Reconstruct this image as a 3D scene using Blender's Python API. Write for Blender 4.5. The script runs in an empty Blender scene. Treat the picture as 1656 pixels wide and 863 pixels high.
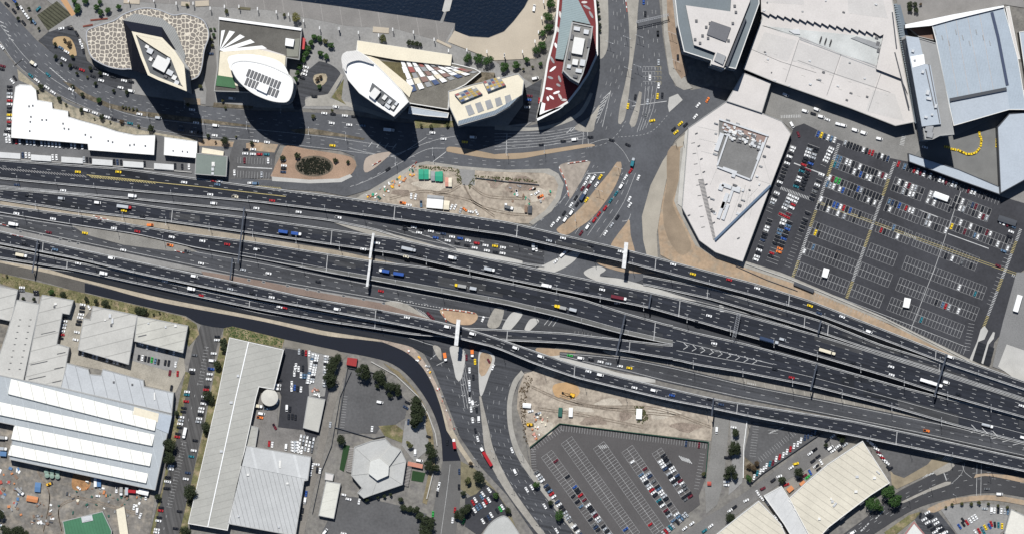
import bpy, math, random
from mathutils import Vector, noise
R = math.radians
sc = bpy.context.scene
# ---------------------------------------------------------------- camera, sky, sun, exposure
H = 3000.0          # flying height of the survey camera in metres
S = 0.5             # metres on the ground per pixel of the plan
CX, CY = 828.0, 431.5
cam = bpy.data.cameras.new('aerial_camera')
cam_o = bpy.data.objects.new('aerial_camera', cam)
sc.collection.objects.link(cam_o)
cam_o.location = (0, 0, H)
cam.sensor_width = 36
cam.lens = 36 * H / (1656 * S)
cam.clip_start = 10
cam.clip_end = 9000
sc.camera = cam_o
EL = 58.5
sx, sy = 0.20, -1.0                       # direction in which shadows fall on the plan
n_ = math.hypot(sx, sy); sx /= n_; sy /= n_
w = bpy.data.worlds.new('World'); sc.world = w
w.use_nodes = True
nt = w.node_tree; nt.nodes.clear()
sky = nt.nodes.new('ShaderNodeTexSky'); sky.sky_type = 'NISHITA'; sky.sun_disc = False
sky.sun_elevation = R(EL); sky.ozone_density = 4.0; sky.dust_density = 0.3
sky.sun_rotation = math.atan2(-sx, -sy)   # sun stands opposite to the shadows
bg = nt.nodes.new('ShaderNodeBackground'); bg.inputs[1].default_value = 0.055
ow = nt.nodes.new('ShaderNodeOutputWorld')
nt.links.new(sky.outputs[0], bg.inputs[0]); nt.links.new(bg.outputs[0], ow.inputs[0])
sl = bpy.data.lights.new('sun', 'SUN'); sl.energy = 4.9; sl.angle = R(0.5); sl.color = (1, 0.985, 0.955)
so = bpy.data.objects.new('sun', sl); sc.collection.objects.link(so)
ce = math.cos(R(EL))
d = Vector((sx * ce, sy * ce, -math.sin(R(EL))))
so.rotation_euler = d.to_track_quat('-Z', 'Y').to_euler()
so.location = (0, 300, 600)
sc.view_settings.view_transform = 'Standard'
sc.view_settings.look = 'None'
sc.view_settings.exposure = 0.0
sc.view_settings.gamma = 1.0
sc.view_settings.use_curve_mapping = False
sc.cycles.max_bounces = 4
sc.cycles.diffuse_bounces = 2
sc.cycles.glossy_bounces = 2

C = sc.collection
rnd = random.Random(7)

# ---------------------------------------------------------------- helpers
def P(px, py, z=0.0):
    k = (H - z) / H
    return ((px - CX) * S * k, (CY - py) * S * k, z)

_m = {}
def lin(c):
    c = c / 255.0
    return c / 12.92 if c <= 0.04045 else ((c + 0.055) / 1.055) ** 2.4

def mat(name, col, rough=0.85, var=0.25, scale=0.05, fine=0.12, fscale=1.2, stripe=None, spec=0.3, streak=None, metal=0.0, col2=None, pos=True):
    """procedural surface: col = linear base colour, blotches + fine grain, optional seams (angle deg, period m, width share, darkening)"""
    if name in _m: return _m[name]
    m = bpy.data.materials.new(name); m.use_nodes = True
    t = m.node_tree; N = t.nodes; L = t.links
    b = N['Principled BSDF']
    b.inputs['Roughness'].default_value = rough
    b.inputs['Specular IOR Level'].default_value = spec
    b.inputs['Metallic'].default_value = metal
    g = N.new('ShaderNodeNewGeometry')
    src = g.outputs['Position']
    if not pos:
        tc = N.new('ShaderNodeTexCoord'); src = tc.outputs['Object']
    def noise_(sc_, detail, vec):
        n = N.new('ShaderNodeTexNoise'); n.inputs['Scale'].default_value = sc_; n.inputs['Detail'].default_value = detail
        n.inputs['Roughness'].default_value = 0.6
        L.new(vec, n.inputs['Vector']); return n.outputs['Fac']
    def math_(op, a, bb=None, c=None):
        q = N.new('ShaderNodeMath'); q.operation = op
        for i, v in enumerate((a, bb, c)):
            if v is None: continue
            if isinstance(v, (int, float)): q.inputs[i].default_value = v
            else: L.new(v, q.inputs[i])
        return q.outputs[0]
    def rot(vec, ang, sx_=1, sy_=1):
        mp = N.new('ShaderNodeMapping'); mp.vector_type = 'POINT'
        mp.inputs['Rotation'].default_value = (0, 0, R(ang)); mp.inputs['Scale'].default_value = (1, 1, 1)
        L.new(vec, mp.inputs['Vector'])
        mp2 = N.new('ShaderNodeMapping'); mp2.inputs['Scale'].default_value = (sx_, sy_, 1)
        L.new(mp.outputs[0], mp2.inputs['Vector']); return mp2.outputs[0]
    a = noise_(scale, 5, src); f = noise_(fscale, 2, src)
    # factor = 1 + var*(a-.5)*2 + fine*(f-.5)*2
    v = math_('MULTIPLY_ADD', a, 3.0 * var, 1 - 1.5 * var)
    v = math_('ADD', v, math_('MULTIPLY_ADD', f, 2.4 * fine, -1.2 * fine))
    if streak is not None:
        s_ = noise_(1.0, 3, rot(src, streak, 0.012, 0.55))
        v = math_('ADD', v, math_('MULTIPLY_ADD', s_, 1.7, -0.85))
    if stripe is not None:
        ang, per, wd, dk = stripe
        sp = N.new('ShaderNodeSeparateXYZ'); L.new(rot(src, ang), sp.inputs[0])
        fr = math_('FRACT', math_('DIVIDE', sp.outputs[0], per))
        hit = math_('LESS_THAN', fr, wd)
        v = math_('MULTIPLY', v, math_('MULTIPLY_ADD', hit, -dk, 1.0))
    v = math_('MAXIMUM', v, 0.05)
    base = N.new('ShaderNodeRGB'); base.outputs[0].default_value = (*col, 1)
    bo = base.outputs[0]
    if col2 is not None:
        mx = N.new('ShaderNodeMix'); mx.data_type = 'RGBA'
        mx.inputs['A'].default_value = (*col, 1); mx.inputs['B'].default_value = (*col2, 1)
        n3 = noise_(scale * 2.3, 6, src)
        L.new(math_('MINIMUM', math_('MAXIMUM', math_('MULTIPLY_ADD', n3, 6.0, -2.8), 0.0), 1.0), mx.inputs['Factor'])
        bo = mx.outputs['Result']
    sc_n = N.new('ShaderNodeVectorMath'); sc_n.operation = 'SCALE'
    L.new(bo, sc_n.inputs[0]); L.new(v, sc_n.inputs['Scale'])
    L.new(sc_n.outputs[0], b.inputs['Base Color'])
    _m[name] = m
    return m

def plain(name, col, rough=0.5, metal=0.0, spec=0.4, coat=0.0):
    if name in _m: return _m[name]
    m = mat(name, col, rough, var=0.06, fine=0.04, scale=0.4, spec=spec, metal=metal)
    m.node_tree.nodes['Principled BSDF'].inputs['Coat Weight'].default_value = coat
    return m

class MB:
    def __init__(s): s.v = []; s.f = []; s.mi = []
    def add(s, vs, fs, mi=0):
        o = len(s.v); s.v += vs
        for f in fs: s.f.append([i + o for i in f]); s.mi.append(mi)
    def poly(s, pts, z, mi=0):
        pts = ccw(pts); s.add([(x, y, z) for x, y in pts], [list(range(len(pts)))], mi)
    def prism(s, pts, z0, z1, side=0, top=0, cap=True, bottom=False):
        pts = ccw(pts); n = len(pts)
        vs = [(x, y, z0) for x, y in pts] + [(x, y, z1) for x, y in pts]
        s.add(vs, [[i, (i + 1) % n, n + (i + 1) % n, n + i] for i in range(n)], side)
        if cap: s.add([(x, y, z1) for x, y in pts], [list(range(n))], top)
        if bottom: s.add([(x, y, z0) for x, y in pts][::-1], [list(range(n))], side)
    def box(s, c, sz, rz=0.0, mi=0, z0=None):
        """c = centre of the base, sz = (length, width, height), rz in radians"""
        cx, cy, cz = c; l, w_, h = sz; ca, sa = math.cos(rz), math.sin(rz)
        pts = [(cx + ca * a * l / 2 - sa * b_ * w_ / 2, cy + sa * a * l / 2 + ca * b_ * w_ / 2) for a, b_ in ((-1, -1), (1, -1), (1, 1), (-1, 1))]
        s.prism(pts, cz, cz + h, mi, mi, bottom=True)
    def bar(s, p, q, w_, h, mi=0):
        """beam between two points, w wide and h high (top at the points)"""
        p = Vector(p); q = Vector(q); dd = (q - p); n = Vector((-dd.y, dd.x, 0))
        if n.length < 1e-6: n = Vector((1, 0, 0))
        n = n.normalized() * w_ / 2; u = Vector((0, 0, h))
        a = [p - n - u, p + n - u, p + n, p - n]; b_ = [q - n - u, q + n - u, q + n, q - n]
        s.add([tuple(x) for x in a + b_], [[0, 1, 2, 3], [7, 6, 5, 4], [0, 4, 5, 1], [1, 5, 6, 2], [2, 6, 7, 3], [3, 7, 4, 0]], mi)
    def cyl(s, c, r0, r1, h, n=8, mi=0):
        cx, cy, cz = c
        a = [(cx + r0 * math.cos(2 * math.pi * i / n), cy + r0 * math.sin(2 * math.pi * i / n), cz) for i in range(n)]
        b_ = [(cx + r1 * math.cos(2 * math.pi * i / n), cy + r1 * math.sin(2 * math.pi * i / n), cz + h) for i in range(n)]
        s.add(a + b_, [[i, (i + 1) % n, n + (i + 1) % n, n + i] for i in range(n)] + [[n + i for i in range(n)]], mi)
    def ribbon(s, pts, w_, mi=0):
        """flat band along 3d points"""
        n = len(pts); vs = []
        for i, p in enumerate(pts):
            a = Vector(pts[max(i - 1, 0)]); b_ = Vector(pts[min(i + 1, n - 1)])
            t = b_ - a; t.z = 0
            if t.length < 1e-6: t = Vector((1, 0, 0))
            t.normalize(); q = Vector((-t.y, t.x, 0)) * w_ / 2
            p = Vector(p); vs += [tuple(p + q), tuple(p - q)]
        s.add(vs, [[2 * i, 2 * i + 1, 2 * i + 3, 2 * i + 2] for i in range(n - 1)], mi)
    def build(s, name, mats, parent=None, smooth=False):
        if not isinstance(mats, (list, tuple)): mats = [mats]
        if parent is not None and parent.type == 'EMPTY' and not parent.parent:
            lx, ly, lz = parent.location
            vs = [(x - lx, y - ly, z - lz) for x, y, z in s.v]
        else: vs = s.v
        me = bpy.data.meshes.new(name); me.from_pydata(vs, [], s.f)
        for m in mats: me.materials.append(m)
        if len(mats) > 1: me.polygons.foreach_set('material_index', s.mi)
        if smooth: me.polygons.foreach_set('use_smooth', [True] * len(me.polygons))
        me.update()
        o = bpy.data.objects.new(name, me); C.objects.link(o)
        if parent is not None: o.parent = parent
        return o

def ccw(pts):
    a = sum(pts[i][0] * pts[(i + 1) % len(pts)][1] - pts[(i + 1) % len(pts)][0] * pts[i][1] for i in range(len(pts)))
    return list(pts) if a > 0 else list(pts)[::-1]

def inset(pts, d_):
    """mitred offset of a world polygon; d_ > 0 shrinks it"""
    pts = ccw(pts); n = len(pts); out = []
    for i in range(n):
        p0, p1, p2 = Vector(pts[i - 1]), Vector(pts[i]), Vector(pts[(i + 1) % n])
        e1 = (p1 - p0).normalized(); e2 = (p2 - p1).normalized()
        n1 = Vector((-e1.y, e1.x)); n2 = Vector((-e2.y, e2.x))
        b_ = n1 + n2
        if b_.length < 1e-4: b_ = n1
        b_.normalize(); k = d_ / max(0.45, b_.dot(n1))
        out.append(tuple(p1 + b_ * k))
    return out

def tag(o, label=None, cat=None, group=None, kind=None):
    if label: o['label'] = label
    if cat: o['category'] = cat
    if group: o['group'] = group
    if kind: o['kind'] = kind
    return o
def thing(name, label, cat, loc, group=None, rz=0):
    o = bpy.data.objects.new(name, None); C.objects.link(o); o.location = loc; o.rotation_euler = (0, 0, rz)
    o.empty_display_size = 1
    return tag(o, label, cat, group)

def W(pts, z=0.0): return [P(x, y, z)[:2] for x, y in pts]

def cr(pts, step=4.0, closed=False):
    """Catmull-Rom through 2d points"""
    out = []; n = len(pts)
    rng = range(n if closed else n - 1)
    for i in rng:
        if closed: p0, p1, p2, p3 = pts[i - 1], pts[i], pts[(i + 1) % n], pts[(i + 2) % n]
        else:
            p1, p2 = pts[i], pts[i + 1]
            p0 = pts[i - 1] if i else (2 * p1[0] - p2[0], 2 * p1[1] - p2[1])
            p3 = pts[i + 2] if i + 2 < n else (2 * p2[0] - p1[0], 2 * p2[1] - p1[1])
        k = max(1, int(math.hypot(p2[0] - p1[0], p2[1] - p1[1]) / step))
        for j in range(k):
            t = j / k; a = []
            for c_ in (0, 1):
                a.append(0.5 * ((2 * p1[c_]) + (-p0[c_] + p2[c_]) * t + (2 * p0[c_] - 5 * p1[c_] + 4 * p2[c_] - p3[c_]) * t * t + (-p0[c_] + 3 * p1[c_] - 3 * p2[c_] + p3[c_]) * t ** 3))
            out.append(tuple(a))
    if not closed: out.append(tuple(pts[-1]))
    return out

def interp(tab, x):
    if x <= tab[0][0]: return tab[0][1]
    for (x0, y0), (x1, y1) in zip(tab, tab[1:]):
        if x <= x1: return y0 + (y1 - y0) * (x - x0) / (x1 - x0)
    return tab[-1][1]
def smooth_tab(tab, x, h=14):
    return (interp(tab, x - h) + 2 * interp(tab, x - h / 2) + 2 * interp(tab, x) + 2 * interp(tab, x + h / 2) + interp(tab, x + h)) / 8

def dash_line(mb, pts, z, dash, gap, w_, off=0.0, mi=0):
    """pts: world xyz polyline; painted dashes following it (gap 0 = solid)"""
    P3 = [Vector(p) for p in pts]
    if gap <= 0:
        mb.ribbon([(p.x, p.y, p.z + z) for p in P3], w_, mi); return
    d_ = -off
    for a, b_ in zip(P3, P3[1:]):
        L_ = (b_ - a).length
        if L_ < 1e-6: continue
        u = (b_ - a) / L_
        s0 = d_
        while s0 < L_:
            if s0 + dash > 0:
                st, en = max(0, s0), min(L_, s0 + dash)
                if en - st > 0.05:
                    p, q = a + u * st, a + u * en
                    mb.ribbon([(p.x, p.y, p.z + z), (q.x, q.y, q.z + z)], w_, mi)
            s0 += dash + gap
        d_ = s0 - L_
        # keep the phase of a dash that crosses the vertex
        while d_ > 0: d_ -= dash + gap

# ---------------------------------------------------------------- materials
asph_h = mat('fresh_asphalt', (0.020, 0.022, 0.027), 0.9, var=0.22, scale=0.02, fine=0.2, fscale=0.8, streak=14, spec=0.25)
asph_f = mat('flyover_asphalt', (0.021, 0.0235, 0.031), 0.9, var=0.2, scale=0.02, fine=0.18, fscale=0.8, streak=14, spec=0.25)
asph_m = mat('worn_asphalt', (0.055, 0.057, 0.063), 0.9, var=0.28, scale=0.03, fine=0.22, fscale=0.7, streak=12, spec=0.25)
asph_s = mat('street_asphalt', (0.088, 0.091, 0.099), 0.9, var=0.32, scale=0.035, fine=0.2, fscale=0.6, spec=0.25)
asph_p = mat('car_park_asphalt', (0.043, 0.0435, 0.049), 0.9, var=0.4, scale=0.025, fine=0.22, fscale=0.5, spec=0.25)
asph_g = mat('old_car_park_asphalt', (0.095, 0.094, 0.095), 0.9, var=0.3, scale=0.04, fine=0.25, fscale=0.5)
black_a = mat('new_black_asphalt', (0.0045, 0.007, 0.015), 0.75, var=0.2, scale=0.03, fine=0.2, fscale=0.5)
conc = mat('concrete', (0.30, 0.285, 0.255), 0.9, var=0.3, scale=0.05, fine=0.2, fscale=0.5)
conc_d = mat('grey_paving', (0.235, 0.23, 0.222), 0.9, var=0.2, scale=0.06, fine=0.22, fscale=0.6)
conc_l = mat('light_concrete', (0.42, 0.41, 0.385), 0.85, var=0.15, scale=0.1, fine=0.12)
barr = mat('barrier_concrete', (0.40, 0.40, 0.395), 0.85, var=0.4, scale=0.12, fine=0.3, fscale=.6)
sand = mat('sandy_ground', (0.36, 0.31, 0.25), 0.95, var=0.3, scale=0.05, fine=0.35, fscale=0.4, col2=(0.25, 0.21, 0.17))
sand2 = mat('orange_dirt', (0.34, 0.25, 0.17), 0.95, var=0.25, scale=0.06, fine=0.25, fscale=0.4, col2=(0.29, 0.235, 0.175))
brickp = mat('red_brick_paving', (0.20, 0.15, 0.125), 0.9, var=0.2, scale=0.08, fine=0.25)
beach = mat('pale_stone_paving', (0.42, 0.365, 0.29), 0.9, var=0.15, scale=0.04, fine=0.1)
yard = mat('stained_yard_ground', (0.17, 0.158, 0.142), 0.95, var=0.55, scale=0.05, fine=0.4, fscale=0.35, col2=(0.26, 0.23, 0.19))
groundm = mat('weathered_ground', (0.185, 0.175, 0.158), 0.95, var=0.25, scale=0.06, fine=0.35, fscale=0.4, col2=(0.145, 0.137, 0.13))
grassm = mat('dry_grass', (0.125, 0.12, 0.055), 0.95, var=0.6, scale=0.08, fine=0.5, fscale=0.8, col2=(0.23, 0.185, 0.115))
turfm = mat('synthetic_turf', (0.02, 0.05, 0.018), 0.95, var=0.15, fine=0.15)
scrubm = mat('dry_scrub_ground', (0.1, 0.085, 0.06), 0.95, var=0.6, scale=0.1, fine=0.5, fscale=0.9, col2=(0.18, 0.15, 0.11))
white_p = mat('white_road_paint', (0.46, 0.46, 0.45), 0.7, var=0.3, scale=0.15, fine=0.25)
yel_p = mat('yellow_road_paint', (0.42, 0.35, 0.15), 0.7, var=0.3, scale=0.2, fine=0.3)
faint_p = mat('faded_road_paint', (0.36, 0.36, 0.355), 0.8, var=0.5, scale=0.08, fine=0.3)
steel = plain('galvanised_steel', (0.30, 0.31, 0.33), 0.5, 0.3)
steel_d = plain('dark_steel', (0.05, 0.06, 0.08), 0.5, 0.3)
white_c = plain('white_cladding', (0.78, 0.78, 0.76), 0.6)
glass = plain('tinted_glass', (0.012, 0.018, 0.03), 0.12, 0.0, 0.6)
waterm = mat('dark_harbour_water', (0.004, 0.010, 0.022), 0.22, var=0.2, scale=0.03, fine=0.2, fscale=0.4, spec=0.35)
_t = waterm.node_tree; _n = _t.nodes.new('ShaderNodeTexNoise'); _n.inputs['Scale'].default_value = 0.45; _n.inputs['Detail'].default_value = 4
_b = _t.nodes.new('ShaderNodeBump'); _b.inputs['Strength'].default_value = 0.5; _b.inputs['Distance'].default_value = 0.4
_g = _t.nodes.new('ShaderNodeNewGeometry'); _t.links.new(_g.outputs['Position'], _n.inputs['Vector']); _t.links.new(_n.outputs['Fac'], _b.inputs['Height']); _t.links.new(_b.outputs[0], _t.nodes['Principled BSDF'].inputs['Normal'])
# ---------------------------------------------------------------- ground and flat surfaces
def slab(name, pts, z, m, smooth=False, thick=None, base=None):
    """flat surface of the setting; pts in plan pixels"""
    if smooth: pts = cr(pts, 5, closed=True)
    mb = MB()
    z0 = -0.3 if base is None else base
    mb.prism(W(pts, z), z0, z, 0, 0)
    return tag(mb.build(name, m), kind='structure')
mb = MB(); mb.poly([(-2600, -2600), (2600, -2600), (2600, 2600), (-2600, 2600)], 0.0)
tag(mb.build('ground', groundm), kind='structure')

Z1, Z2, Z3, ZR, ZI = 0.06, 0.10, 0.14, 0.20, 0.34
# harbour basin and quays
slab('water', [(380, -400), (455, -12), (459, 0), (550, 12), (640, 27), (736, 39), (735, 51), (759, 59), (790, 61), (815, 51), (831, 34), (848, 12), (860, -12), (900, -400)], 0.05, waterm)
slab('promenade', [(-300, -400), (370, -400), (455, -12), (459, 0), (550, 12), (736, 39), (727, 70), (800, 100), (860, 135), (872, 190), (850, 205), (740, 205), (560, 178), (350, 172), (200, 150), (130, 60), (100, 20), (-300, -300)], 0.5, conc_d)
slab('quay', [(370, -400), (459, -1), (550, 11), (736, 38), (719, 69), (640, 47), (560, 42), (430, 16), (200, 2), (180, -400)], 0.62, mat('quay_deck', (0.20, 0.19, 0.18), 0.9, var=0.2, scale=0.05, fine=0.2, stripe=(-9, 15, 0.03, -0.35)))
slab('beach_promenade', [(735, 50), (759, 60), (790, 62), (815, 52), (831, 35), (848, 13), (862, -12), (880, -300), (960, -300), (908, -5), (896, 30), (880, 70), (868, 95), (800, 98), (724, 68)], 0.7, beach, base=-0.3)
# northern streets
BOUL = [(-60, -60), (0, 2), (60, 66), (100, 98), (150, 130), (213, 152), (300, 168), (345, 174), (420, 180), (500, 182), (560, 186), (640, 198), (740, 205), (850, 205), (905, 192), (945, 162), (966, 115), (975, 60), (972, 0), (970, -60),
        (1062, -60), (1066, 0), (1072, 60), (1080, 110), (1092, 140), (1118, 146), (1150, 140), (1200, 150), (1180, 165), (1140, 190), (1112, 208), (1092, 226), (1072, 262), (1052, 310), (1040, 345), (1043, 380), (1048, 415), (1065, 440), (1000, 470), (900, 460), (840, 430), (800, 400),
        (862, 364), (892, 340), (906, 320), (912, 296), (902, 280), (886, 274), (820, 277), (760, 272), (690, 262), (672, 266), (640, 286), (600, 306), (560, 318), (520, 310), (440, 305), (400, 300), (340, 292), (340, 285), (440, 292), (540, 296), (566, 286), (578, 268), (572, 252), (550, 244), (500, 240), (400, 228), (310, 222), (230, 206), (160, 183), (110, 162), (60, 132), (28, 106), (0, 68), (-60, 10)]
slab('road', BOUL, 0.58, asph_s, base=-0.3)
slab('road', [(-20, 418), (0, 421), (137, 455), (137, 474), (60, 452), (0, 441), (-20, 437)], ZR, mat('old_road', (0.095, 0.088, 0.078), 0.9, var=0.3, scale=0.06, fine=0.3))
# service road beside the tower podium and turning circles
slab('road', [(78, 52), (96, 44), (112, 43), (124, 52), (132, 70), (141, 98), (155, 110), (200, 124), (214, 128), (213, 150), (150, 131), (100, 100), (72, 74), (62, 66)], 0.64, asph_m)
slab('road', [(348, 78), (328, 90), (330, 130), (334, 145), (332, 172), (350, 172), (346, 140), (350, 110)], 0.64, mat('light_asphalt', (0.15, 0.145, 0.14), 0.9, var=0.2, scale=0.05))
slab('road', [(497, 102), (520, 100), (540, 108), (552, 122), (548, 140), (530, 152), (510, 155), (494, 158), (494, 170), (482, 178), (474, 172), (480, 140), (488, 118)], 0.64, asph_m, True)
slab('road', [(846, 145), (870, 132), (876, 128), (872, 160), (866, 196), (848, 200), (822, 203), (846, 170)], 0.64, asph_m)
# western yards
slab('forecourt', [(-20, 70), (0, 76), (26, 108), (58, 134), (108, 164), (160, 186), (230, 209), (310, 224), (330, 230), (400, 230), (395, 262), (390, 290), (340, 290), (200, 276), (0, 258), (-20, 255)], 0.60, mat('forecourt_asphalt', (0.125, 0.125, 0.127), 0.9, var=0.3, scale=0.05, fine=0.25))
slab('verge', [(28, 112), (58, 138), (108, 168), (160, 190), (230, 211), (318, 226), (316, 231), (250, 218), (218, 218), (190, 212), (163, 203), (129, 194), (110, 188), (85, 175), (60, 162), (60, 150), (51, 139), (30, 130)], 0.66, mat('pale_dirt_verge', (0.3, 0.265, 0.2), 0.95, var=0.4, scale=0.1, fine=0.4, col2=(0.18, 0.17, 0.13)))
slab('garden_bed', [(320, 224), (378, 230), (376, 238), (322, 236)], 0.67, sand2)
slab('car_park', [(380, 226), (455, 230), (445, 250), (441, 288), (370, 290), (372, 250)], 0.66, asph_g)
slab('garden_bed', [(412, 230), (450, 234), (444, 247), (398, 243), (398, 232)], 0.70, sand2)
slab('sandy_lot', [(442, 276), (455, 250), (464, 236), (500, 242), (550, 250), (570, 256), (576, 268), (566, 284), (545, 292), (500, 294), (442, 290)], 0.70, mat('pinkish_soil', (0.30, 0.205, 0.145), 0.95, var=0.3, scale=0.06, fine=0.3), True)
slab('footpath', [(440, 286), (500, 291), (548, 289), (566, 282), (570, 286), (552, 295), (500, 297), (440, 293)], 0.76, conc_l)
slab('garden_bed', [(87, 62), (100, 59), (112, 61), (120, 72), (124, 90), (117, 92), (100, 80), (86, 72)], 0.72, mat('planter_soil', (0.38, 0.27, 0.15), 0.95, var=0.3), True)
slab('paving', [(100, 12), (105, -20), (200, -20), (200, 20), (140, 45), (132, 50), (120, 40), (96, 46), (80, 52), (75, 46)], 0.66, conc_d)
slab('garden_bed', [(60, 25), (92, 2), (116, 24), (78, 50)], 0.68, mat('dark_planting', (0.075, 0.075, 0.05), 0.95, var=0.4, scale=0.15, fine=0.4, stripe=(-52, 2.6, 0.3, 0.55)))
slab('path', [(91, -10), (102, -10), (122, 23), (116, 27)], 0.74, mat('orange_gravel_path', (0.45, 0.27, 0.14), 0.95, var=0.15))
slab('median', [(101, 131), (116, 136), (140, 152), (178, 168), (225, 180), (300, 189), (405, 203), (405, 206), (300, 197), (225, 187), (176, 175), (130, 156)], 0.72, scrubm)
slab('median', [(468, 210), (504, 208), (548, 216), (590, 224), (588, 227), (548, 221), (480, 216)], 0.72, scrubm)
slab('verge', [(296, 158), (324, 160), (324, 170), (298, 168)], 0.72, sand2)
slab('verge', [(346, 166), (385, 170), (410, 172), (408, 176), (344, 174)], 0.72, scrubm)
slab('footpath', [(493, 162), (500, 158), (530, 153), (551, 120), (556, 122), (534, 160), (565, 166), (640, 190), (636, 196), (560, 172), (494, 172)], 0.72, conc)
slab('lawn', [(536, 158), (556, 128), (552, 160), (560, 170)], 0.78, grassm)
slab('lawn', [(670, 194), (735, 196), (734, 206), (672, 208)], 0.78, grassm)
slab('traffic_island', [(548, 118), (520, 118), (508, 122), (508, 134), (518, 140), (528, 132), (527, 120)][2:7], 0.80, mat('pale_gravel', (0.33, 0.28, 0.2), 0.95, var=0.5, scale=0.3), True)
slab('garden_bed', [(497, 62), (520, 58), (540, 70), (536, 95), (515, 100), (478, 130), (482, 112)], 0.68, conc_d)
# junction islands north
isl = mat('island_concrete', (0.29, 0.272, 0.24), 0.9, var=0.35, scale=0.1, fine=0.25)
islands = [
    ('traffic_island', [(1012, -40), (1034, -40), (1031, 25), (1029, 60), (1022, 110), (1016, 160), (1009, 195), (1000, 200), (1003, 170), (1012, 130), (1018, 90), (1017, 40)], isl),
    ('traffic_island', [(1038, 150), (1033, 185), (1026, 205), (1018, 200), (1028, 170), (1034, 148)], isl),
    ('traffic_island', [(970, 170), (962, 200), (958, 213), (935, 212), (930, 205), (955, 188)], isl),
    ('footpath', [(968, -40), (980, -40), (984, 30), (982, 80), (970, 95), (969, 60)], conc),
    ('footpath', [(800, 203), (870, 206), (930, 186), (955, 150), (959, 152), (940, 186), (902, 204), (860, 212), (800, 210)], conc),
    ('median', [(800, 250), (850, 247), (900, 240), (950, 233), (962, 236), (940, 240), (880, 250), (840, 257), (800, 257)], mat('median_dirt', (0.33, 0.25, 0.17), 0.95, var=0.25)),
    ('traffic_island', [(596, 253), (632, 246), (618, 262), (600, 276), (590, 279), (588, 268)], mat('island_dirt', (0.36, 0.30, 0.25), 0.95, var=0.3)),
    ('median', [(722, 240), (735, 238), (800, 250), (800, 257), (760, 252), (722, 245)], mat('median_dirt', (0.33, 0.25, 0.17), 0.95)),
]
for nme, pp, mm in islands: slab(nme, cr(pp, 4, True), 0.74, mm, base=0.3)
slab('footpath', [(1068, -40), (1088, -40), (1090, 30), (1096, 90), (1108, 128), (1120, 143), (1106, 146), (1094, 140), (1082, 120), (1074, 60)], 0.74, conc)
slab('planted_strip', [(1078, -10), (1088, -10), (1094, 60), (1112, 120), (1102, 128), (1090, 110), (1080, 50)], 0.8, mat('brown_soil', (0.27, 0.2, 0.145), 0.95, var=0.4, scale=0.15))
slab('traffic_island', [(1082, 158), (1096, 152), (1104, 162), (1082, 182), (1080, 172)], 0.78, conc_l)
# east of the avenue: sandy reserve below the shopping building
slab('footpath', [(1096, 226), (1112, 214), (1110, 236), (1090, 260), (1078, 290), (1070, 330), (1062, 380), (1064, 420), (1120, 452), (1230, 500), (1290, 520), (1230, 512), (1110, 462), (1050, 430), (1040, 388), (1038, 350), (1052, 300), (1072, 260)], 0.66, mat('pale_path', (0.33, 0.30, 0.25), 0.95, var=0.25), base=-0.3)
slab('sandy_reserve', [(1096, 238), (1106, 236), (1104, 290), (1098, 336), (1110, 362), (1128, 392), (1154, 412), (1200, 430), (1290, 456), (1560, 580), (1656, 640), (1656, 646), (1480, 565), (1300, 500), (1216, 470), (1120, 440), (1068, 412), (1064, 370), (1072, 320), (1080, 285)], 0.70, sand2, base=-0.3)
slab('dirt_patch', [(1080, 245), (1098, 240), (1096, 300), (1088, 330), (1108, 372), (1118, 400), (1100, 412), (1078, 380), (1072, 340), (1078, 300)], 0.73, mat('brown_dirt', (0.25, 0.195, 0.14), 0.95, var=0.35, scale=0.06), True)
slab('footpath', [(1112, 232), (1106, 300), (1106, 334), (1132, 388), (1158, 406), (1202, 421), (1262, 440), (1282, 448), (1430, 512), (1568, 580), (1656, 622), (1656, 630), (1572, 590), (1440, 524), (1284, 458), (1202, 432), (1154, 416), (1124, 396), (1096, 340), (1090, 325), (1098, 290), (1100, 240)], 0.78, conc, base=-0.3)
# forecourt north of the eastern car park
slab('forecourt', [(1180, 100), (1500, 130), (1656, 100), (1700, 100), (1700, 345), (1617, 320), (1480, 266), (1440, 258), (1355, 226), (1330, 214), (1285, 214), (1264, 196), (1232, 182), (1200, 150)], 0.60, mat('forecourt_concrete', (0.20, 0.195, 0.185), 0.9, var=0.3, scale=0.04, fine=0.25), base=-0.3)
slab('car_park', [(1284, 206), (1300, 200), (1325, 212), (1356, 226), (1440, 256), (1480, 264), (1620, 318), (1660, 330), (1660, 432), (1650, 440), (1618, 540), (1608, 552), (1602, 588), (1592, 588), (1585, 580), (1568, 580), (1460, 532), (1282, 449), (1206, 424), (1248, 300), (1280, 217)], 0.68, asph_p, base=-0.3)
slab('plaza', [(1644, 440), (1680, 440), (1680, 600), (1656, 612), (1605, 592), (1612, 560), (1622, 520)], 0.74, mat('plaza_grey', (0.19, 0.188, 0.185), 0.9, var=0.12, fine=0.3))
slab('yard', [(1628, 556), (1680, 574), (1680, 640), (1614, 592)], 0.8, conc_l)
slab('traffic_island', [(1586, 532), (1592, 526), (1598, 534), (1592, 548), (1582, 552), (1572, 584), (1568, 580), (1580, 552)], 0.82, conc_l)
slab('car_park_entrance_road', [(1583, 552), (1608, 562), (1600, 592), (1571, 582)], 0.76, asph_h)
slab('traffic_island', [(1606, 536), (1609, 537), (1607, 547), (1599, 556), (1590, 588), (1587, 586), (1597, 552)], 0.86, conc_l)
slab('street', [(1440, -60), (1700, -60), (1700, 20), (1625, 8), (1470, 42), (1455, 30)], 0.70, mat('pale_street', (0.22, 0.21, 0.2), 0.9, var=0.3), base=-0.3)
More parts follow.
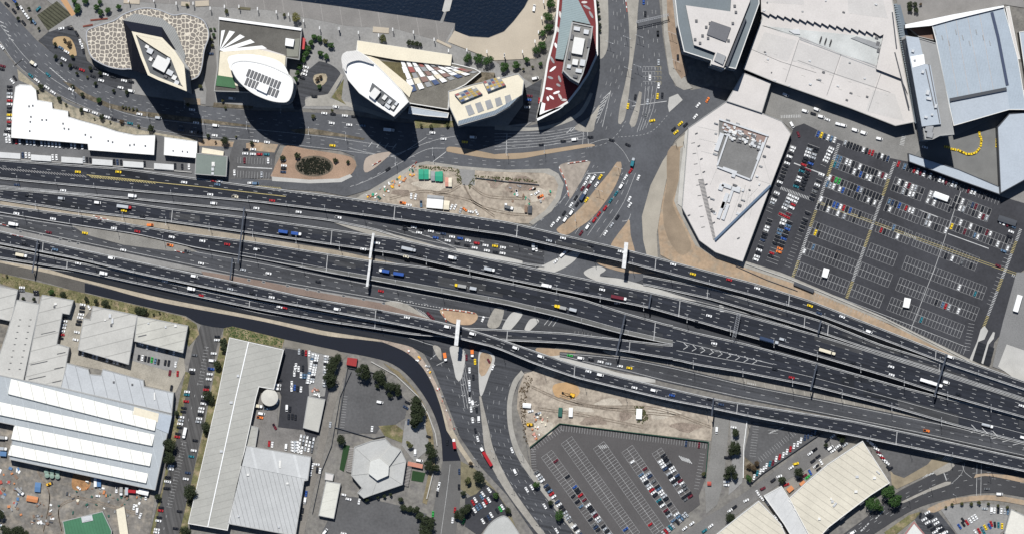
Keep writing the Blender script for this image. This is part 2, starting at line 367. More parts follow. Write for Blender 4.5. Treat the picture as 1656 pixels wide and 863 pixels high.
slab('plaza', [(1502, 205), (1545, 220), (1612, 190), (1616, 300), (1480, 250), (1500, 230)], 0.72, mat('drop_off_plaza', (0.16, 0.16, 0.155), 0.9, var=0.25), base=-0.3)

# depot site north of the viaducts
slab('worksite', [(574, 322), (600, 308), (640, 288), (672, 268), (690, 264), (745, 272), (800, 276), (880, 280), (898, 286), (904, 300), (898, 325), (880, 345), (855, 362), (800, 358), (700, 342), (640, 332)], 0.66, sand, base=-0.3)
slab('footpath', [(574, 322), (668, 266), (690, 261), (745, 269), (820, 275), (888, 273), (903, 281), (912, 298), (906, 322), (892, 342), (862, 364), (855, 360), (882, 340), (898, 320), (903, 300), (896, 286), (880, 280), (800, 278), (745, 274), (690, 266), (672, 270), (585, 325)], 0.74, conc, base=-0.3)
slab('driveway', [(742, 272), (768, 274), (768, 300), (748, 300), (744, 285)], 0.72, conc_d)
# under and south of the viaducts
slab('road', [(-20, 282), (200, 300), (420, 330), (560, 350), (640, 355), (840, 385), (1000, 440), (1200, 500), (1656, 640), (1680, 700), (1560, 690), (1200, 600), (900, 560), (860, 600), (848, 600), (838, 620), (822, 660), (825, 700), (846, 745), (900, 815), (955, 880), (875, 880), (820, 800), (776, 752), (744, 706), (722, 650), (702, 600), (684, 568), (640, 550), (560, 538), (400, 505), (250, 470), (0, 400), (-20, 396)], ZR, asph_m, base=-0.3)
slab('road', cr([(137, 457), (255, 486), (420, 518), (522, 541), (590, 549), (638, 558), (672, 580), (696, 615), (712, 655), (728, 700), (745, 744)], 5) + [(716, 745)] + cr([(716, 745), (712, 700), (695, 655), (665, 612), (635, 588), (600, 577), (540, 566), (450, 551), (372, 528)], 5)[1:] + [(362, 530), (344, 528), (325, 524), (318, 521), (300, 510), (200, 487), (137, 472)], ZR + 0.06, black_a, base=-0.3)
slab('street', [(325, 524), (344, 528), (362, 530), (352, 552), (328, 690), (288, 880), (238, 880), (282, 700), (312, 560)], ZR, mat('sw_street', (0.075, 0.073, 0.072), 0.9, var=0.2, scale=0.05, fine=0.2, streak=77), base=-0.3)
slab('street', [(716, 745), (745, 744), (745, 800), (735, 880), (690, 880), (705, 800)], ZR, mat('south_street', (0.115, 0.112, 0.108), 0.9, var=0.2, scale=0.05, fine=0.2), base=-0.3)
slab('lane', [(548, 590), (560, 596), (540, 660), (520, 745), (505, 800), (488, 880), (470, 880), (494, 800), (510, 740), (528, 660)], ZR, mat('lane_dust', (0.19, 0.175, 0.155), 0.95, var=0.3, scale=0.08, fine=0.3), base=-0.3)
slab('footpath', [(-20, 415)] + cr([(0, 418), (76, 434), (153, 453), (255, 479), (420, 511), (522, 533), (600, 545), (640, 552), (676, 580), (700, 615), (716, 650), (722, 672), (742, 712), (768, 752)], 5) + [(760, 752), (738, 720), (722, 695)] + cr([(722, 695), (712, 655), (696, 612), (672, 577), (638, 556), (590, 549), (522, 541), (420, 518), (255, 487), (153, 460), (76, 441), (0, 425)], 5)[1:] + [(-20, 421)], ZI, mat('sandstone_edge', (0.37, 0.32, 0.245), 0.9, var=0.3, scale=0.1, fine=0.25), base=-0.3)
slab('worksite', cr([(610, 548), (640, 550), (668, 562), (690, 590), (708, 625), (722, 660), (733, 690), (728, 696), (716, 660), (700, 622), (682, 592), (655, 568)], 5, True), ZI + 0.08, mat('works_dirt', (0.33, 0.27, 0.22), 0.95, var=0.4, scale=0.12, fine=0.4))
slab('verge', [(620, 586), (645, 600), (672, 630), (690, 660), (700, 700), (704, 745), (696, 790), (690, 815), (683, 812), (694, 760), (694, 715), (688, 690), (690, 660), (662, 622), (630, 596)], ZI, mat('dry_verge', (0.2, 0.165, 0.1), 0.95, var=0.5, scale=0.12, fine=0.4))
slab('verge', [(0, 441), (130, 472), (200, 488), (300, 512), (318, 524), (322, 540), (305, 560), (300, 545), (304, 527), (222, 509), (150, 494), (64, 478), (0, 458)], ZI - 0.06, grassm)
slab('verge', [(362, 530), (376, 527), (460, 548), (456, 562), (372, 545), (358, 560)], ZI - 0.06, grassm)
slab('verge', [(460, 548), (545, 566), (562, 574), (556, 580), (500, 566), (458, 560)], ZI - 0.06, mat('dusty_verge', (0.19, 0.175, 0.15), 0.95, var=0.4))
slab('verge', [(358, 545), (370, 548), (348, 660), (305, 845), (296, 880), (286, 880), (330, 690)], ZI - 0.04, grassm)
slab('verge', [(300, 600), (308, 603), (290, 690), (262, 800), (246, 880), (238, 880), (262, 790), (280, 690)], ZI - 0.04, grassm)
slab('car_park', [(461, 562), (497, 568), (545, 580), (530, 640), (516, 700), (490, 740), (445, 730), (455, 640), (446, 620)], 0.3, asph_p, base=-0.3)
slab('yard', [(497, 566), (535, 575), (525, 640), (500, 640)], 0.36, conc_d)
slab('yard', [(420, 640), (450, 640), (448, 690), (492, 695), (505, 738), (410, 722), (405, 690)], 0.36, mat('yard_grey', (0.17, 0.16, 0.15), 0.95, var=0.3, scale=0.1, fine=0.35))
slab('car_park', [(562, 592), (600, 600), (640, 625), (660, 650), (655, 675), (640, 685), (615, 690), (608, 700), (545, 700), (552, 640)], 0.3, asph_g, base=-0.3)
slab('car_park', [(548, 800), (600, 806), (660, 820), (690, 830), (680, 880), (510, 880), (528, 845)], 0.3, asph_g, base=-0.3)
slab('garden', [(612, 688), (640, 686), (652, 695), (650, 715), (622, 704)], 0.34, grassm)
slab('path', [(655, 680), (690, 670), (700, 720), (670, 745), (650, 720)], 0.30, conc_d)
slab('synthetic_lawn', [(556, 718), (566, 720), (556, 762), (549, 758)], 0.4, turfm)
slab('synthetic_lawn', [(667, 760), (688, 764), (684, 779), (665, 776)], 0.4, turfm)
slab('yard', [(0, 686), (23, 688), (15, 742), (232, 788), (252, 792), (238, 880), (-20, 880), (-20, 686)], 0.3, yard, base=-0.3)
slab('yard_patch', [(120, 765), (145, 768), (143, 790), (118, 790)], 0.36, mat('rusty_ground', (0.31, 0.17, 0.08), 0.95, var=0.5, scale=0.2, fine=0.4), True)
slab('yard', [(0, 515), (18, 520), (2, 600), (-20, 600), (-20, 515)], 0.3, yard)
slab('yard', [(112, 486), (150, 495), (135, 515), (126, 566), (208, 590), (217, 552), (296, 570), (300, 600), (284, 634), (232, 622), (166, 598), (108, 586), (92, 556), (101, 508)], 0.3, mat('workshop_apron', (0.30, 0.275, 0.23), 0.95, var=0.3, scale=0.08, fine=0.3), base=-0.3)
slab('yard', [(214, 553), (292, 571), (282, 602), (212, 582)], 0.36, conc_d)
slab('yard', [(28, 468), (64, 476), (62, 490), (27, 484)], 0.36, conc_d)
for i, (x, y, a, b_, c) in enumerate(((842, 300, 26, 13, 0), (870, 316, 16, 10, 1), (800, 296, 12, 8, 0), (700, 300, 30, 8, 1), (650, 312, 16, 6, 0), (830, 340, 24, 6, 1), (960, 680, 22, 8, 0), (1010, 672, 10, 9, 0), (1070, 668, 26, 8, 1), (1110, 690, 24, 7, 0), (880, 690, 18, 12, 1), (940, 660, 24, 6, 1), (985, 650, 22, 7, 1))):
    slab('dirt_patch', [(x + a * math.cos(t * .7) * (1 + .3 * math.sin(t * 2.3 + i)), y + b_ * math.sin(t * .7) * (1 + .3 * math.cos(t * 1.7 + i))) for t in range(9)], 0.70 if y < 400 else .42, mat('stained_soil', (0.23, 0.185, 0.15), 0.95, var=.5, scale=.15, fine=.5) if c == 0 else mat('pale_tracks', (0.42, 0.375, 0.31), 0.95, var=.3, scale=.1, fine=.4), True)
tmx = mat('churned_soil', (0.2, 0.165, 0.13), 0.95, var=.6, scale=.3, fine=.5); tb = MB()
for k, pts in enumerate(([(745, 300), (720, 312), (680, 310), (630, 322)], [(750, 300), (770, 330), (820, 345), (860, 348)], [(760, 300), (790, 318), (850, 322)], [(700, 312), (760, 325), (800, 350)], [(860, 625), (920, 650), (1000, 662), (1100, 672)], [(870, 660), (950, 672), (1040, 690)], [(905, 640), (960, 656), (1060, 660), (1150, 690)], [(60, 760), (80, 800), (70, 860)], [(110, 800), (160, 812), (220, 830)], [(100, 860), (96, 820), (130, 802)])):
    for o_ in (-1.7, 1.7): q_ = cr([(x, y + o_) for x, y in pts], 4); z_ = .72 if pts[0][1] < 400 and pts[0][0] > 500 else .44; tb.ribbon([P(x, y, z_) for x, y in q_], .8)
tag(tb.build('wheel_ruts', tmx), kind='structure')
# southern worksite and car park
slab('worksite', [(848, 604), (880, 594), (940, 618), (1075, 650), (1154, 665), (1150, 712), (1040, 700), (905, 684), (856, 722), (850, 700), (836, 660), (838, 630)], 0.36, sand, base=-0.3)
slab('dirt_mound', [(895, 622), (925, 618), (938, 632), (925, 645), (900, 642)], 0.42, mat('orange_clay', (0.42, 0.27, 0.14), 0.95, var=0.2, scale=0.15), True)
slab('footpath', cr([(848, 604), (836, 622), (828, 655), (832, 700), (850, 742), (900, 812), (955, 880)], 5) + [(944, 880)] + cr([(944, 880), (892, 815), (842, 748), (824, 702), (820, 655), (828, 618), (843, 598)], 5)[1:], 0.46, conc, base=-0.3)
slab('car_park', [(857, 724), (906, 685), (1145, 714), (1142, 770), (1130, 800), (1132, 815), (1085, 850), (1060, 880), (945, 880), (896, 810), (860, 762)], 0.4, mat('south_car_park_asphalt', (0.085, 0.08, 0.079), 0.9, var=0.2, scale=0.03, fine=0.2), base=-0.3)
slab('median', cr([(778, 640), (790, 690), (800, 730), (830, 790), (880, 860), (900, 880)], 5) + [(889, 880)] + cr([(889, 880), (868, 860), (817, 792), (787, 735), (780, 690), (775, 640)], 5)[1:], 0.46, isl, base=-0.3)
slab('street', [(1156, 668), (1180, 674), (1176, 720), (1170, 780), (1160, 815), (1142, 830), (1140, 790), (1148, 740)], 0.3, mat('dusty_street', (0.19, 0.185, 0.175), 0.9, var=0.2, scale=0.06, fine=0.25), base=-0.3)
slab('street', [(1080, 880), (1140, 836), (1180, 812), (1240, 770), (1300, 725), (1330, 700), (1400, 700), (1340, 738), (1260, 782), (1190, 832), (1150, 880)], 0.34, mat('diagonal_street', (0.15, 0.145, 0.14), 0.9, var=0.25, scale=0.06, fine=0.25), base=-0.3)
slab('street', [(1180, 672), (1210, 680), (1206, 720), (1200, 780), (1178, 800), (1184, 740)], 0.28, conc_d, base=-0.3)
slab('car_park', [(1216, 680), (1330, 700), (1232, 764), (1202, 735)], 0.38, asph_g, base=-0.3)
slab('dry_scrub', [(1204, 738), (1232, 760), (1215, 778), (1203, 772)], 0.44, scrubm)
slab('car_park', [(1262, 786), (1345, 732), (1392, 706), (1404, 716), (1340, 752), (1272, 800)], 0.4, mat('dusty_parking', (0.23, 0.215, 0.19), 0.95, var=0.3, scale=0.08), base=-0.3)
slab('car_park', [(1402, 712), (1440, 716), (1510, 738), (1500, 750), (1462, 772), (1445, 766)], 0.4, asph_g, base=-0.3)
slab('verge', [(1440, 762), (1520, 738), (1545, 740), (1530, 752), (1450, 790), (1442, 782)], 0.38, mat('brown_verge', (0.24, 0.2, 0.14), 0.95, var=0.4, scale=0.1))
slab('road', cr([(1340, 880), (1400, 836), (1450, 796), (1500, 770), (1540, 750), (1600, 742), (1656, 752), (1700, 760)], 5) + [(1700, 812)] + cr([(1700, 812), (1656, 803), (1600, 796), (1540, 804), (1480, 822), (1420, 858), (1390, 880)], 5)[1:], 0.44, mat('se_road', (0.05, 0.05, 0.053), 0.9, var=0.2, scale=0.05, fine=0.2), base=-0.3)
slab('median', cr([(1455, 812), (1490, 795), (1530, 778), (1537, 782), (1500, 795), (1462, 812)], 4, True), 0.58, isl)
slab('median', cr([(1575, 772), (1600, 769), (1656, 780), (1700, 790), (1700, 785), (1656, 771), (1600, 765), (1578, 766)], 4, False), 0.58, sand2)
slab('verge', cr([(1500, 822), (1540, 806), (1600, 800), (1656, 808), (1700, 820), (1700, 826), (1656, 816), (1600, 808), (1545, 814), (1510, 828)], 4, True), 0.52, sand2)
slab('verge', [(1430, 860), (1470, 832), (1490, 826), (1480, 838), (1440, 870)], 0.52, grassm)
slab('car_park', [(1478, 836), (1512, 820), (1560, 880), (1500, 880)], 0.5, asph_m)
slab('car_park', [(1518, 818), (1580, 812), (1634, 818), (1624, 856), (1600, 880), (1560, 880)], 0.5, conc_d)
slab('traffic_island', [(1508, 762), (1540, 744), (1544, 752), (1536, 760), (1515, 768)], 0.6, isl)
slab('lawn', [(745, 745), (768, 757), (800, 790), (822, 822), (838, 860), (800, 850), (760, 800), (745, 790)], 0.36, mat('thin_grass', (0.17, 0.15, 0.095), 0.95, var=0.5, scale=0.12, fine=0.4))
slab('car_park', [(752, 806), (770, 798), (785, 782), (800, 792), (828, 832), (815, 836), (790, 846), (775, 866), (752, 850)], 0.42, asph_p)
# islands among the southern approach lanes
for nme, pp, mm in [
    ('traffic_island', [(700, 558), (712, 562), (714, 582), (706, 574)], isl),
    ('traffic_island', [(728, 560), (752, 568), (746, 612), (738, 612), (733, 590)], conc_l),
    ('traffic_island', [(776, 566), (800, 576), (790, 610), (778, 640), (774, 610)], conc_l),
    ('garden_bed', [(778, 570), (796, 578), (784, 606), (775, 602)], sand2),
    ('traffic_island', [(713, 499), (770, 506), (762, 524), (728, 520)], mat('works_island', (0.38, 0.27, 0.18), 0.95, var=0.3, scale=0.15)),
    ('traffic_island', [(800, 498), (815, 500), (806, 528), (788, 526)], isl),
    ('traffic_island', [(828, 505), (845, 508), (820, 538), (812, 530)], conc_l),
    ('traffic_island', [(858, 515), (872, 518), (854, 536), (848, 532)], conc_l),
    ('traffic_island', [(618, 493), (632, 486), (655, 490), (680, 505), (692, 514), (660, 508)], isl),
    ('traffic_island', [(738, 402), (780, 408), (845, 422), (845, 428), (790, 422), (748, 410)], conc_l),
    ('traffic_island', [(640, 380), (600, 372), (560, 362), (540, 360), (600, 380), (700, 402), (750, 414), (700, 396)], conc),
    ('traffic_island', [(900, 372), (915, 358), (940, 335), (960, 310), (985, 280), (998, 262), (1004, 262), (1004, 278), (990, 310), (960, 350), (930, 372), (915, 380)], sand2),
    ('traffic_island', [(905, 268), (950, 260), (955, 262), (938, 296), (922, 322), (918, 316), (917, 300)], mat('works_gravel', (0.30, 0.26, 0.22), 0.95, var=0.4, scale=0.2)),
    ('traffic_island', [(988, 396), (1012, 362), (1018, 356), (1020, 380), (1026, 412), (1000, 404)], sand2),
    ('traffic_island', [(860, 440), (900, 418), (940, 402), (925, 425), (890, 442)], conc_l),
    ('traffic_island', [(944, 440), (965, 430), (980, 436), (970, 446), (1010, 452), (1100, 478), (1120, 486), (1000, 462), (960, 452)], conc_l),
    ('traffic_island', [(966, 420), (1005, 424), (1050, 438), (1060, 442), (1010, 440), (970, 428)], sand2),
    ('garden_bed', [(868, 562), (920, 566), (930, 570), (880, 575)], sand2),
    ('traffic_island', [(872, 590), (880, 572), (920, 570), (960, 588), (1000, 602), (1060, 612), (1060, 618), (1000, 612), (930, 592)], conc_l),
    ('footpath', [(975, 566), (1010, 570), (1060, 590), (1150, 612), (1200, 622), (1200, 627), (1120, 612), (1040, 592), (990, 574)], conc)]:
    slab(nme, cr(pp, 4, True), (0.80 if pp[0][1] < 470 else 0.44) + (0.06 if nme == 'garden_bed' else 0) + (0.03 if mm is conc else 0), mm, base=-0.2)
slab('median', [(105, 358), (222, 381), (300, 398), (320, 407), (275, 406), (200, 396), (140, 380)], 0.6, mat('grey_rubble', (0.22, 0.21, 0.19), 0.95, var=0.3, scale=0.08, fine=0.3))
slab('median', [(0, 323), (150, 345), (300, 366), (540, 404), (700, 438), (780, 455), (780, 461), (700, 446), (540, 412), (300, 376), (150, 352), (0, 331)], 0.6, mat('median_sand', (0.29, 0.25, 0.195), 0.95, var=0.3, scale=0.08, fine=0.3))
slab('median', [(325, 438), (420, 453), (520, 473), (620, 490), (690, 513), (730, 526), (600, 498), (420, 464), (330, 446)], 0.62, brickp)
slab('shoulder', [(0, 366), (110, 390), (255, 420), (400, 450), (620, 487), (618, 492), (420, 458), (255, 429), (110, 398), (0, 374)], 0.5, conc_d)
slab('verge', [(1180, 606), (1300, 632), (1400, 652), (1500, 676), (1500, 680), (1400, 662), (1300, 645), (1180, 622)], 0.5, mat('gravel_reserve', (0.22, 0.205, 0.18), 0.95, var=0.35, scale=0.08, fine=0.35, stripe=(-12, 7.5, 0.06, -0.5)))
# ---------------------------------------------------------------- carriageways
STRIPS = []
def ext(t):
    t = list(t)
    if t[0][0] <= 0:
        (a, b_), (c, d_) = t[0], t[1]; t.insert(0, (a - 90, b_ - 90 * (d_ - b_) / (c - a)))
    if t[-1][0] >= 1656:
        (a, b_), (c, d_) = t[-2], t[-1]; t.append((c + 90, d_ + 90 * (d_ - b_) / (c - a)))
    return t
def carriageway(name, label, cat, top, bot, zt, m, lanes, par=(1, 1), mode='deck', group=None, rank=0, joints=(), edge=(1, 1), structure=False, pw=0.55, shoulder=None):
    top, bot = ext(top), ext(bot); x0 = max(top[0][0], bot[0][0]); x1 = min(top[-1][0], bot[-1][0])
    xs = []; x = x0
    while x < x1: xs.append(x); x += 7
    xs.append(x1)
    T = []; B = []
    for x in xs:
        z = smooth_tab(zt, x, 40)
        T.append(P(x, smooth_tab(top, x), z)); B.append(P(x, smooth_tab(bot, x), z))
    n = len(xs)
    if structure: root = None; ox = (0, 0, 0)
    else:
        mid = n // 2
        root = thing(name, label, cat, ((T[mid][0] + B[mid][0]) / 2, (T[mid][1] + B[mid][1]) / 2, 0), group)
    mb = MB()
    vs = []
    for t, b_ in zip(T, B): vs += [t, b_]
    mb.add(vs, [[2 * i, 2 * i + 1, 2 * i + 3, 2 * i + 2] for i in range(n - 1)], 0)
    def low(p): return (p[0], p[1], (p[2] - 1.5) if (mode == 'deck' and p[2] > 3.2) else -0.3)
    for row, flip in ((T, 1), (B, 0)):
        vs = []
        for p in row: vs += [p, low(p)]
        mb.add(vs, [[2 * i, 2 * i + 2, 2 * i + 3, 2 * i + 1] if flip else [2 * i, 2 * i + 1, 2 * i + 3, 2 * i + 2] for i in range(n - 1)], 1)
    for i in (0, n - 1): mb.add([T[i], B[i], low(B[i]), low(T[i])], [[0, 1, 2, 3]], 1)
    if mode == 'deck':
        vs = []
        for t, b_ in zip(T, B): vs += [low(t), low(b_)]
        mb.add(vs, [[2 * i, 2 * i + 2, 2 * i + 3, 2 * i + 1] for i in range(n - 1)], 1)
    if structure: tag(mb.build(name, [m, conc]), kind='structure')
    else: mb.build('deck', [m, conc], root)
    # parapets
    def along(fr, off):
        out = []
        for t, b_ in zip(T, B):
            t = Vector(t); b_ = Vector(b_); w_ = (b_ - t).length
            if w_ < 0.5: q = t
            else: q = t + (b_ - t) * (fr + off / w_)
            out.append(tuple(q))
        return out
    for side, on in enumerate(par):
        if not on: continue
        pb = MB(); line = along(side, (pw / 2 + 0.05) * (1 if side == 0 else -1))
        a = [(p[0], p[1], p[2]) for p in line]
        for hw, hh in ((pw / 2, 0.95),):
            vs = []
            for i, p in enumerate(a):
                q = Vector(a[min(i + 1, n - 1)]) - Vector(a[max(i - 1, 0)]); q.z = 0; q.normalize(); nn = Vector((-q.y, q.x, 0)) * hw
                p = Vector(p)
                vs += [tuple(p + nn + Vector((0, 0, 0.0))), tuple(p + nn + Vector((0, 0, hh))), tuple(p - nn + Vector((0, 0, hh))), tuple(p - nn)]
            fs = []
            for i in range(n - 1):
                for k in range(3): fs.append([4 * i + k, 4 * i + k + 1, 4 * i + 4 + k + 1, 4 * i + 4 + k])
            pb.add(vs, fs)
        if structure: tag(pb.build('kerb', barr), kind='structure')
        else: pb.build('parapet', barr, root)
    for k in range(0 if structure else 7):
        x_ = rnd.uniform(max(0, x0), min(1656, x1)); ln_ = rnd.uniform(20, 110); f0 = rnd.choice([.05, .3, .55]); f1 = f0 + rnd.choice([.25, .4]); sb = MB(); vs = []
        for x, t, b_ in zip(xs, T, B):
            if x_ <= x <= x_ + ln_:
                for f in (f0, f1): q = Vector(t) + (Vector(b_) - Vector(t)) * f; vs.append((q.x, q.y, q.z + .006 + .001 * k))
        if len(vs) < 4: continue
        sb.add(vs, [[2 * i, 2 * i + 1, 2 * i + 3, 2 * i + 2] for i in range(len(vs) // 2 - 1)]); v_ = k % 3
        sb.build('resurfaced_patch', mat('resurfaced_%s' % ('dark', 'worn', 'pale')[v_], [(.015, .017, .022), (.032, .034, .039), (.045, .046, .049)][v_], .9, var=.3, scale=.05, fine=.2, streak=14), root)
    if shoulder:
        f0, f1, a0, a1 = shoulder; sb = MB(); vs = []
        for x, t, b_ in zip(xs, T, B):
            if a0 <= x <= a1:
                t, b_ = Vector(t), Vector(b_); g_ = min(1, (x - a0) / 120)
                for f in (f1 + (f0 - f1) * g_, f1): q = t + (b_ - t) * f; vs.append((q.x, q.y, q.z + .015))
        sb.add(vs, [[2 * i, 2 * i + 1, 2 * i + 3, 2 * i + 2] for i in range(len(vs) // 2 - 1)]); sb.build('concrete_shoulder', mat('grey_shoulder', (0.115, 0.115, 0.11), .9, var=.25, scale=.06, fine=.25, streak=14), root)
    # paint
    lm = MB()
    for side, on in enumerate(edge):
        if on: dash_line(lm, along(side, (1.35 if on == 1 else 2.6) * (1 if side == 0 else -1)), 0.03, 5, 0, 0.3)
    for ln in lanes:
        fr = ln[0]; ty = ln[1]; a0 = ln[2] if len(ln) > 2 else -1e9; a1 = ln[3] if len(ln) > 3 else 1e9
        if isinstance(fr, tuple): f_at = lambda x, f=fr: f[0] + (f[1] - f[0]) * (min(max(x, a0), a1) - a0) / (a1 - a0)
        else: f_at = lambda x, f=fr: f
        seg = []
        for i, x in enumerate(xs):
            if a0 <= x <= a1:
                t, b_ = Vector(T[i]), Vector(B[i]); seg.append(tuple(t + (b_ - t) * f_at(x)))
        if len(seg) > 1: dash_line(lm, seg, 0.03, *{'dash': (3.2, 8.8), 'solid': (1, 0), 'short': (1.6, 3.0)}[ty], 0.24, off=rnd.random() * 10)
    if lm.v:
        o = lm.build('lane_marking', white_p, root if not structure else None)
        if structure: tag(o, kind='structure')
    for jx in joints:
        jb = MB(); i = min(range(n), key=lambda k: abs(xs[k] - jx)); j = min(n - 1, i + 1)
        t = P(jx, smooth_tab(top, jx), smooth_tab(zt, jx, 40)); b_ = P(jx - (smooth_tab(bot, jx) - smooth_tab(top, jx)) * 0.09, smooth_tab(bot, jx), smooth_tab(zt, jx, 40))
        jb.ribbon([(t[0], t[1], t[2] + 0.05), (b_[0], b_[1], b_[2] + 0.05)], 0.55)
        jb.build('expansion_joint', barr, root)
    if mode == 'deck':
        acc = 12.0
        for i in range(1, n):
            acc += (Vector(T[i]) - Vector(T[i - 1])).length
            if acc > 34 and T[i][2] > 4 and 5 < xs[i] < 1650:
                acc = 0; pb = MB()
                t, b_ = Vector(T[i]), Vector(B[i]); z = t.z - 1.5
                a = math.atan2((b_ - t).y, (b_ - t).x); c = (t + b_) / 2; w_ = (b_ - t).length
                pb.box((c.x, c.y, z - 1.4), (w_ * 0.86, 1.7, 1.35), a); pb.box((c.x, c.y, -0.2), (min(4.5, w_ * .4), 1.5, z - 1.2), a)
                pb.build('pier', conc, root)
    STRIPS.append((rank, top, bot, zt, x0, x1, name))
    return root

via = 'parallel flyovers of the interchange'
# ground level carriageways first (rank = who is on top)
carriageway('road', None, None, [(0, 346), (130, 366), (222, 384), (318, 405), (420, 423), (543, 447), (601, 458), (731, 482), (820, 498)], [(0, 366), (110, 389), (255, 419), (400, 449), (502, 466), (619, 486), (690, 500), (820, 520)], [(0, .45), (820, .4)], asph_m, [(.33, 'dash', -90, 700), (.66, 'dash', -90, 700)], (0, 0), 'fill', structure=True, rank=0, edge=(1, 1))
carriageway('slip_road', None, None, [(0, 291), (205, 307), (420, 329), (530, 343), (650, 358), (740, 372), (850, 392), (880, 398)], [(0, 303), (205, 322), (400, 342), (530, 357), (605, 372), (680, 396), (745, 410), (850, 428), (880, 432)], [(0, .9), (420, .9), (640, .7), (900, .72)], asph_m, [(.5, 'dash', 560, 880), (.72, 'solid', 620, 760), (.3, 'dash', 640, 880)], (0, 1), 'fill', structure=True, rank=1, edge=(0, 1))
carriageway('slip_road', None, None, [(-0, 418), (76, 432), (115, 436), (255, 464), (420, 503), (522, 520), (619, 536), (668, 544), (700, 556)], [(0, 419), (76, 434), (115, 446), (255, 480), (420, 512), (522, 534), (619, 549), (668, 560), (700, 580)], [(0, .5), (700, .45)], asph_h, [], (0, 0), 'fill', structure=True, rank=1, edge=(1, 0))
carriageway('slip_road', None, None, [(975, 444), (1010, 452), (1145, 483), (1220, 507), (1394, 562), (1508, 597)], [(975, 452), (1055, 471), (1220, 512), (1339, 547), (1520, 602)], [(975, .6), (1508, .6)], asph_m, [], (0, 0), 'fill', structure=True, rank=0)
carriageway('road', None, None, [(905, 568), (960, 572), (1017, 578), (1088, 592), (1200, 619), (1367, 652), (1542, 687), (1656, 715)], [(905, 576), (960, 590), (1017, 602), (1075, 617), (1200, 644), (1339, 671), (1478, 699), (1656, 738)], [(905, .5), (1300, .6), (1500, 1.0), (1656, 1.6)], asph_m, [(.5, 'dash', 1000, 1740), (.33, 'dash', 905, 1000)], (0, 0), 'fill', structure=True, rank=0)
# elevated or embanked carriageways, each a structure one can walk round
carriageway('flyover', 'northern flyover with yellow shoulder hatching, curving east past the sandy worksite', 'flyover',
    [(0, 258), (200, 272), (420, 302), (560, 319), (640, 331), (820, 358), (1013, 403), (1220, 457), (1311, 485), (1533, 572), (1656, 615)],
    [(0, 290), (160, 305), (420, 328), (560, 345), (640, 356), (820, 381), (1013, 425), (1220, 479), (1311, 505), (1533, 589), (1656, 630)],
    [(0, 1.2), (420, 1.6), (560, 4), (640, 7.5), (820, 9), (1400, 9), (1656, 8)], asph_f,
    [(.33, 'dash', -90, 560), (.5, 'dash', 560, 1740), (.66, 'dash', -90, 560), (.14, 'short', 430, 820)], (1, 1), 'deck', via, rank=8, joints=(639, 1061, 1277, 837, 1514))
carriageway('flyover', 'north truck carriageway under the first white sign gantry, sandy shoulder to its south', 'flyover',
    [(0, 304), (120, 314), (270, 336), (400, 351), (640, 385), (820, 424), (1050, 471), (1200, 507), (1339, 545), (1520, 602), (1656, 646)],
    [(0, 324), (120, 342), (270, 359), (400, 377), (640, 411), (820, 452), (1050, 498), (1200, 541), (1295, 568), (1442, 611), (1509, 633), (1606, 661), (1656, 675)],
    [(0, 1.0), (440, 1.4), (540, 4.2), (700, 6), (820, 7), (1400, 7), (1656, 5)], asph_f,
    [(.27, 'dash'), (.5, 'dash'), (.73, 'dash')], (1, 1), 'deck', via, rank=4, joints=(279, 537, 1100))
carriageway('flyover', 'middle carriageway carrying blue and yellow trucks, second white sign gantry above it', 'flyover',
    [(0, 331), (143, 350), (280, 374), (400, 389), (600, 421), (688, 431), (820, 456), (938, 481), (1011, 505), (1088, 526)],
    [(0, 344), (89, 359), (222, 379), (318, 401), (420, 419), (543, 443), (601, 453), (731, 477), (820, 493), (902, 512), (1004, 539), (1088, 557)],
    [(0, 1.0), (440, 1.4), (540, 4.2), (700, 6), (820, 7), (1088, 7)], asph_f,
    [(.3, 'dash', 0, 1088), (.55, 'dash', 120, 1088), (.78, 'solid', 380, 1088)], (1, 1), 'deck', via, rank=4, joints=(530, 1060), edge=(1, 0), shoulder=(.78, .97, 430, 1088))
carriageway('flyover', 'long ramp passing under the southern flyover and joining the middle lanes', 'flyover',
    [(0, 398), (200, 438), (300, 462), (400, 483), (497, 501), (609, 519), (680, 527), (752, 529), (800, 531), (915, 537), (1017, 549), (1088, 557)],
    [(0, 418), (115, 436), (255, 466), (420, 501), (522, 519), (609, 532), (668, 541), (752, 547), (833, 551), (915, 555), (1017, 569), (1088, 581)],
    [(0, 2.0), (300, 2.8), (500, 4), (752, 5.6), (915, 6.5), (1000, 7), (1088, 7)], asph_f,
    [(.5, 'dash', -90, 600), (.55, 'dash', 752, 1088)], (1, 1), 'deck', via, rank=5, joints=(109, 404, 607, 821, 1019))
carriageway('flyover', 'widest eastern deck with white chevrons where the ramp joins the middle carriageway', 'flyover',
    [(1088, 526), (1118, 535), (1200, 553), (1294, 578), (1394, 606), (1450, 622), (1617, 664), (1656, 675)],
    [(1088, 581), (1126, 590), (1200, 602), (1311, 624), (1436, 656), (1542, 687), (1656, 716)],
    [(1088, 7), (1330, 7), (1460, 4.5), (1540, 1.8), (1656, 1.9)], asph_f,
    [(.14, 'dash'), (.30, 'dash'), (.46, 'dash', 1088, 1740), (.62, 'solid', 1250, 1740), (.8, 'dash', 1088, 1500)], (1, 1), 'deck', via, rank=4)
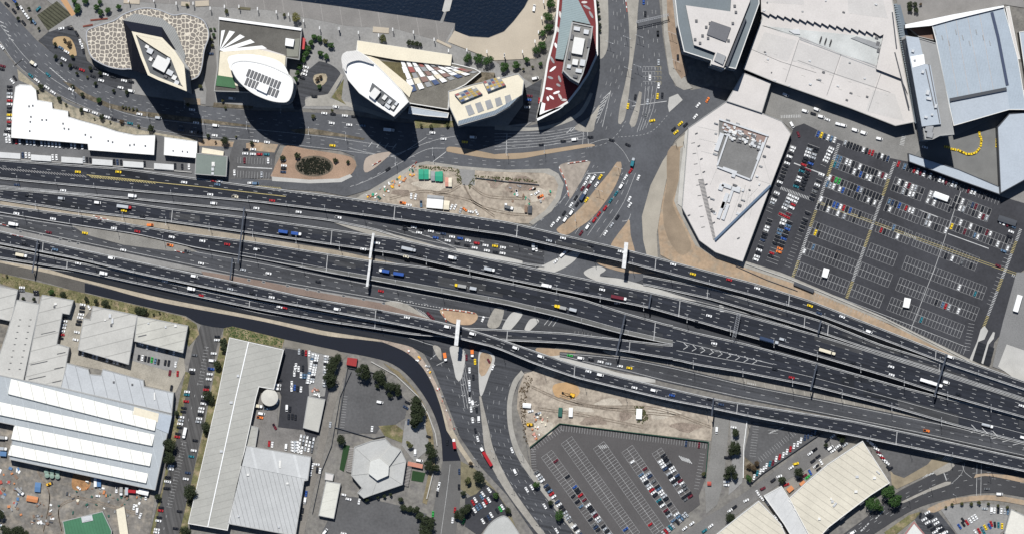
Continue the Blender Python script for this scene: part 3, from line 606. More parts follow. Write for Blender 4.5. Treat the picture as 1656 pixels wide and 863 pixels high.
carriageway('flyover', 'slip ramp running between the north truck carriageway and the northern flyover', 'flyover',
    [(1040, 444), (1150, 465), (1200, 480), (1328, 517), (1422, 555), (1517, 584), (1656, 630)],
    [(1040, 460), (1145, 483), (1200, 499), (1297, 528), (1394, 561), (1508, 597), (1656, 645)],
    [(1040, .8), (1145, 2.5), (1220, 4), (1508, 6), (1656, 6)], asph_f,
    [(.5, 'dash')], (1, 1), 'deck', via, rank=6, joints=(1145, 1302, 1340, 1520))
carriageway('flyover', 'southernmost long flyover bending past the dirt worksite, white canopy gantry above it', 'flyover',
    [(0, 373), (110, 398), (255, 429), (420, 463), (497, 480), (609, 499), (688, 514), (749, 528), (800, 544), (851, 561.5), (932, 589.6), (1022, 612.5), (1154, 643), (1200, 651), (1378, 679), (1486, 702), (1656, 740)],
    [(0, 395), (115, 417), (229, 444), (420, 483.5), (497, 497.5), (609, 518), (680, 532), (731, 545), (800, 561.5), (864, 588), (932, 611), (1075, 645.6), (1154, 661), (1220, 675), (1378, 704), (1533, 736), (1656, 762)],
    [(0, 4), (200, 6), (400, 8), (740, 11), (1200, 10.5), (1656, 9.5)], asph_f,
    [(.36, 'dash'), (.68, 'dash', -90, 500), (.64, 'dash', 500, 1740)], (1, 1), 'deck', via, rank=9, joints=(70, 608, 930, 1193, 1451), pw=0.7)

def locate(px, py, prefer=None):
    """carriageway under a plan position: (height, direction in the plan); with its height above ground"""
    best = None
    for s_ in STRIPS:
        rank, top, bot, zt, x0, x1, nm = s_
        if x0 <= px <= x1:
            yt, yb = smooth_tab(top, px), smooth_tab(bot, px)
            if yt - 1 <= py <= yb + 1:
                if best is None or rank > best[0]:
                    f = (py - yt) / max(1, yb - yt)
                    y2t, y2b = smooth_tab(top, px + 12), smooth_tab(bot, px + 12)
                    sl_ = (y2t + (y2b - y2t) * f - py) / 12
                    best = (rank, smooth_tab(zt, px, 40), math.atan2(-sl_, 1), nm)
    return best

# ---------------------------------------------------------------- painted markings at ground level
PM = MB(); PY = MB(); PF = MB()
def line(mb, pts, z, w_=0.25, dash=0, gap=0, smooth=True):
    q = cr(pts, 5) if smooth and len(pts) > 2 else pts
    dash_line(mb, [P(x, y, z) for x, y in q], 0.0, dash or 5, gap, w_, off=rnd.random() * 6)
zb = 0.62
def lanes_between(a, b_, fr, z, ty='dash'):
    """lane lines between two edge polylines given with equal point counts"""
    for f in fr:
        pts = [(p[0] + (q[0] - p[0]) * f, p[1] + (q[1] - p[1]) * f) for p, q in zip(a, b_)]
        if ty == 'dash': line(PM, pts, z, 0.17, 3, 8.5)
        else: line(PM, pts, z, 0.22)
# boulevard, both carriageways
nT = [(0, 4), (60, 70), (105, 108), (150, 136), (213, 158), (300, 173), (400, 187), (480, 194)]
nB = [(0, 36), (50, 92), (95, 124), (140, 150), (213, 176), (300, 187), (400, 202), (470, 208)]
lanes_between(nT, nB, (.2, .5, .75), zb)
sT = [(0, 40), (45, 96), (92, 132), (136, 156), (213, 186), (300, 198), (400, 208), (500, 218), (560, 226), (640, 238)]
sB = [(0, 68), (28, 106), (72, 140), (120, 166), (205, 200), (300, 219), (400, 227), (500, 238), (560, 245), (640, 255)]
lanes_between(sT, sB, (.33, .66), zb); lanes_between(sT, sB, (.97, .03), zb, 'solid')
lanes_between([(470, 182), (560, 192), (640, 206), (740, 214), (840, 212), (900, 200)], [(470, 208), (560, 216), (640, 228), (740, 236), (840, 240), (940, 232)], (.3, .6, .9), zb)
lanes_between([(800, 212), (880, 210), (940, 200)], [(800, 252), (880, 244), (950, 232)], (.12, .25, .38, .5, .63, .76), zb, 'solid')
lanes_between([(650, 245), (740, 250), (820, 256), (900, 250), (955, 240)], [(650, 268), (740, 270), (820, 275), (900, 270), (960, 256)], (.33, .66), zb)
# avenue
lanes_between([(984, -20), (988, 60), (982, 110), (960, 160), (930, 200)], [(1013, -20), (1016, 60), (1012, 120), (1000, 175), (990, 220)], (.2, .4, .6, .8), zb)
lanes_between([(1033, -20), (1031, 60), (1026, 120), (1018, 180), (1006, 215)], [(1064, -20), (1070, 60), (1078, 120), (1074, 160), (1062, 200)], (.25, .45, .65, .82), zb)
lanes_between([(1041, 140), (1038, 180), (1028, 215)], [(1070, 140), (1062, 175), (1050, 205)], (.1, .3, .5, .75), zb, 'solid')
# diagonal approach lanes through the junction
lanes_between([(920, 312), (938, 290), (955, 265)], [(970, 270), (950, 300), (930, 330)][::-1], (.2, .4, .6, .8), zb)
for a in ((905, 330), (914, 333), (924, 337)):
    line(PM, [(a[0], a[1]), (a[0] + 34, a[1] - 52)], zb, 0.22, smooth=False)
for k in range(5): line(PM, [(930 + k * 10, 378 + k * 1.5), (970 + k * 9, 320 + k * 3), (1000 + k * 7, 280)], zb, 0.22, 4 if k % 2 else 0, 5 if k % 2 else 0)
for k in range(4): line(PM, [(880 - k * 7, 345 + k * 9), (915 - k * 6, 318 + k * 6)], zb, 0.22, 3, 5)
for k in range(5): line(PM, [(840 + k * 8, 460), (872 + k * 9, 425)], zb, 0.2, smooth=False)
line(PM, [(950, 281), (978, 279)], zb, 0.5); line(PM, [(1006, 358), (1016, 356), (1020, 346)], zb, 0.3)
line(PM, [(945, 236), (975, 226), (990, 228), (1008, 245), (1018, 262)], zb, 0.22); line(PM, [(948, 240), (980, 232), (1000, 215), (1012, 196)], zb, 0.22, 2, 2)
line(PM, [(1000, 222), (1040, 218), (1060, 208), (1080, 186)], zb, 0.22, 1.5, 1.5); line(PM, [(1022, 172), (1048, 168)], zb, 0.5); line(PM, [(1048, 168), (1078, 164)], zb, 0.5)
line(PM, [(941, 215), (945, 200), (942, 235)], zb, 0.3, smooth=False); line(PM, [(950, 212), (952, 240)], zb, 0.3, smooth=False)
line(PM, [(820, 216), (818, 254)], zb, 0.4, smooth=False); line(PM, [(721, 246), (700, 262)], zb, 0.5, smooth=False)
# hatchings
for k in range(7):
    line(PM, [(986 - k * 3, 150 + k * 6.5), (975 - k * 4, 160 + k * 7)], zb, 0.5, smooth=False)
line(PM, [(988, 146), (965, 200)], zb, 0.3, smooth=False); line(PM, [(988, 146), (974, 206)], zb, 0.3, smooth=False)
for k in range(6): line(PM, [(916 + k * 7, 216 - k * 3), (924 + k * 6, 208 - k * 2)], zb, 0.5, smooth=False)
for k in range(4): line(PM, [(602 + k * 13, 230 + k * 1), (596 + k * 13, 238 + k * 1)], zb, 0.4, smooth=False)
line(PM, [(566, 240), (600, 248), (640, 252), (690, 222)], zb, 0.25); line(PM, [(596, 264), (640, 250), (700, 228), (740, 220)], zb, 0.25)
line(PM, [(575, 300), (610, 285), (650, 262), (690, 242), (720, 240)], zb, 0.25)
line(PM, [(562, 304), (600, 288), (650, 258)], zb, 0.25, 3, 5)
# yellow lane boxes
for k in range(6):
    for j in range(4):
        x0, y0 = 1040 + k * 5, 108 + j * 8
        line(PY if k > 3 else PM, [(x0, y0), (x0 + 4, y0), (x0 + 4, y0 + 5)], zb, 0.2, smooth=False)
# crossing by the towers
for k in range(7): line(PM, [(21 + k * 1.6, 108 - k * 1.2), (28 + k * 1.6, 103 - k * 1.2)][::1], zb + 0.06, 0.5, smooth=False)
for k in range(5): line(PM, [(-2 + k * 4, 34 + k * 7), (6 + k * 4, 38 + k * 7)], zb, 0.5, smooth=False)
for k in range(8): line(PM, [(80 + k * 3.5, 110 + k * 3), (84 + k * 3.5, 112 + k * 3)], zb, 0.5, smooth=False)
# roads in the south
zs = 0.24
lanes_between([(700, 575), (722, 620), (742, 670), (762, 712), (800, 770), (850, 840), (880, 880)], [(760, 575), (772, 620), (778, 660), (788, 705), (822, 765), (872, 840), (895, 880)], (.12, .28, .45, .62, .8), zs)
lanes_between([(790, 620), (784, 660), (792, 710), (815, 765), (865, 835), (900, 880)], [(838, 600), (822, 650), (824, 700), (846, 745), (894, 812), (945, 880)], (.12, .36, .6, .84), zs)
for k in range(4): line(PM, [(742 + k * 3, 590), (746 + k * 4, 625), (752 + k * 5, 660)], zs, 0.22, smooth=False)
line(PM, [(696, 580), (712, 566)], zs, 0.4); line(PM, [(706, 590), (718, 584)], zs, 0.4)
for px_, py_ in ((748, 622), (749, 640), (768, 650), (772, 655)): line(PM, [(px_ - 3, py_ - 2), (px_, py_), (px_ + 3, py_ - 2)], zs, 0.4, smooth=False)

for k in range(4): line(PM, [(672 + k * 4, 497 + k * 2), (690 + k * 5, 520 + k * 2)], 0.5, 0.3, smooth=False)
line(PM, [(640, 484), (700, 495), (760, 503)], 0.5, 0.5, 1.2, 1.2)
line(PM, [(335, 560), (312, 650), (280, 780), (262, 870)], zs, 0.2, 2, 8)
line(PM, [(728, 750), (722, 800), (712, 870)], zs, 0.25)
for k in range(3): line(PM, [(880 + k * 7, 525 + k), (900 + k * 6, 500 + k)], zs, 0.4, smooth=False)
# south east road
ze = 0.48
lanes_between([(1345, 875), (1400, 832), (1455, 795), (1500, 772), (1545, 752), (1600, 745), (1656, 755)], [(1380, 880), (1420, 852), (1470, 822), (1510, 806), (1550, 795), (1600, 790), (1656, 796)], (.22, .4, .62, .82), ze)
line(PM, [(1580, 750), (1579, 802)], ze, 0.3, smooth=False); line(PM, [(1587, 750), (1586, 802)], ze, 0.3, smooth=False); line(PM, [(1525, 760), (1531, 776)], ze, 0.6, smooth=False)
line(PM, [(1540, 780), (1555, 765), (1560, 748)], ze, 0.22); line(PM, [(1572, 772), (1560, 762), (1556, 750)], ze, 0.22)
for k in range(5): line(PM, [(1492 + k * 5, 772 - k * 2), (1500 + k * 6, 766 - k * 2)], ze, 0.5, smooth=False)
for k in range(5): line(PM, [(1524 + k * 3, 742 + k * .6), (1530 + k * 3, 736 + k * .6)], ze, 0.6, smooth=False)
for k in range(4): line(PM, [(1416 + k * 3, 838 - k * 3), (1420 + k * 3, 834 - k * 3)], ze, 0.9, smooth=False); line(PM, [(1392 + k * 3, 858 - k * 3), (1396 + k * 3, 854 - k * 3)], ze, 0.9, smooth=False)
# chevrons, each follows the deck it lies on
def on_deck(px, py, dz=0.04):
    l = locate(px, py); z = (l[1] if l else 0.2) + dz
    return P(px, py, z)
def deck_line(mb, pts, w_): mb.ribbon([on_deck(x, y) for x, y in pts], w_)
CH = MB()
for k in range(9): deck_line(CH, [(1106 + k * 14, 553.5 + k * 3.1), (1112 + k * 14, 560 + k * 2.9), (1105 + k * 14, 564 + k * 2.9)], 0.55)
for k in range(6): deck_line(CH, [(1571 + k * 17, 686 + k * 5), (1581 + k * 17, 696 + k * 5), (1570 + k * 17, 698.5 + k * 5)], 0.55)
for k in range(17): deck_line(CH, [(1440 + k * 5.5, 655 + k * 1.55), (1444 + k * 5.5, 661 + k * 1.5)], 0.3)
deck_line(CH, [(1094, 550), (1250, 588)], 0.3); deck_line(CH, [(1094, 566), (1250, 594)], 0.3)
deck_line(CH, [(655, 371), (700, 385), (739, 402)], 0.3); deck_line(CH, [(690, 396), (739, 404)], 0.3)
for k in range(5): deck_line(CH, [(1163 + k * 0.3, 493 + k * 2.4), (1170 + k * 0.3, 493.5 + k * 2.4)], 0.6)
for k in range(5): deck_line(CH, [(1258 + k * 3, 525 + k * .8), (1264 + k * 3, 522 + k * .8)], 0.5)
for k in range(5): deck_line(CH, [(1208 + k * 3, 613 + k * .8), (1210 + k * 3, 620 + k * .6)], 0.6)
tag(CH.build('road_marking', white_p), kind='structure')

YH = MB()
for k in range(24): deck_line(YH, [(144 + k * 4.4, 284 + k * .42), (150 + k * 4.4, 288 + k * .42)], 0.5)
deck_line(YH, [(140, 283), (200, 289), (260, 296), (330, 303), (400, 311), (462, 318)], 0.5)
for k in range(14): deck_line(YH, [(412 + k * 3, 299 + k * .3), (416 + k * 3, 302 + k * .3)], 0.3)
tag(YH.build('yellow_road_marking', yel_p), kind='structure')
WH = MB()
for k in range(30): deck_line(WH, [(0 + k * 4.6, 271 + k * .42), (6 + k * 4.6, 275 + k * .42)], 0.4)
tag(WH.build('shoulder_hatching', mat('faded_hatching_paint', (0.32, 0.31, 0.3), 0.8, var=0.3)), kind='structure')
# ---------------------------------------------------------------- buildings
def roofmat(name, col, stripe=None, var=0.13, fine=0.12, rough=0.65, scale=0.06):
    return mat(name, col, rough, var=var, scale=scale, fine=fine, fscale=0.8, stripe=stripe)
r_white = roofmat('white_membrane_roof', (0.80, 0.80, 0.79), var=0.05)
r_cream = roofmat('cream_roof', (0.66, 0.60, 0.47), var=0.08)
r_pale = roofmat('pale_beige_roof', (0.53, 0.50, 0.475), var=0.1, fine=.1)
r_grey = roofmat('grey_flat_roof', (0.27, 0.275, 0.28), var=0.2)
r_dgrey = roofmat('dark_grey_roof', (0.10, 0.105, 0.11), var=0.25, fine=0.2)
r_rib = roofmat('ribbed_grey_roof', (0.41, 0.40, 0.37), (-14, 6.2, 0.05, 0.16), var=0.16)
r_rib2 = roofmat('ribbed_long_roof', (0.35, 0.345, 0.315), (-14 + 90, 5.5, 0.09, 0.18), var=0.14)
r_blue = roofmat('blue_grey_metal_roof', (0.33, 0.38, 0.43), (12, 2.2, 0.12, 0.08), var=0.08)
r_lblue = roofmat('light_blue_grey_roof', (0.37, 0.41, 0.455), var=0.08)
wall_m = mat('pale_wall', (0.42, 0.41, 0.39), 0.8, var=0.15, scale=0.1)
wall_d = plain('dark_cladding', (0.05, 0.055, 0.065), 0.5, 0.1)
parap_l = plain('white_parapet', (0.66, 0.65, 0.62), 0.7)
parap_g = plain('grey_parapet', (0.33, 0.33, 0.32), 0.7)
unit_m = plain('rooftop_unit_metal', (0.50, 0.51, 0.52), 0.45, 0.2)
unit_d = plain('rooftop_unit_dark', (0.11, 0.11, 0.115), 0.5, 0.2)

def pc(pts): return (sum(p[0] for p in pts) / len(pts), sum(p[1] for p in pts) / len(pts))
def building(name, label, cat, pts, h, roof, wall=None, par=0.5, parm=None, parw=0.5, units=(), group=None, base=0.0, bands=None, world=None):
    """pts = roof outline as seen in the plan; units = (x, y, w, l, height, angle, dark)"""
    wp = world or W(pts, h); c = pc(wp)
    t = thing(name, label, cat, (c[0], c[1], base), group)
    mb = MB(); mb.prism(wp, base - 0.3, h - 0.02, cap=False); mb.build('wall', wall or wall_m, t)
    mb = MB(); mb.prism(inset(wp, 0.02), h - 0.4, h); mb.build('roof', roof, t)
    if par:
        o_, i_ = inset(wp, -0.06), inset(wp, parw); n = len(o_); mb = MB(); z1 = h + par; z0 = h - 0.5
        vs = []
        for a, b_ in zip(o_, i_): vs += [(a[0], a[1], z0), (a[0], a[1], z1), (b_[0], b_[1], z1), (b_[0], b_[1], z0)]
        fs = []
        for i in range(n):
            j = (i + 1) % n
            for k in range(3): fs.append([4 * i + k, 4 * j + k, 4 * j + k + 1, 4 * i + k + 1])
        mb.add(vs, fs); mb.build('parapet', parm or parap_g, t)
    for u in units:
        x, y, w_, l, hh, a, dk = u
        mb = MB(); p = P(x, y, h); mb.box((p[0], p[1], h), (w_ * S, l * S, hh), R(-a))
        if w_ * l > 30:
            mb.box((p[0], p[1], h + hh), (w_ * S * .6, l * S * .6, 0.35), R(-a))
        mb.build('rooftop_unit', (unit_d, unit_m, parap_l)[0 if dk == 1 else 2 if dk == 2 else 1], t)
    if bands:
        lo, st = bands; z = lo
        while z < h - 1.5:
            mb = MB(); mb.prism(inset(wp, -0.22), z, z + 0.55, bottom=True); mb.build('floor_slab', parap_g, t); z += st
    return t
def level(t, name, pts, z0, z1, m, side=None):
    mb = MB(); mb.prism(W(pts, z1), z0, z1, 0, 1); return mb.build(name, [side or m, m], t)
def roofline(t, pts_list, z, w_=0.35, m=None, name='roof_seam'):
    mb = MB()
    for a in pts_list:
        for p, q in zip(a, a[1:]):
            mb.bar(P(*p, z + .12), P(*q, z + .12), w_, 0.2)
    return mb.build(name, m or unit_d, t)
def runit(n, cx, cy, sx_, sy_, ang=0, seed=1, hmax=1.8):
    r = random.Random(seed); out = []; a = R(ang)
    for i in range(n):
        u, v = r.uniform(-sx_, sx_), r.uniform(-sy_, sy_)
        out.append((cx + u * math.cos(a) - v * math.sin(a), cy + u * math.sin(a) + v * math.cos(a), r.uniform(2, 6), r.uniform(2, 5), r.uniform(0.8, hmax), ang, r.choice([0, 0, 1, 2])))
    return out

# --- tower A: podium with cell patterned roof
vor = bpy.data.materials.new('cell_patterned_roof'); vor.use_nodes = True
t_ = vor.node_tree; b_ = t_.nodes['Principled BSDF']; b_.inputs['Roughness'].default_value = 0.8
g_ = t_.nodes.new('ShaderNodeNewGeometry'); v_ = t_.nodes.new('ShaderNodeTexVoronoi'); v_.feature = 'DISTANCE_TO_EDGE'; v_.inputs['Scale'].default_value = 0.29; v_.inputs['Randomness'].default_value = 0.62
t_.links.new(g_.outputs['Position'], v_.inputs['Vector'])
q_ = t_.nodes.new('ShaderNodeMath'); q_.operation = 'LESS_THAN'; q_.inputs[1].default_value = 0.085
t_.links.new(v_.outputs['Distance'], q_.inputs[0])
x_ = t_.nodes.new('ShaderNodeMix'); x_.data_type = 'RGBA'; x_.inputs['A'].default_value = (0.185, 0.165, 0.145, 1); x_.inputs['B'].default_value = (0.60, 0.545, 0.45, 1)
t_.links.new(q_.outputs[0], x_.inputs['Factor']); t_.links.new(x_.outputs['Result'], b_.inputs['Base Color'])
podA = [(140, 51), (153, 43), (184, 33), (201, 22), (230, 13), (255, 15), (280, 24), (295, 22), (311, 25), (329, 33), (337, 48), (338, 61), (331, 82), (327, 108), (321, 124), (309, 130), (300, 132), (262, 124), (214, 113), (199, 113), (179, 110), (160, 102), (147, 92), (141, 74)]
A = building('podium_building', 'rounded two lobed podium with cream cell patterned roof around the diamond shaped tower', 'building', cr(podA, 4, True), 12, vor, wall_d, 0.5, steel, 0.8)
level(A, 'sloping_roof', [(199, 33), (217, 22), (262, 30), (283, 46), (300, 90), (297, 110), (262, 66), (213, 56)], 12, 13.5, roofmat('slatted_grey_roof', (0.26, 0.265, 0.26), (35, 1.6, 0.3, 0.25), var=0.1))
building('tower', 'diamond shaped tower with cream roof frame around a dark plant well', 'tower', [(213, 52), (262, 62), (283, 84), (297, 107), (301, 147), (256, 129), (240, 121), (228, 92)], 64, r_dgrey, glass, 0.0, bands=(14, 3.8))
TA = bpy.data.objects['tower']
mb = MB()
lo_ = [P(*q, 12.5) for q in ((199, 33), (262, 44), (290, 90), (300, 144), (256, 128), (213, 113))]
hi_ = [P(*q, 60) for q in ((214, 53), (262, 63), (283, 85), (300, 145), (256, 128), (239, 120))]
mb.add(lo_ + hi_, [[i, (i + 1) % 6, 6 + (i + 1) % 6, 6 + i] for i in range(6)]); mb.build('sloping_glass_skirt', plain('matt_dark_facade', (0.012, 0.015, 0.028), 0.85, 0, 0.1), TA)
def ring(t, outer, inner_d, z0, z1, m, name):
    wp = W(outer, z1); o_, i_ = ccw(wp), inset(wp, inner_d); n = len(o_); mb = MB(); vs = []
    for a, b2 in zip(o_, i_): vs += [(a[0], a[1], z0), (a[0], a[1], z1), (b2[0], b2[1], z1), (b2[0], b2[1], z0)]
    fs = [[4 * i + k, 4 * ((i + 1) % n) + k, 4 * ((i + 1) % n) + k + 1, 4 * i + k + 1] for i in range(n) for k in range(3)]
    mb.add(vs, fs); return mb.build(name, m, t)
ring(TA, [(213, 51), (262, 61), (283, 83), (298, 106), (302, 148), (256, 130), (239, 122), (227, 92)], 2.2, 62, 66.5, r_cream, 'crown_frame')
level(TA, 'crown_plate', [(217, 54), (262, 63), (283, 84), (298, 108), (301, 146), (293, 137), (276, 94), (250, 78), (226, 62)], 64, 66.3, r_cream)
for x, y, w_, l, hh, dk in ((261, 104, 22, 20, 4.5, 2), (243, 83, 9, 8, 2.5, 0), (250, 92, 8, 6, 2, 1), (275, 118, 10, 8, 2.5, 0), (282, 126, 7, 7, 2, 2), (244, 96, 5, 6, 1.6, 2), (272, 98, 6, 8, 2, 0), (286, 134, 7, 6, 1.6, 0), (238, 76, 6, 5, 1.6, 2), (268, 124, 6, 4, 1.6, 1)):
    mb = MB(); p = P(x, y, 64); mb.box((p[0], p[1], 64), (w_ * S, l * S, hh), R(-28)); mb.build('rooftop_unit', (unit_m, unit_d, parap_l)[dk], TA)
# --- tower B: white lens on a striped podium
B_ = building('podium_building', 'rectangular podium with dark roof garden, cream deck and fan of white and grey stripes', 'building', [(354, 28), (488, 46), (487, 62), (484, 97), (464, 94), (462, 116), (420, 150), (346, 148), (352, 110)], 14, mat('dark_gravel_roof', (0.105, 0.1, 0.09), .9, var=.3, scale=.1, fine=.3), wall_m, 0.5, parap_g, 0.5)
level(B_, 'roof_terrace', [(356, 84), (410, 78), (462, 91), (460, 118), (430, 150), (352, 132)], 14, 14.6, r_cream)
level(B_, 'green_deck', [(351, 122), (378, 126), (381, 143), (349, 139)], 14, 15.0, mat('green_deck', (0.06, 0.14, 0.07), 0.9, var=0.3))
fan = [(358, 50), (364, 49), (371, 50), (380, 52), (388, 56), (396, 60), (405, 64), (412, 69), (424, 74), (432, 79)]
for k in range(0, 9, 2): level(B_, 'roof_stripe', [(355, 83 - k * .3), fan[k], fan[k + 1]] + ([(362, 84)] if k > 4 else []), 14, 14.5 + k * .02, r_white)
level(B_, 'roof_stripe', [(376, 84), (428, 79), (462, 90), (440, 90)], 14, 14.4, r_pale)
level(B_, 'side_roof', [(463, 66), (485, 62), (482, 92), (464, 92)], 14, 14.6, mat('olive_grey_roof', (0.2, 0.2, 0.17), .9))
level(B_, 'stair_core', [(462, 62), (476, 64), (474, 76), (461, 74)], 14, 18, r_white)
level(B_, 'roof_edge_beam', [(354, 28), (488, 46), (487, 50), (354, 32)], 14, 15.8, r_white)
level(B_, 'red_awning', [(488, 60), (494, 63), (492, 80), (487, 80)], 4, 8, mat('red_awning', (0.42, 0.06, 0.06), 0.7))
lensB = [(374, 104), (388, 98), (408, 99), (430, 104), (452, 113), (471, 125), (474, 143), (467, 163), (454, 166), (433, 162), (408, 151), (387, 133), (377, 118)]
level(B_, 'stepped_terrace', cr([(370, 92), (392, 88), (420, 90), (448, 98), (462, 110), (466, 130), (440, 140), (380, 118), (370, 104)], 4, True), 14, 30, r_white, glass)
TB = building('tower', 'white lens shaped tower with rows of dark skylight frames on its roof', 'tower', cr(lensB, 4, True), 55, r_white, glass, 0.5, parap_l, 0.9, bands=(16, 3.8))
for k in range(10):
    for j in range(2):
        if k in (4, 5, 6) and j == 1: continue
        mb = MB(); x, y = 402 + k * 5.4 + (j * -3), 118 + k * 2.2 + j * 14
        p = P(x, y, 55); mb.box((p[0], p[1], 55), (2.0, 6.0, 0.9), R(-22)); mb.build('skylight_frame', unit_d, TB)
level(TB, 'plant_screen', [(420, 133), (436, 139), (431, 152), (414, 144)], 55, 58, r_white)
# --- tower C: second lens and patchwork podium
podC = [(578, 66), (731, 89), (730, 102), (767, 111), (778, 117), (752, 138), (727, 150), (725, 178), (664, 168), (640, 160), (600, 140), (575, 96)]
Cc = building('podium_building', 'wedge shaped podium with cream roof strip and patchwork of red, white and grey panels', 'building', podC, 12, mat('brown_gravel_roof', (0.155, 0.145, 0.125), .9, var=.3, scale=.12, fine=.35), wall_m, 0.5, parap_l, 0.6)
level(Cc, 'roof_strip', [(578, 66), (731, 89), (729, 107), (640, 97), (578, 86)], 12, 15, r_cream)
level(Cc, 'roof_garden', [(612, 99), (650, 102), (668, 122), (664, 134), (640, 124), (618, 108)], 12, 12.5, mat('brown_planting', (0.11, 0.095, 0.05), 0.95, var=0.5, scale=0.2, fine=0.5))
level(Cc, 'roof_deck', [(588, 88), (612, 96), (668, 142), (662, 158), (632, 128)], 12, 13.5, r_cream)
pr = random.Random(3)
redm = mat('red_roof_panel', (0.30, 0.10, 0.09), 0.8, var=0.2); pinkm = mat('brown_roof_panel', (0.25, 0.16, 0.14), 0.8, var=0.2); blum = mat('blue_roof_panel', (0.07, 0.10, 0.19), 0.8, var=0.3)
for k in range(9):
    for j in range(5):
        u0, u1 = (k + (.0 if j % 2 else .15)) / 9, (k + .8) / 9; v0, v1 = j / 5, (j + .96) / 5
        a, b2, c2, d2 = (646, 98), (728, 107), (776, 116), (664, 150)
        def bl(u, v): 
            return (a[0] * (1 - u) * (1 - v) + b2[0] * u * (1 - v) + c2[0] * u * v + d2[0] * (1 - u) * v, a[1] * (1 - u) * (1 - v) + b2[1] * u * (1 - v) + c2[1] * u * v + d2[1] * (1 - u) * v)
        m = ([r_white, r_white, r_white, redm, r_white, r_grey, r_white, pinkm, r_white][(k + 2 * j) % 9] if j < 3 else ([r_white, r_cream, pinkm][(k + j) % 3] if j == 3 else [blum, r_white, r_grey][k % 3]))
        level(Cc, 'roof_panel', [bl(u0, v0), bl(u1, v0), bl(u1, v1), bl(u0, v1)], 12, 12.6 + 0.4 * ((k + j) % 3), m)
lensC = [(553, 92), (560, 84), (578, 82), (593, 91), (612, 108), (632, 128), (650, 147), (661, 165), (637, 189), (609, 171), (581, 151), (563, 130), (554, 110)]
TC = building('tower', 'long white lens shaped tower with open dark plant bay at its lower end', 'tower', lensC[:8] + lensC[8:], 57, r_white, glass, 0.5, parap_l, 0.8, bands=(14, 3.8))
level(TC, 'stepped_crown', cr([(552, 94), (558, 85), (578, 83), (592, 92), (604, 104), (580, 98), (562, 104), (560, 116), (555, 110)], 3, True), 56, 60, roofmat('tiled_crown', (0.6, 0.585, 0.56), (-40, 1.5, 0.2, 0.15)))
level(TC, 'plant_well', [(602, 134), (646, 168), (637, 182), (611, 166), (597, 148)], 56, 57.3, r_dgrey)
for x, y, w_, l, hh, dk in ((606, 152, 12, 16, 4, 2), (622, 158, 6, 8, 2, 2), (630, 165, 5, 7, 2, 0), (627, 172, 9, 5, 2, 0), (636, 174, 5, 6, 2, 2), (612, 145, 5, 5, 2, 1), (619, 167, 5, 5, 2, 1), (641, 168, 4, 6, 2, 0)):
    mb = MB(); p = P(x, y, 57.3); mb.box((p[0], p[1], 57.3), (w_ * S, l * S, hh), R(-38)); mb.build('rooftop_unit', (unit_m, unit_d, parap_l)[dk], TC)
tag(level(None, 'courtyard_garden', [(664, 150), (726, 130), (778, 117), (800, 118), (798, 132), (768, 138), (727, 152), (725, 175), (664, 168)], 0.6, 7, scrubm), 'planted brown courtyard terrace between the patchwork podium and the striped roof building', 'terrace')
building('canopy', 'narrow curved white glass canopy bridging the two buildings', 'canopy', [(662, 172), (690, 177), (726, 183), (724, 191), (690, 188), (660, 184)], 9, r_lblue, glass, 0.4, parap_l)
# --- building D: striped cream roof
D_ = building('office_block', 'cream and grey striped office block with two boxes of coloured roof panels', 'building', [(725, 148), (768, 136), (800, 129), (838, 119), (848, 130), (845, 153), (825, 173), (800, 187), (741, 204), (726, 172)], 36, r_cream, glass, 0.5, parap_g, 0.6, bands=(4, 3.8))
for k in range(5): level(D_, 'roof_stripe', [(752 + k * 16, 172 - k * 4), (761 + k * 16, 169 - k * 4), (768 + k * 15, 184 - k * 5), (758 + k * 15, 188 - k * 5)], 36, 36.4, r_grey)
level(D_, 'glazed_edge', [(741, 196), (800, 179), (840, 156), (844, 154), (825, 173), (800, 186), (741, 203)], 36, 36.5, roofmat('glazed_edge', (0.2, 0.24, 0.28), (30, 1.6, 0.3, 0.3)))
for (a, b2, c2, d2), nc, nr in ((((735, 153), (768, 140), (780, 152), (746, 166)), 5, 4), (((781, 132), (808, 124), (818, 138), (789, 149)), 5, 4)):
    bx = level(D_, 'roof_box', [a, b2, c2, d2], 36, 39, r_grey)
    cols = [redm, blum, r_cream, r_grey, mat('ochre_panel', (0.4, 0.28, 0.08), 0.8)]
    for i in range(nc):
        for j in range(nr):
            def bl(u, v): return tuple(a[q] * (1 - u) * (1 - v) + b2[q] * u * (1 - v) + c2[q] * u * v + d2[q] * (1 - u) * v for q in (0, 1))
            u0, u1, v0, v1 = (i + .12) / nc, (i + .88) / nc, (j + .1) / nr, (j + .9) / nr
            level(D_, 'coloured_panel', [bl(u0, v0), bl(u1, v0), bl(u1, v1), bl(u0, v1)], 39, 39.25, cols[(i * 3 + j * 2 + i * j) % 5])
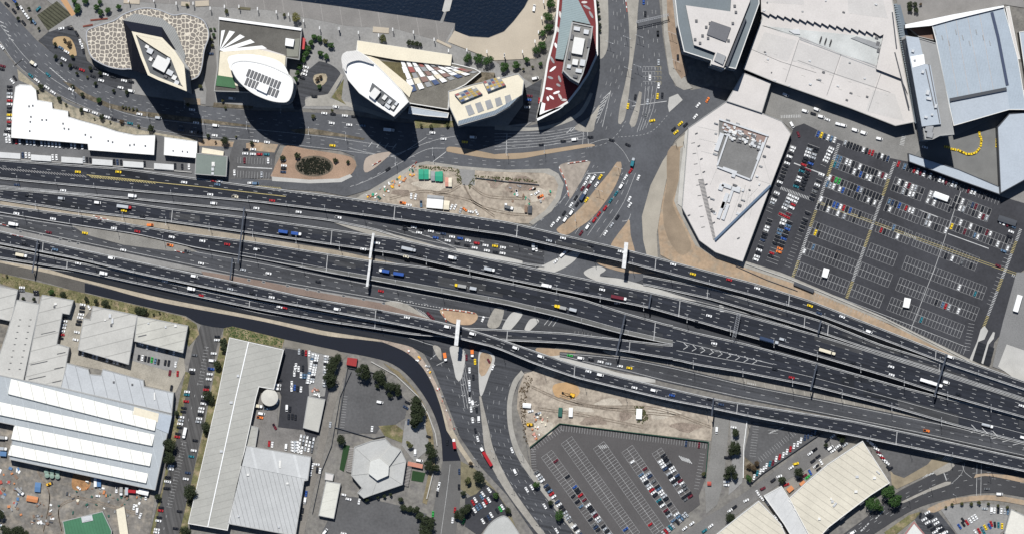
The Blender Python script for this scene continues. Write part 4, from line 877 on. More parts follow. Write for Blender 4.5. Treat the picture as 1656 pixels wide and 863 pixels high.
# --- building E: red and white wedge with tower
wl = [(905, -40), (960, -40), (967, 40), (967, 89), (953, 120), (938, 143), (920, 166), (904, 176), (868, 192), (872, 170), (877, 147), (884, 102), (897, 51)]
E_ = building('podium_building', 'long wedge shaped podium with dark red roof flecked with pale shapes', 'building', wl, 17, mat('dark_red_roof', (0.155, 0.03, 0.032), 0.85, var=0.2, scale=0.1), wall_m, 0.6, parap_l, 1.6)
er = random.Random(11)
for (x, y, a, l) in ((893, 97, 60, 14), (894, 112, -40, 14), (890, 126, 20, 10), (905, 128, 70, 12), (888, 144, 10, 12), (900, 150, -20, 12), (906, 157, 60, 13), (912, 162, 0, 10), (892, 158, 40, 10), (903, 138, 30, 8), (886, 160, 80, 8), (899, 74, 70, 10), (902, 48, 80, 10), (906, 24, 80, 12), (949, 12, 30, 14), (956, 24, 60, 14), (945, 4, 0, 10)):
    a_ = R(a); pts = [(x + l / 2 * math.cos(a_ + t) * (1 if abs(t) < 1.6 else .6) , y + l / 3.2 * math.sin(a_ + t * 1.1)) for t in [i * math.pi / 5 for i in range(10)]]
    level(E_, 'roof_patch', [(x + (l / 2) * math.cos(i * math.pi / 4) * math.cos(a_) - 2.0 * math.sin(i * math.pi / 4) * math.sin(a_), y + (l / 2) * math.cos(i * math.pi / 4) * math.sin(a_) + 2.0 * math.sin(i * math.pi / 4) * math.cos(a_)) for i in range(8)], 17, 17.25, er.choice([r_pale, r_grey, r_white]))
level(E_, 'sloping_glass_roof', [(912, -30), (930, -10), (955, 40), (926, 34), (911, 97), (898, 95), (908, 20)], 17, 20, roofmat('pale_glazed_roof', (0.24, 0.30, 0.31), (75, 1.8, 0.2, 0.2)))
level(E_, 'lower_terrace', [(868, 190), (874, 165), (882, 168), (880, 180), (912, 172), (904, 178), (869, 196)], 12, 17.6, r_white)
TE = building('tower', 'slim rectangular tower with grey plant roof and bright white roof panel above the red podium', 'tower', [(925, 36), (959, 43), (957, 60), (950, 95), (943, 120), (936, 135), (922, 127), (910, 115), (913, 97), (920, 64)], 55, roofmat('tower_plant_roof', (0.2, 0.195, 0.185), var=0.3, fine=0.3), wall_d, 1.2, parap_g, 1.0, bands=(19, 3.6))
for x, y, w_, l, hh, dk in ((935, 75, 17, 26, 3.5, 2), (930, 101, 9, 9, 3, 2), (933, 47, 10, 6, 2, 0), (948, 52, 8, 7, 2, 0), (925, 60, 4, 8, 2, 1), (952, 70, 4, 14, 2, 1), (921, 90, 4, 12, 2, 1), (942, 102, 8, 10, 2.5, 0), (920, 108, 6, 6, 2, 0), (936, 115, 10, 6, 2, 0), (930, 124, 7, 4, 2, 1)):
    mb = MB(); p = P(x, y, 55); mb.box((p[0], p[1], 55), (w_ * S, l * S, hh), R(-10)); mb.build('rooftop_unit', (unit_m, unit_d, parap_l)[dk], TE)

# --- east: grey ringed tower block
F_ = building('tower', 'large grey roofed block with raised white inner roof beside the avenue', 'building', [(1085, -60), (1225, -60), (1228, 6), (1190, 112), (1176, 109), (1170, 113), (1149, 106), (1150, 98), (1106, 84), (1096, 40)], 38, roofmat('slate_grey_roof', (0.15, 0.175, 0.19), (14, 2.6, 0.06, 0.1)), glass, 0.9, parap_l, 0.6, bands=(4, 3.8))
F_.name = 'office_block'
level(F_, 'raised_roof', [(1109, 9), (1181, 19), (1186, -50), (1213, -50), (1213, 2), (1170, 110), (1150, 104), (1157, 86), (1122, 73)], 38, 42, r_pale, wall_d)
level(F_, 'plant_screen', [(1150, 34), (1182, 45), (1174, 68), (1143, 56)], 42, 43.5, roofmat('plant_screen', (0.13, 0.13, 0.14)))
level(F_, 'dark_gutter', [(1204, 30), (1207, 31), (1177, 108), (1173, 107)], 38, 42.2, wall_d)
for x, y in ((1164, 92), (1171, 96), (1148, 38), (1142, 44), (1136, 58), (1126, 34), (1145, 62), (1132, 70), (1188, 10), (1190, 20), (1185, 38), (1124, 64), (1178, 66)):
    mb = MB(); p = P(x, y, 42); mb.box((p[0], p[1], 42), (2, 2, 1.2)); mb.build('rooftop_unit', unit_d, F_)
level(F_, 'cooling_plant', [(1160, 85), (1174, 91), (1169, 105), (1155, 98)], 42, 44, r_grey)
# --- exhibition hall
hall = [(1228, -60), (1432, -60), (1445, 8), (1457, 80), (1470, 150), (1479, 198), (1448, 204), (1376, 176), (1250, 132), (1202, 112), (1232, 30)]
G_ = building('exhibition_hall', 'very large pale beige hall with recessed terrace and jagged inner roof edge', 'exhibition hall', hall, 15, r_pale, wall_d, 0.5, parap_g, 0.6)
jag = [(1231, 20)]
for k in range(16): jag += [(1233 + k * 12, 20 + k * 2.15), (1243 + k * 12, 26 + k * 2.2)]
level(G_, 'upper_roof', [(1230, -50), (1430, -50), (1443, 10), (1455, 80), (1468, 152), (1458, 128), (1417, 112), (1429, 56)] + jag[::-1], 15, 18.5, r_pale, wall_d)
level(G_, 'sunken_terrace', [(1232, 42), (1429, 62), (1418, 106), (1360, 88), (1300, 62), (1262, 52), (1232, 41)], 15, 15.15, roofmat('grey_terrace', (0.47, 0.48, 0.465), var=0.25))
level(G_, 'skylight_ridge', [(1376, 62), (1385, 59), (1425, 72), (1420, 80)], 15, 16, r_grey)
level(G_, 'skylight_ridge', [(1276, 50), (1292, 47), (1294, 56), (1284, 55)], 15, 16.2, unit_m)
roofline(G_, [[(1292, 65), (1270, 133)], [(1425, 118), (1404, 180)], [(1360, 88), (1337, 155)], [(1215, 80), (1262, 100)], [(1262, 100), (1320, 118)], [(1290, 98), (1350, 120), (1440, 150)], [(1417, 112), (1459, 128)]], 15, 0.3, unit_d)
roofline(G_, [[(1292, 61), (1418, 108)], [(1293, 64), (1417, 111)]], 15, 0.8, r_grey, 'gutter')
roofline(G_, [[(1447, 85), (1458, 128), (1470, 175)], [(1443, 20), (1450, 80)]], 18.5, 1.0, wall_d, 'gutter')
for k in range(5): 
    mb = MB(); p = P(1422 + k * 1.5 - 4, 60 + k * 11, 15); mb.box((p[0], p[1], 15), (2.6, 3.4, 1.2), R(-15)); mb.build('roof_vent', unit_d, G_)
for k in range(6):
    mb = MB(); p = P(1327 + (k % 3) * 8, 64 + (k % 3) * 2.5, 15); mb.box((p[0], p[1] - (k // 3), 15), (0.9, 5, 0.8), R(-18)); mb.build('roof_vent', unit_d, G_)
for pp in ([(1236, 52), (1288, 66), (1274, 100), (1222, 84)], [(1290, 68), (1358, 90), (1348, 121), (1280, 98)], [(1362, 91), (1424, 112), (1414, 143), (1352, 122)], [(1412, 146), (1447, 152), (1462, 196), (1400, 180)], [(1232, -30), (1300, -20), (1300, 8), (1232, 4)], [(1370, -10), (1428, 0), (1436, 30), (1372, 22)]): level(G_, 'roof_sheet', pp, 15 if pp[0][1] > 40 else 18.5, 15.05 if pp[0][1] > 40 else 18.55, roofmat('darker_beige_sheet', (0.48, 0.46, 0.44), var=.1))
lou = MB()
for k in range(52):
    x = 1443 + k * 0.78; y = 8 + k * 3.75
    lou.bar(P(x, y, 12.5 - 0), P(x + 8, y - 1, 12.5), 0.7, 0.5)
o = lou.build('louvre_canopy', plain('louvre_grey', (0.2, 0.24, 0.27), 0.5, 0.2), G_)
mb = MB(); mb.prism(W([(1447, 8), (1456, 8), (1472, 70), (1492, 196), (1480, 200), (1468, 130), (1456, 60)], 9), 0, 9); mb.build('side_wing', roofmat('wing_roof', (0.13, 0.16, 0.19)), G_)
building('link_building', 'plain beige connecting block between the exhibition hall and the shopping centre', 'building', [(1202, 118), (1247, 134), (1232, 183), (1175, 164)], 11, r_pale, wall_m, 0.3, parap_g)
# --- shopping centre
mall = [(1175, 164), (1232, 183), (1264, 196), (1279, 216), (1247, 299), (1201, 423), (1157, 408), (1131, 389), (1103, 336), (1111, 235), (1113, 207)]
M_ = building('shopping_centre', 'pale angular shopping centre with grey plant deck and V shaped roof lines', 'shopping centre', mall, 9, r_pale, wall_m, 0.5, parap_g, 0.4)
level(M_, 'plant_deck', [(1163, 193), (1175, 196), (1243, 220), (1216, 292), (1160, 272)], 9, 9.15, roofmat('grey_plant_deck', (0.16, 0.157, 0.152), var=0.25, fine=0.2))
level(M_, 'plant_deck_paving', [(1170, 196), (1243, 221), (1238, 234), (1167, 210)], 9, 9.25, mat('reddish_deck', (0.26, 0.19, 0.165), 0.9, var=0.3))
for a in ([(1163, 193), (1243, 220)], [(1177, 219), (1160, 268)], [(1160, 270), (1214, 291)], [(1214, 291), (1240, 222)]): roofline(M_, [a], 10.6, 1.4, unit_m, 'plant_screen')
mr = random.Random(5)
for k in range(70):
    u, v = mr.random(), mr.random() * .5
    x, y = 1172 + u * 62 - v * 12, 199 + u * 24 + v * 40
    mb = MB(); p = P(x, y, 9.2); mb.box((p[0], p[1], 9.2), (mr.uniform(1.2, 3.6), mr.uniform(1.0, 2.4), mr.uniform(.8, 2)), R(-19)); mb.build('rooftop_unit', mr.choice([unit_m, unit_d, unit_m, parap_l]), M_)
for x, y, w_, l in ((1163, 230, 7, 30), (1230, 245, 5, 30), (1180, 276, 24, 5), (1186, 284, 6, 6), (1175, 301, 16, 6), (1190, 307, 14, 6), (1166, 303, 7, 10), (1172, 325, 6, 26), (1166, 340, 5, 28), (1173, 343, 5, 26), (1181, 318, 4, 20)):
    mb = MB(); p = P(x, y, 9); mb.box((p[0], p[1], 9), (w_ * S, l * S, 1.6), R(-19) if w_ < l else R(-19)); mb.build('duct', unit_m, M_)
roofline(M_, [[(1246, 300), (1156, 388)]], 11.5, 1.6, plain('blue_steel', (0.12, 0.17, 0.24), 0.4, 0.3), 'dark_truss')
mb = MB()
for k in range(46): mb.bar(P(1129 + k * .54, 291 + k * 2.15, 9.5), P(1138 + k * .44, 290 + k * 2.15, 9.5), 0.35, 0.4)
mb.build('ribbed_skylight', unit_d, M_)
roofline(M_, [[(1126, 238), (1136, 290), (1156, 390)], [(1206, 300), (1190, 345)], [(1225, 305), (1210, 320)], [(1160, 272), (1148, 300)], [(1232, 250), (1246, 296)], [(1222, 290), (1246, 298)], [(1198, 310), (1180, 360)]], 9, 0.2, parap_g)
for x, y in ((1126, 216), (1130, 236), (1134, 257), (1138, 278), (1142, 298), (1146, 319), (1150, 338), (1154, 360), (1114, 348), (1194, 385)):
    mb = MB(); p = P(x, y, 9); mb.box((p[0], p[1], 9), (2.2, 0.7, 0.9), R(25)); mb.build('roof_hatch', unit_d, M_)
tag(level(None, 'loading_ramp', [(1108, 214), (1114, 207), (1112, 236), (1104, 336), (1096, 330), (1100, 280)], 0.3, 1.6, conc_l), 'pale raised concrete ramp along the west wall of the shopping centre', 'ramp')
for k in range(26):
    x, y, a = [(1158 - k * .15, 200 + k * 5.5, 0), (1172 + k * 5.2, 192 + k * 2.2, 0), (1246 - k * 2.0, 226 + k * 5.4, 0)][k % 3] if k < 12 else (mr.uniform(1150, 1230), mr.uniform(298, 350), 0)
    mb = MB(); p = P(x, y, 9); mb.box((p[0], p[1], 9), (mr.uniform(1, 4), mr.uniform(.8, 2), mr.uniform(.6, 1.6)), R(-19)); mb.build('rooftop_unit', mr.choice([unit_m, r_grey, unit_d]), M_)
for k in range(9): roofline(M_, [[(1118 + k * 2, 232 + k * 17), (1124 + k * 2, 231 + k * 17)]], 9.1, .5, unit_d, 'roof_drain'); roofline(M_, [[(1128 + k * 3, 205 + k * 20), (1168 + k * 2, 214 + k * 20)]] if k < 3 else [[(1196 + k * 3, 300 + (k % 3) * 8), (1188 + k * 3, 330 + (k % 3) * 12)]], 9, .18, parap_g)
# --- glass roofed building in the east
X_ = building('convention_centre', 'large blue grey metal roofed building with white front edge', 'convention centre', [(1506, 38), (1623, 10), (1634, 50), (1646, 94), (1660, 178), (1632, 178), (1542, 204), (1528, 140), (1514, 69)], 18, r_blue, wall_d, 0.5, parap_l, 0.5)
level(X_, 'lower_roof', [(1537, 163), (1628, 143), (1633, 178), (1543, 203)], 18, 18.3, r_lblue)
roofline(X_, [[(1536, 162), (1628, 144)]], 20, 2.6, wall_d, 'roof_step')
roofline(X_, [[(1604, 20), (1614, 60), (1629, 138)]], 18.8, 2.4, plain('dark_louvre', (0.03, 0.045, 0.09), 0.5), 'louvre_strip')
roofline(X_, [[(1528, 36), (1550, 160)], [(1546, 32), (1568, 156)], [(1565, 28), (1588, 152)], [(1584, 23), (1607, 147)]], 18, 0.35, roofmat('rusty_seam', (0.4, 0.36, 0.34)))
Y_ = building('tower', 'long narrow tall slab with pale blue roof strip and grey flat roof alongside', 'tower', [(1465, 58), (1487, 62), (1514, 70), (1529, 140), (1543, 218), (1520, 220), (1508, 226), (1496, 226)], 46, roofmat('tower_grey_roof', (0.26, 0.26, 0.255), var=0.15), glass, 0.8, parap_g, 0.6, bands=(6, 3.8))
Y_.name = 'hotel_tower'
level(Y_, 'pale_roof_strip', [(1465, 59), (1486, 61), (1496, 104), (1505, 106), (1522, 201), (1491, 205)], 46, 49, r_lblue)
level(Y_, 'white_roof_panel', [(1472, 92), (1494, 88), (1496, 104), (1476, 110)], 49, 49.3, r_white)
for x, y, w_, l in ((1476, 83, 4, 4), (1479, 97, 3, 3), (1492, 117, 4, 4), (1500, 150, 5, 7), (1502, 160, 8, 4), (1507, 186, 3, 3), (1497, 190, 5, 3), (1513, 172, 4, 6), (1503, 208, 12, 10), (1504, 218, 10, 9)):
    mb = MB(); p = P(x, y, 49); mb.box((p[0], p[1], 46.5 if y > 205 else 49), (w_ * S, l * S, 1.8), R(-12)); mb.build('rooftop_unit', unit_m if y < 200 else r_grey, Y_)
roofline(Y_, [[(1502, 104), (1520, 200)], [(1497, 112), (1512, 178)]], 49, 0.8, unit_d)
building('entrance_canopy', 'white edged tapering canopy beam north of the pale tower', 'canopy', [(1464, 40), (1540, 24), (1623, 9), (1624, 12), (1542, 32), (1506, 42), (1464, 46)], 20, r_white, wall_m, 0)
building('brick_annex', 'small brown roofed annex under the tapering white canopy beam', 'building', [(1468, 45), (1506, 38), (1512, 66), (1486, 60)], 9, mat('brown_roof', (0.2, 0.13, 0.1), 0.9, var=0.3), wall_m, 0.3)
building('canopy', 'long blue grey sloping canopy along the north edge of the eastern car park', 'canopy', [(1469, 248), (1550, 274), (1616, 302), (1617, 315), (1540, 288), (1470, 262)], 9, r_lblue, wall_d, 0.5, wall_d)
building('canopy', 'tall triangular blue grey roof at the far eastern corner with slotted panel', 'canopy', [(1613, 206), (1636, 186), (1646, 230), (1656, 290), (1690, 260), (1690, 330), (1656, 296), (1617, 314)], 14, r_lblue, wall_d, 0.5, wall_d) if False else building('canopy', 'tall triangular blue grey roof in the far eastern corner', 'canopy', [(1613, 206), (1632, 184), (1680, 180), (1690, 262), (1656, 292), (1618, 313)], 14, r_lblue, wall_d, 0.5, wall_d)
building('glass_roof_block', 'pale grid roofed block beside the blue grey metal roof', 'building', [(1632, 152), (1700, 136), (1700, 168), (1635, 178)], 16, roofmat('grid_roof', (0.46, 0.46, 0.46), (8, 3.0, 0.2, 0.3)), wall_d, 0.4, parap_l)
building('long_annex', 'narrow annex with row of dark roof vents along the eastern edge', 'building', [(1626, 12), (1632, 10), (1646, 80), (1650, 96), (1643, 96)], 14, r_pale, wall_d, 0.4, parap_l)
building('side_building', 'pale blue roofed neighbour at the eastern edge', 'building', [(1648, 52), (1700, 44), (1700, 130), (1660, 136)], 12, r_lblue, wall_d, 0.4, parap_l)

for k in range(34):
    x, y = mr.uniform(1235, 1440), mr.uniform(-5, 170); zt_ = 18.5 if y < 18 + (x - 1232) * .17 else 15
    if 25 + (x - 1232) * .17 < y < 62 + (x - 1232) * .22 or y > 120 + (x - 1215) * .36: continue
    mb = MB(); p = P(x, y, zt_); mb.box((p[0], p[1], zt_), (mr.uniform(.8, 2.4), mr.uniform(.8, 1.6), mr.uniform(.5, 1.2)), R(-19)); mb.build('roof_vent', mr.choice([unit_m, unit_d, r_grey]), G_)
for k in range(10): roofline(X_, [[(1512 + k * 11, 48 + (k % 3) * 9), (1514 + k * 11, 56 + (k % 3) * 9)]], 18.4, .6, r_grey, 'roof_vent')
for k in range(14): roofline(G_, [[(1236 + k * 15, 100 + k * 5.5 - (k % 2) * 18), (1242 + k * 15, 102 + k * 5.5 - (k % 2) * 18)]], 15.05, .14, parap_g)
# --- white roofed service centre in the west
ws = [(25, 141), (32, 137), (50, 138), (58, 146), (60, 162), (84, 166), (85, 176), (110, 180), (110, 189), (129, 195), (163, 204), (189, 213), (219, 219), (251, 219), (249, 251), (143, 243), (142, 233), (18, 223), (20, 178)]
building('service_centre', 'long stepped building with dazzling white roof beside the boulevard', 'building', ws, 8, r_white, wall_m, 0.3, parap_l, units=[(x, y, 2.4, 2.4, 0.8, 0, 1) for x, y in ((47, 172), (53, 171), (50, 189), (49, 197), (68, 194), (75, 194), (102, 200), (104, 208), (111, 209), (48, 212), (138, 218), (147, 222), (175, 228), (182, 230), (210, 235), (217, 234), (235, 236))])
building('service_centre', 'short white roofed block east of the long stepped white roof', 'building', [(266, 222), (319, 229), (318, 256), (265, 251)], 8, r_white, wall_m, 0.3, parap_l, units=[(280, 244, 2, 2, .8, 0, 1), (295, 245, 2, 2, .8, 0, 1), (303, 246, 2, 2, .8, 0, 1)])
H_ = building('viaduct_side_office', 'square grey green roofed office on the edge of the northern carriageway', 'building', [(317, 248), (368, 253), (366, 286), (315, 282)], 9, roofmat('grey_green_roof', (0.16, 0.19, 0.17)), wall_m, 0.3, parap_g, units=[(345, 266, 5, 7, 1.2, 0, 2), (344, 274, 4, 5, 1, 0, 0), (344, 281, 4, 4, 1, 0, 0)])
building('canopy', 'cream canopy north of the grey green roofed office', 'canopy', [(327, 239), (362, 245), (361, 252), (326, 248)], 4, r_cream, wall_m, 0)
for i, (x0, y0, w_) in enumerate(((-2, 246, 35), (50, 250, 33), (99, 253.5, 35), (149, 257, 33), (199, 260.5, 33), (249, 264, 32))):
    building('carport', ['westernmost', 'second', 'third', 'fourth', 'fifth', 'easternmost'][i] + ' white flat carport roof in the row below the service centre', 'carport', [(x0, y0), (x0 + w_, y0 + 2.4), (x0 + w_, y0 + 11.5), (x0, y0 + 9.5)], 3, roofmat('pale_carport_roof', (0.55, 0.55, 0.54)), wall_m, 0, group='white carports beside the northern carriageway')
# --- south west industry
b_rib = roofmat('ribbed_roof_a', (0.43, 0.42, 0.39), (-14 + 90, 9.5, 0.07, 0.32), var=0.2)
building('workshop', 'small pale workshop roof at the western edge by the old road', 'building', [(-20, 459), (0, 462), (29, 468), (18, 519), (0, 515), (-20, 512)], 7, b_rib, wall_m, 0.25)
building('warehouse', 'long narrow warehouse with two columns of small roof vents', 'warehouse', [(27, 484), (64, 491), (38, 614), (0, 606), (-12, 603), (10, 540)], 8, roofmat('ribbed_roof_b', (0.45, 0.44, 0.41), (-14, 1.7, .1, .04), var=0.12), wall_m, 0.25,
         units=[(x - (y - 500) * .22 + 36 + dx, y, 3.2, 0.9, 0.5, 0, 1) for y in range(516, 604, 10) for x, dx in ((0, 0), (17, 0))])
building('warehouse', 'L shaped pale warehouse beside a row of parked cars', 'warehouse', [(68, 476), (119, 485), (112, 508), (101, 506), (92, 555), (112, 561), (100, 626), (40, 614), (64, 491)], 8, b_rib, wall_m, 0.25, units=[(90, 491, 4, 3, 1, 0, 2), (88, 495, 3, 3, 1, 0, 1), (63, 586, 28, 1, .5, -12, 1), (60, 610, 28, 1, .5, -12, 1), (95, 594, 15, 1, .5, -12, 1), (92, 616, 15, 1, .5, -12, 1), (99, 570, 14, 1, .5, -12, 1), (78, 537, 24, .8, .4, -12, 1)])
building('workshop', 'square beige roofed workshop with ventilation ducts near its north end', 'building', [(150, 494), (222, 509), (208, 589), (126, 565), (135, 514), (146, 516)], 8, b_rib, wall_m, 0.25, units=[(178, 510, 4, 6, 1, 0, 0), (182, 518, 3, 8, 1.2, 0, 0), (180, 525, 3, 4, 1, 0, 1), (170, 517, 3, 2, .8, 0, 2)])
building('workshop', 'rectangular pale workshop at the corner of the side street', 'building', [(222, 510), (304, 526), (296, 570), (217, 551)], 8, roofmat('ribbed_roof_c', (0.44, 0.43, 0.385), (-14 + 90, 7, 0.08, 0.32), var=0.2), wall_m, 0.25, units=[(268, 528, 3, 3, .8, 0, 0), (284, 526, 4, 4, .9, 0, 2), (240, 522, 3, 2, .8, 0, 0), (230, 542, 14, 1.4, .4, -13, 1)])
building('warehouse', 'wide blue grey stepped front warehouse north of the white striped factory', 'warehouse', [(108, 586), (143, 596), (145, 604), (163, 606), (166, 596), (232, 614), (233, 624), (281, 634), (278, 668), (98, 626)], 9, roofmat('blue_grey_ribbed', (0.43, 0.445, 0.455), (-14, 9.5, 0.06, 0.35), var=0.14), wall_m, 0.25, units=[(184, 617, 3, 3, .8, 0, 1), (214, 621, 3, 3, .8, 0, 1), (250, 640, 2, 12, .6, 0, 2)])
fa = building('factory', 'huge factory with four broad white skylight bands across a grey roof', 'factory', [(-30, 600), (0, 606), (98, 626), (278, 669), (270, 704), (251, 792), (232, 788), (15, 742), (23, 687), (-30, 676)], 9, roofmat('factory_grey', (0.35, 0.375, 0.39), (-14, 9.3, 0.04, -0.22), var=0.08), wall_m, 0.3)
wb = roofmat('white_skylight', (0.72, 0.71, 0.655), (-14, 9.3, 0.07, 0.35), var=0.04)
for (a, b2, dy) in (((18, 612), (254, 674), 24), ((-30, 643), (250, 702), 20), ((23, 687), (246, 733), 22), ((18, 718), (240, 765), 17)):
    y0, y1 = a[1], b2[1]; z = 9
    q = [P(a[0], y0, z), P(b2[0], y1, z), P(b2[0] - 4, y1 + dy * .9, z + 2.4), P(a[0] - 5, y0 + dy, z + 2.4), P(a[0] - 5, y0 + dy + 1.5, z), P(b2[0] - 4, y1 + dy * .9 + 1.5, z)]
    mb = MB(); mb.add(q, [[0, 3, 2, 1], [3, 4, 5, 2], [0, 4, 3], [1, 2, 5]]); mb.build('skylight_band', wb, fa)
level(fa, 'translucent_roof', [(217, 657), (257, 668), (255, 682), (215, 670)], 9, 9.6, r_cream)
level(fa, 'white_roof_section', [(257, 668), (278, 672), (272, 700), (252, 692)], 9, 9.5, r_lblue)
building('workshop', 'green roofed workshop in the cluttered yard', 'building', [(101, 842), (166, 826), (181, 858), (178, 880), (108, 880)], 6, roofmat('green_metal_roof', (0.05, 0.16, 0.085), (-14, 2.4, 0.15, 0.2), var=0.2), wall_m, 0.2, units=[(141, 838, 18, 9, .6, -12, 0)])
building('covered_walkway', 'narrow cream roofed shed east of the green roofed workshop', 'shed', [(188, 823), (201, 818), (210, 880), (196, 880)], 4, r_cream, wall_m, 0)
lw = building('warehouse', 'very long narrow grey warehouse with a pale ridge line beside the side street', 'warehouse', [(371, 545), (459, 565), (443, 629), (419, 625), (414, 643), (405, 686), (397, 722), (368, 857), (304, 846), (352, 640)], 8, r_rib2, wall_m, 0.3, parap_l, units=[(374, 650, 5, 4, 1, 0, 0), (358, 729, 5, 4, 1, 0, 0), (385, 607, 4, 4, .8, 0, 0)])
roofline(lw, [[(402, 552), (381, 643), (336, 851)]], 8.4, 0.8, r_white, 'ridge_cap')
building('warehouse', 'wide light grey warehouse with fine dark roof seams, south of the small yard', 'warehouse', [(398, 720), (503, 738), (498, 776), (492, 777), (478, 866), (368, 846)], 8, roofmat('seamed_roof', (0.42, 0.425, 0.42), (-14, 3.5, 0.11, 0.42), var=0.12), wall_m, 0.3, units=[(401, 767, 4, 3, 1, 0, 2), (465, 781, 4, 3, 1, 0, 2), (386, 834, 3, 3, 1, 0, 0), (451, 851, 3, 3, 1, 0, 0), (453, 750, 3, 12, .8, 0, 2)])
level(bpy.data.objects[C.objects[-1].parent.name], 'smooth_roof_section', [(398, 721), (502, 739), (497, 774), (389, 752)], 8, 8.3, roofmat('smooth_section', (0.45, 0.455, 0.45), (-14, 16, 0.12, -0.15), var=0.12))
building('shed', 'narrow beige shed between the long warehouse and the small yard', 'shed', [(402, 686), (418, 691), (413, 722), (397, 720)], 5, r_rib2, wall_m, 0.2)
building('shed', 'rectangular beige shed at the edge of the vehicle storage yard', 'shed', [(498, 640), (526, 645), (515, 698), (490, 691)], 5, roofmat('beige_shed', (0.42, 0.41, 0.37)), wall_m, 0.2)
building('shed', 'narrow cream shed beside the dusty lane', 'shed', [(527, 777), (551, 781), (540, 838), (515, 833)], 5, roofmat('cream_shed', (0.55, 0.54, 0.48), (-14 + 90, 7, 0.05, 0.2)), wall_m, 0.2)
building('shed', 'tiny flat roofed hut just north of the narrow cream shed', 'shed', [(526, 763), (540, 766), (538, 777), (525, 775)], 3.5, r_pale, wall_m, 0.2)
# water tank
tk = P(436, 642, 7); t = thing('storage_tank', 'round pale storage tank tucked against the long grey warehouse', 'tank', (tk[0], tk[1], 0))
mb = MB(); mb.cyl((tk[0], tk[1], -.2), 6.6, 6.6, 7.2, 28); mb.build('tank_shell', conc_l, t)
mb = MB(); mb.cyl((tk[0], tk[1], 7.0), 6.9, 0.5, 0.9, 28); mb.build('tank_roof', roofmat('tank_roof', (0.5, 0.48, 0.43)), t)
hx = building('community_hall', 'faceted polygonal hall with a raised hexagon at its centre', 'hall', [(573, 722), (600, 712), (623, 708), (634, 720), (648, 726), (657, 745), (651, 783), (601, 800), (588, 805), (578, 796), (585, 788), (568, 768)], 8, roofmat('hall_grey_roof', (0.40, 0.40, 0.385), (60, 2.6, 0.06, 0.08)), wall_m, 0.5, parap_g, 0.5)
level(hx, 'raised_hexagon', [(599, 745), (614, 740), (629, 753), (628, 768), (610, 776), (596, 765)], 8, 12, roofmat('pale_hexagon', (0.55, 0.55, 0.52)), wall_m)
level(hx, 'raised_wing', [(614, 740), (634, 720), (648, 728), (629, 754)], 8, 10, roofmat('wing_grey', (0.42, 0.42, 0.4)), wall_m)
roofline(hx, [[(573, 722), (599, 745)], [(568, 768), (596, 765)], [(601, 800), (610, 776)], [(651, 783), (628, 768)], [(657, 745), (629, 753)]], 8.2, 0.3, parap_g)
for nm, pts in (('pergola', [(565, 724), (574, 725), (569, 762), (560, 760)]), ('pergola', [(657, 752), (666, 754), (660, 784), (650, 782)])):
    t = thing(nm, 'slatted pergola on the ' + ('west' if pts[0][0] < 600 else 'east') + ' side of the polygonal hall', 'pergola', (*pc(W(pts, 3)), 0), 'slatted pergolas of the polygonal hall')
    mb = MB(); (ax, ay), (bx, by), (cx_, cy_), (dx_, dy_) = pts
    for k in range(14):
        f = k / 13; mb.bar(P(ax + (dx_ - ax) * f, ay + (dy_ - ay) * f, 3), P(bx + (cx_ - bx) * f, by + (cy_ - by) * f, 3), 0.5, 0.25)
    mb.build('slats', plain('timber_grey', (0.3, 0.28, 0.27), 0.8), t)
    mb = MB()
    for p in pts: q = P(*p, 0); mb.box((q[0], q[1], -.1), (0.3, 0.3, 2.9))
    mb.build('posts', unit_d, t)
building('canopy', 'long salmon pink canopy on the east side of the polygonal hall', 'canopy', [(660, 745), (684, 750), (683, 757), (659, 752)], 3.5, mat('salmon_roof', (0.45, 0.2, 0.14), 0.8), wall_m, 0)
building('shed', 'bright red roofed shed beside the walled car park', 'shed', [(562, 577), (578, 579), (576, 592), (560, 589)], 4, mat('red_roof', (0.32, 0.03, 0.03), 0.7, stripe=(-10, 1.2, 0.2, 0.2)), wall_m, 0)
# --- south east
cb = roofmat('cream_corrugated', (0.55, 0.51, 0.42), (125, 5.2, 0.1, 0.28), var=0.14)
building('warehouse', 'big cream corrugated warehouse with row of loading bays beside dark green trees', 'warehouse', [(1302, 781), (1338, 750), (1395, 712), (1439, 780), (1408, 800), (1371, 828), (1340, 852), (1322, 872), (1312, 872), (1276, 805)], 9, cb, wall_m, 0.4, parap_l, units=[(1420, 763, 7, 2, 1, 40, 0), (1414, 772, 5, 4, 1, 0, 2), (1384, 794, 5, 4, 1.2, 0, 2), (1346, 810, 4, 4, 1, 0, 0), (1350, 815, 3, 8, 1, 40, 0), (1325, 838, 4, 4, 1, 0, 2), (1386, 770, 5, 4, .8, 0, 0), (1344, 806, 3, 3, .8, 0, 2)])
building('warehouse', 'pale grey roofed warehouse west of the big cream one', 'warehouse', [(1235, 801), (1264, 785), (1302, 846), (1318, 870), (1285, 876), (1268, 847)], 8, roofmat('pale_grey_seamed', (0.52, 0.52, 0.51), (35, 9, 0.04, 0.12)), wall_m, 0.4, parap_l, units=[(1280, 812, 10, 3, .5, 40, 2), (1288, 825, 10, 3, .5, 40, 2)])
building('warehouse', 'cream roofed warehouse south of the diagonal street, with a pale wing', 'warehouse', [(1150, 870), (1188, 839), (1227, 809), (1262, 845), (1278, 880), (1150, 880)], 8, cb, wall_m, 0.4, parap_l)
building('small_office', 'small white roofed office framed with pink paving on the south edge', 'building', [(1450, 880), (1478, 842), (1500, 868), (1496, 880)], 7, roofmat('offwhite', (0.6, 0.6, 0.57)), wall_m, 0.6, mat('pink_frame', (0.33, 0.16, 0.15), 0.8), 1.0)
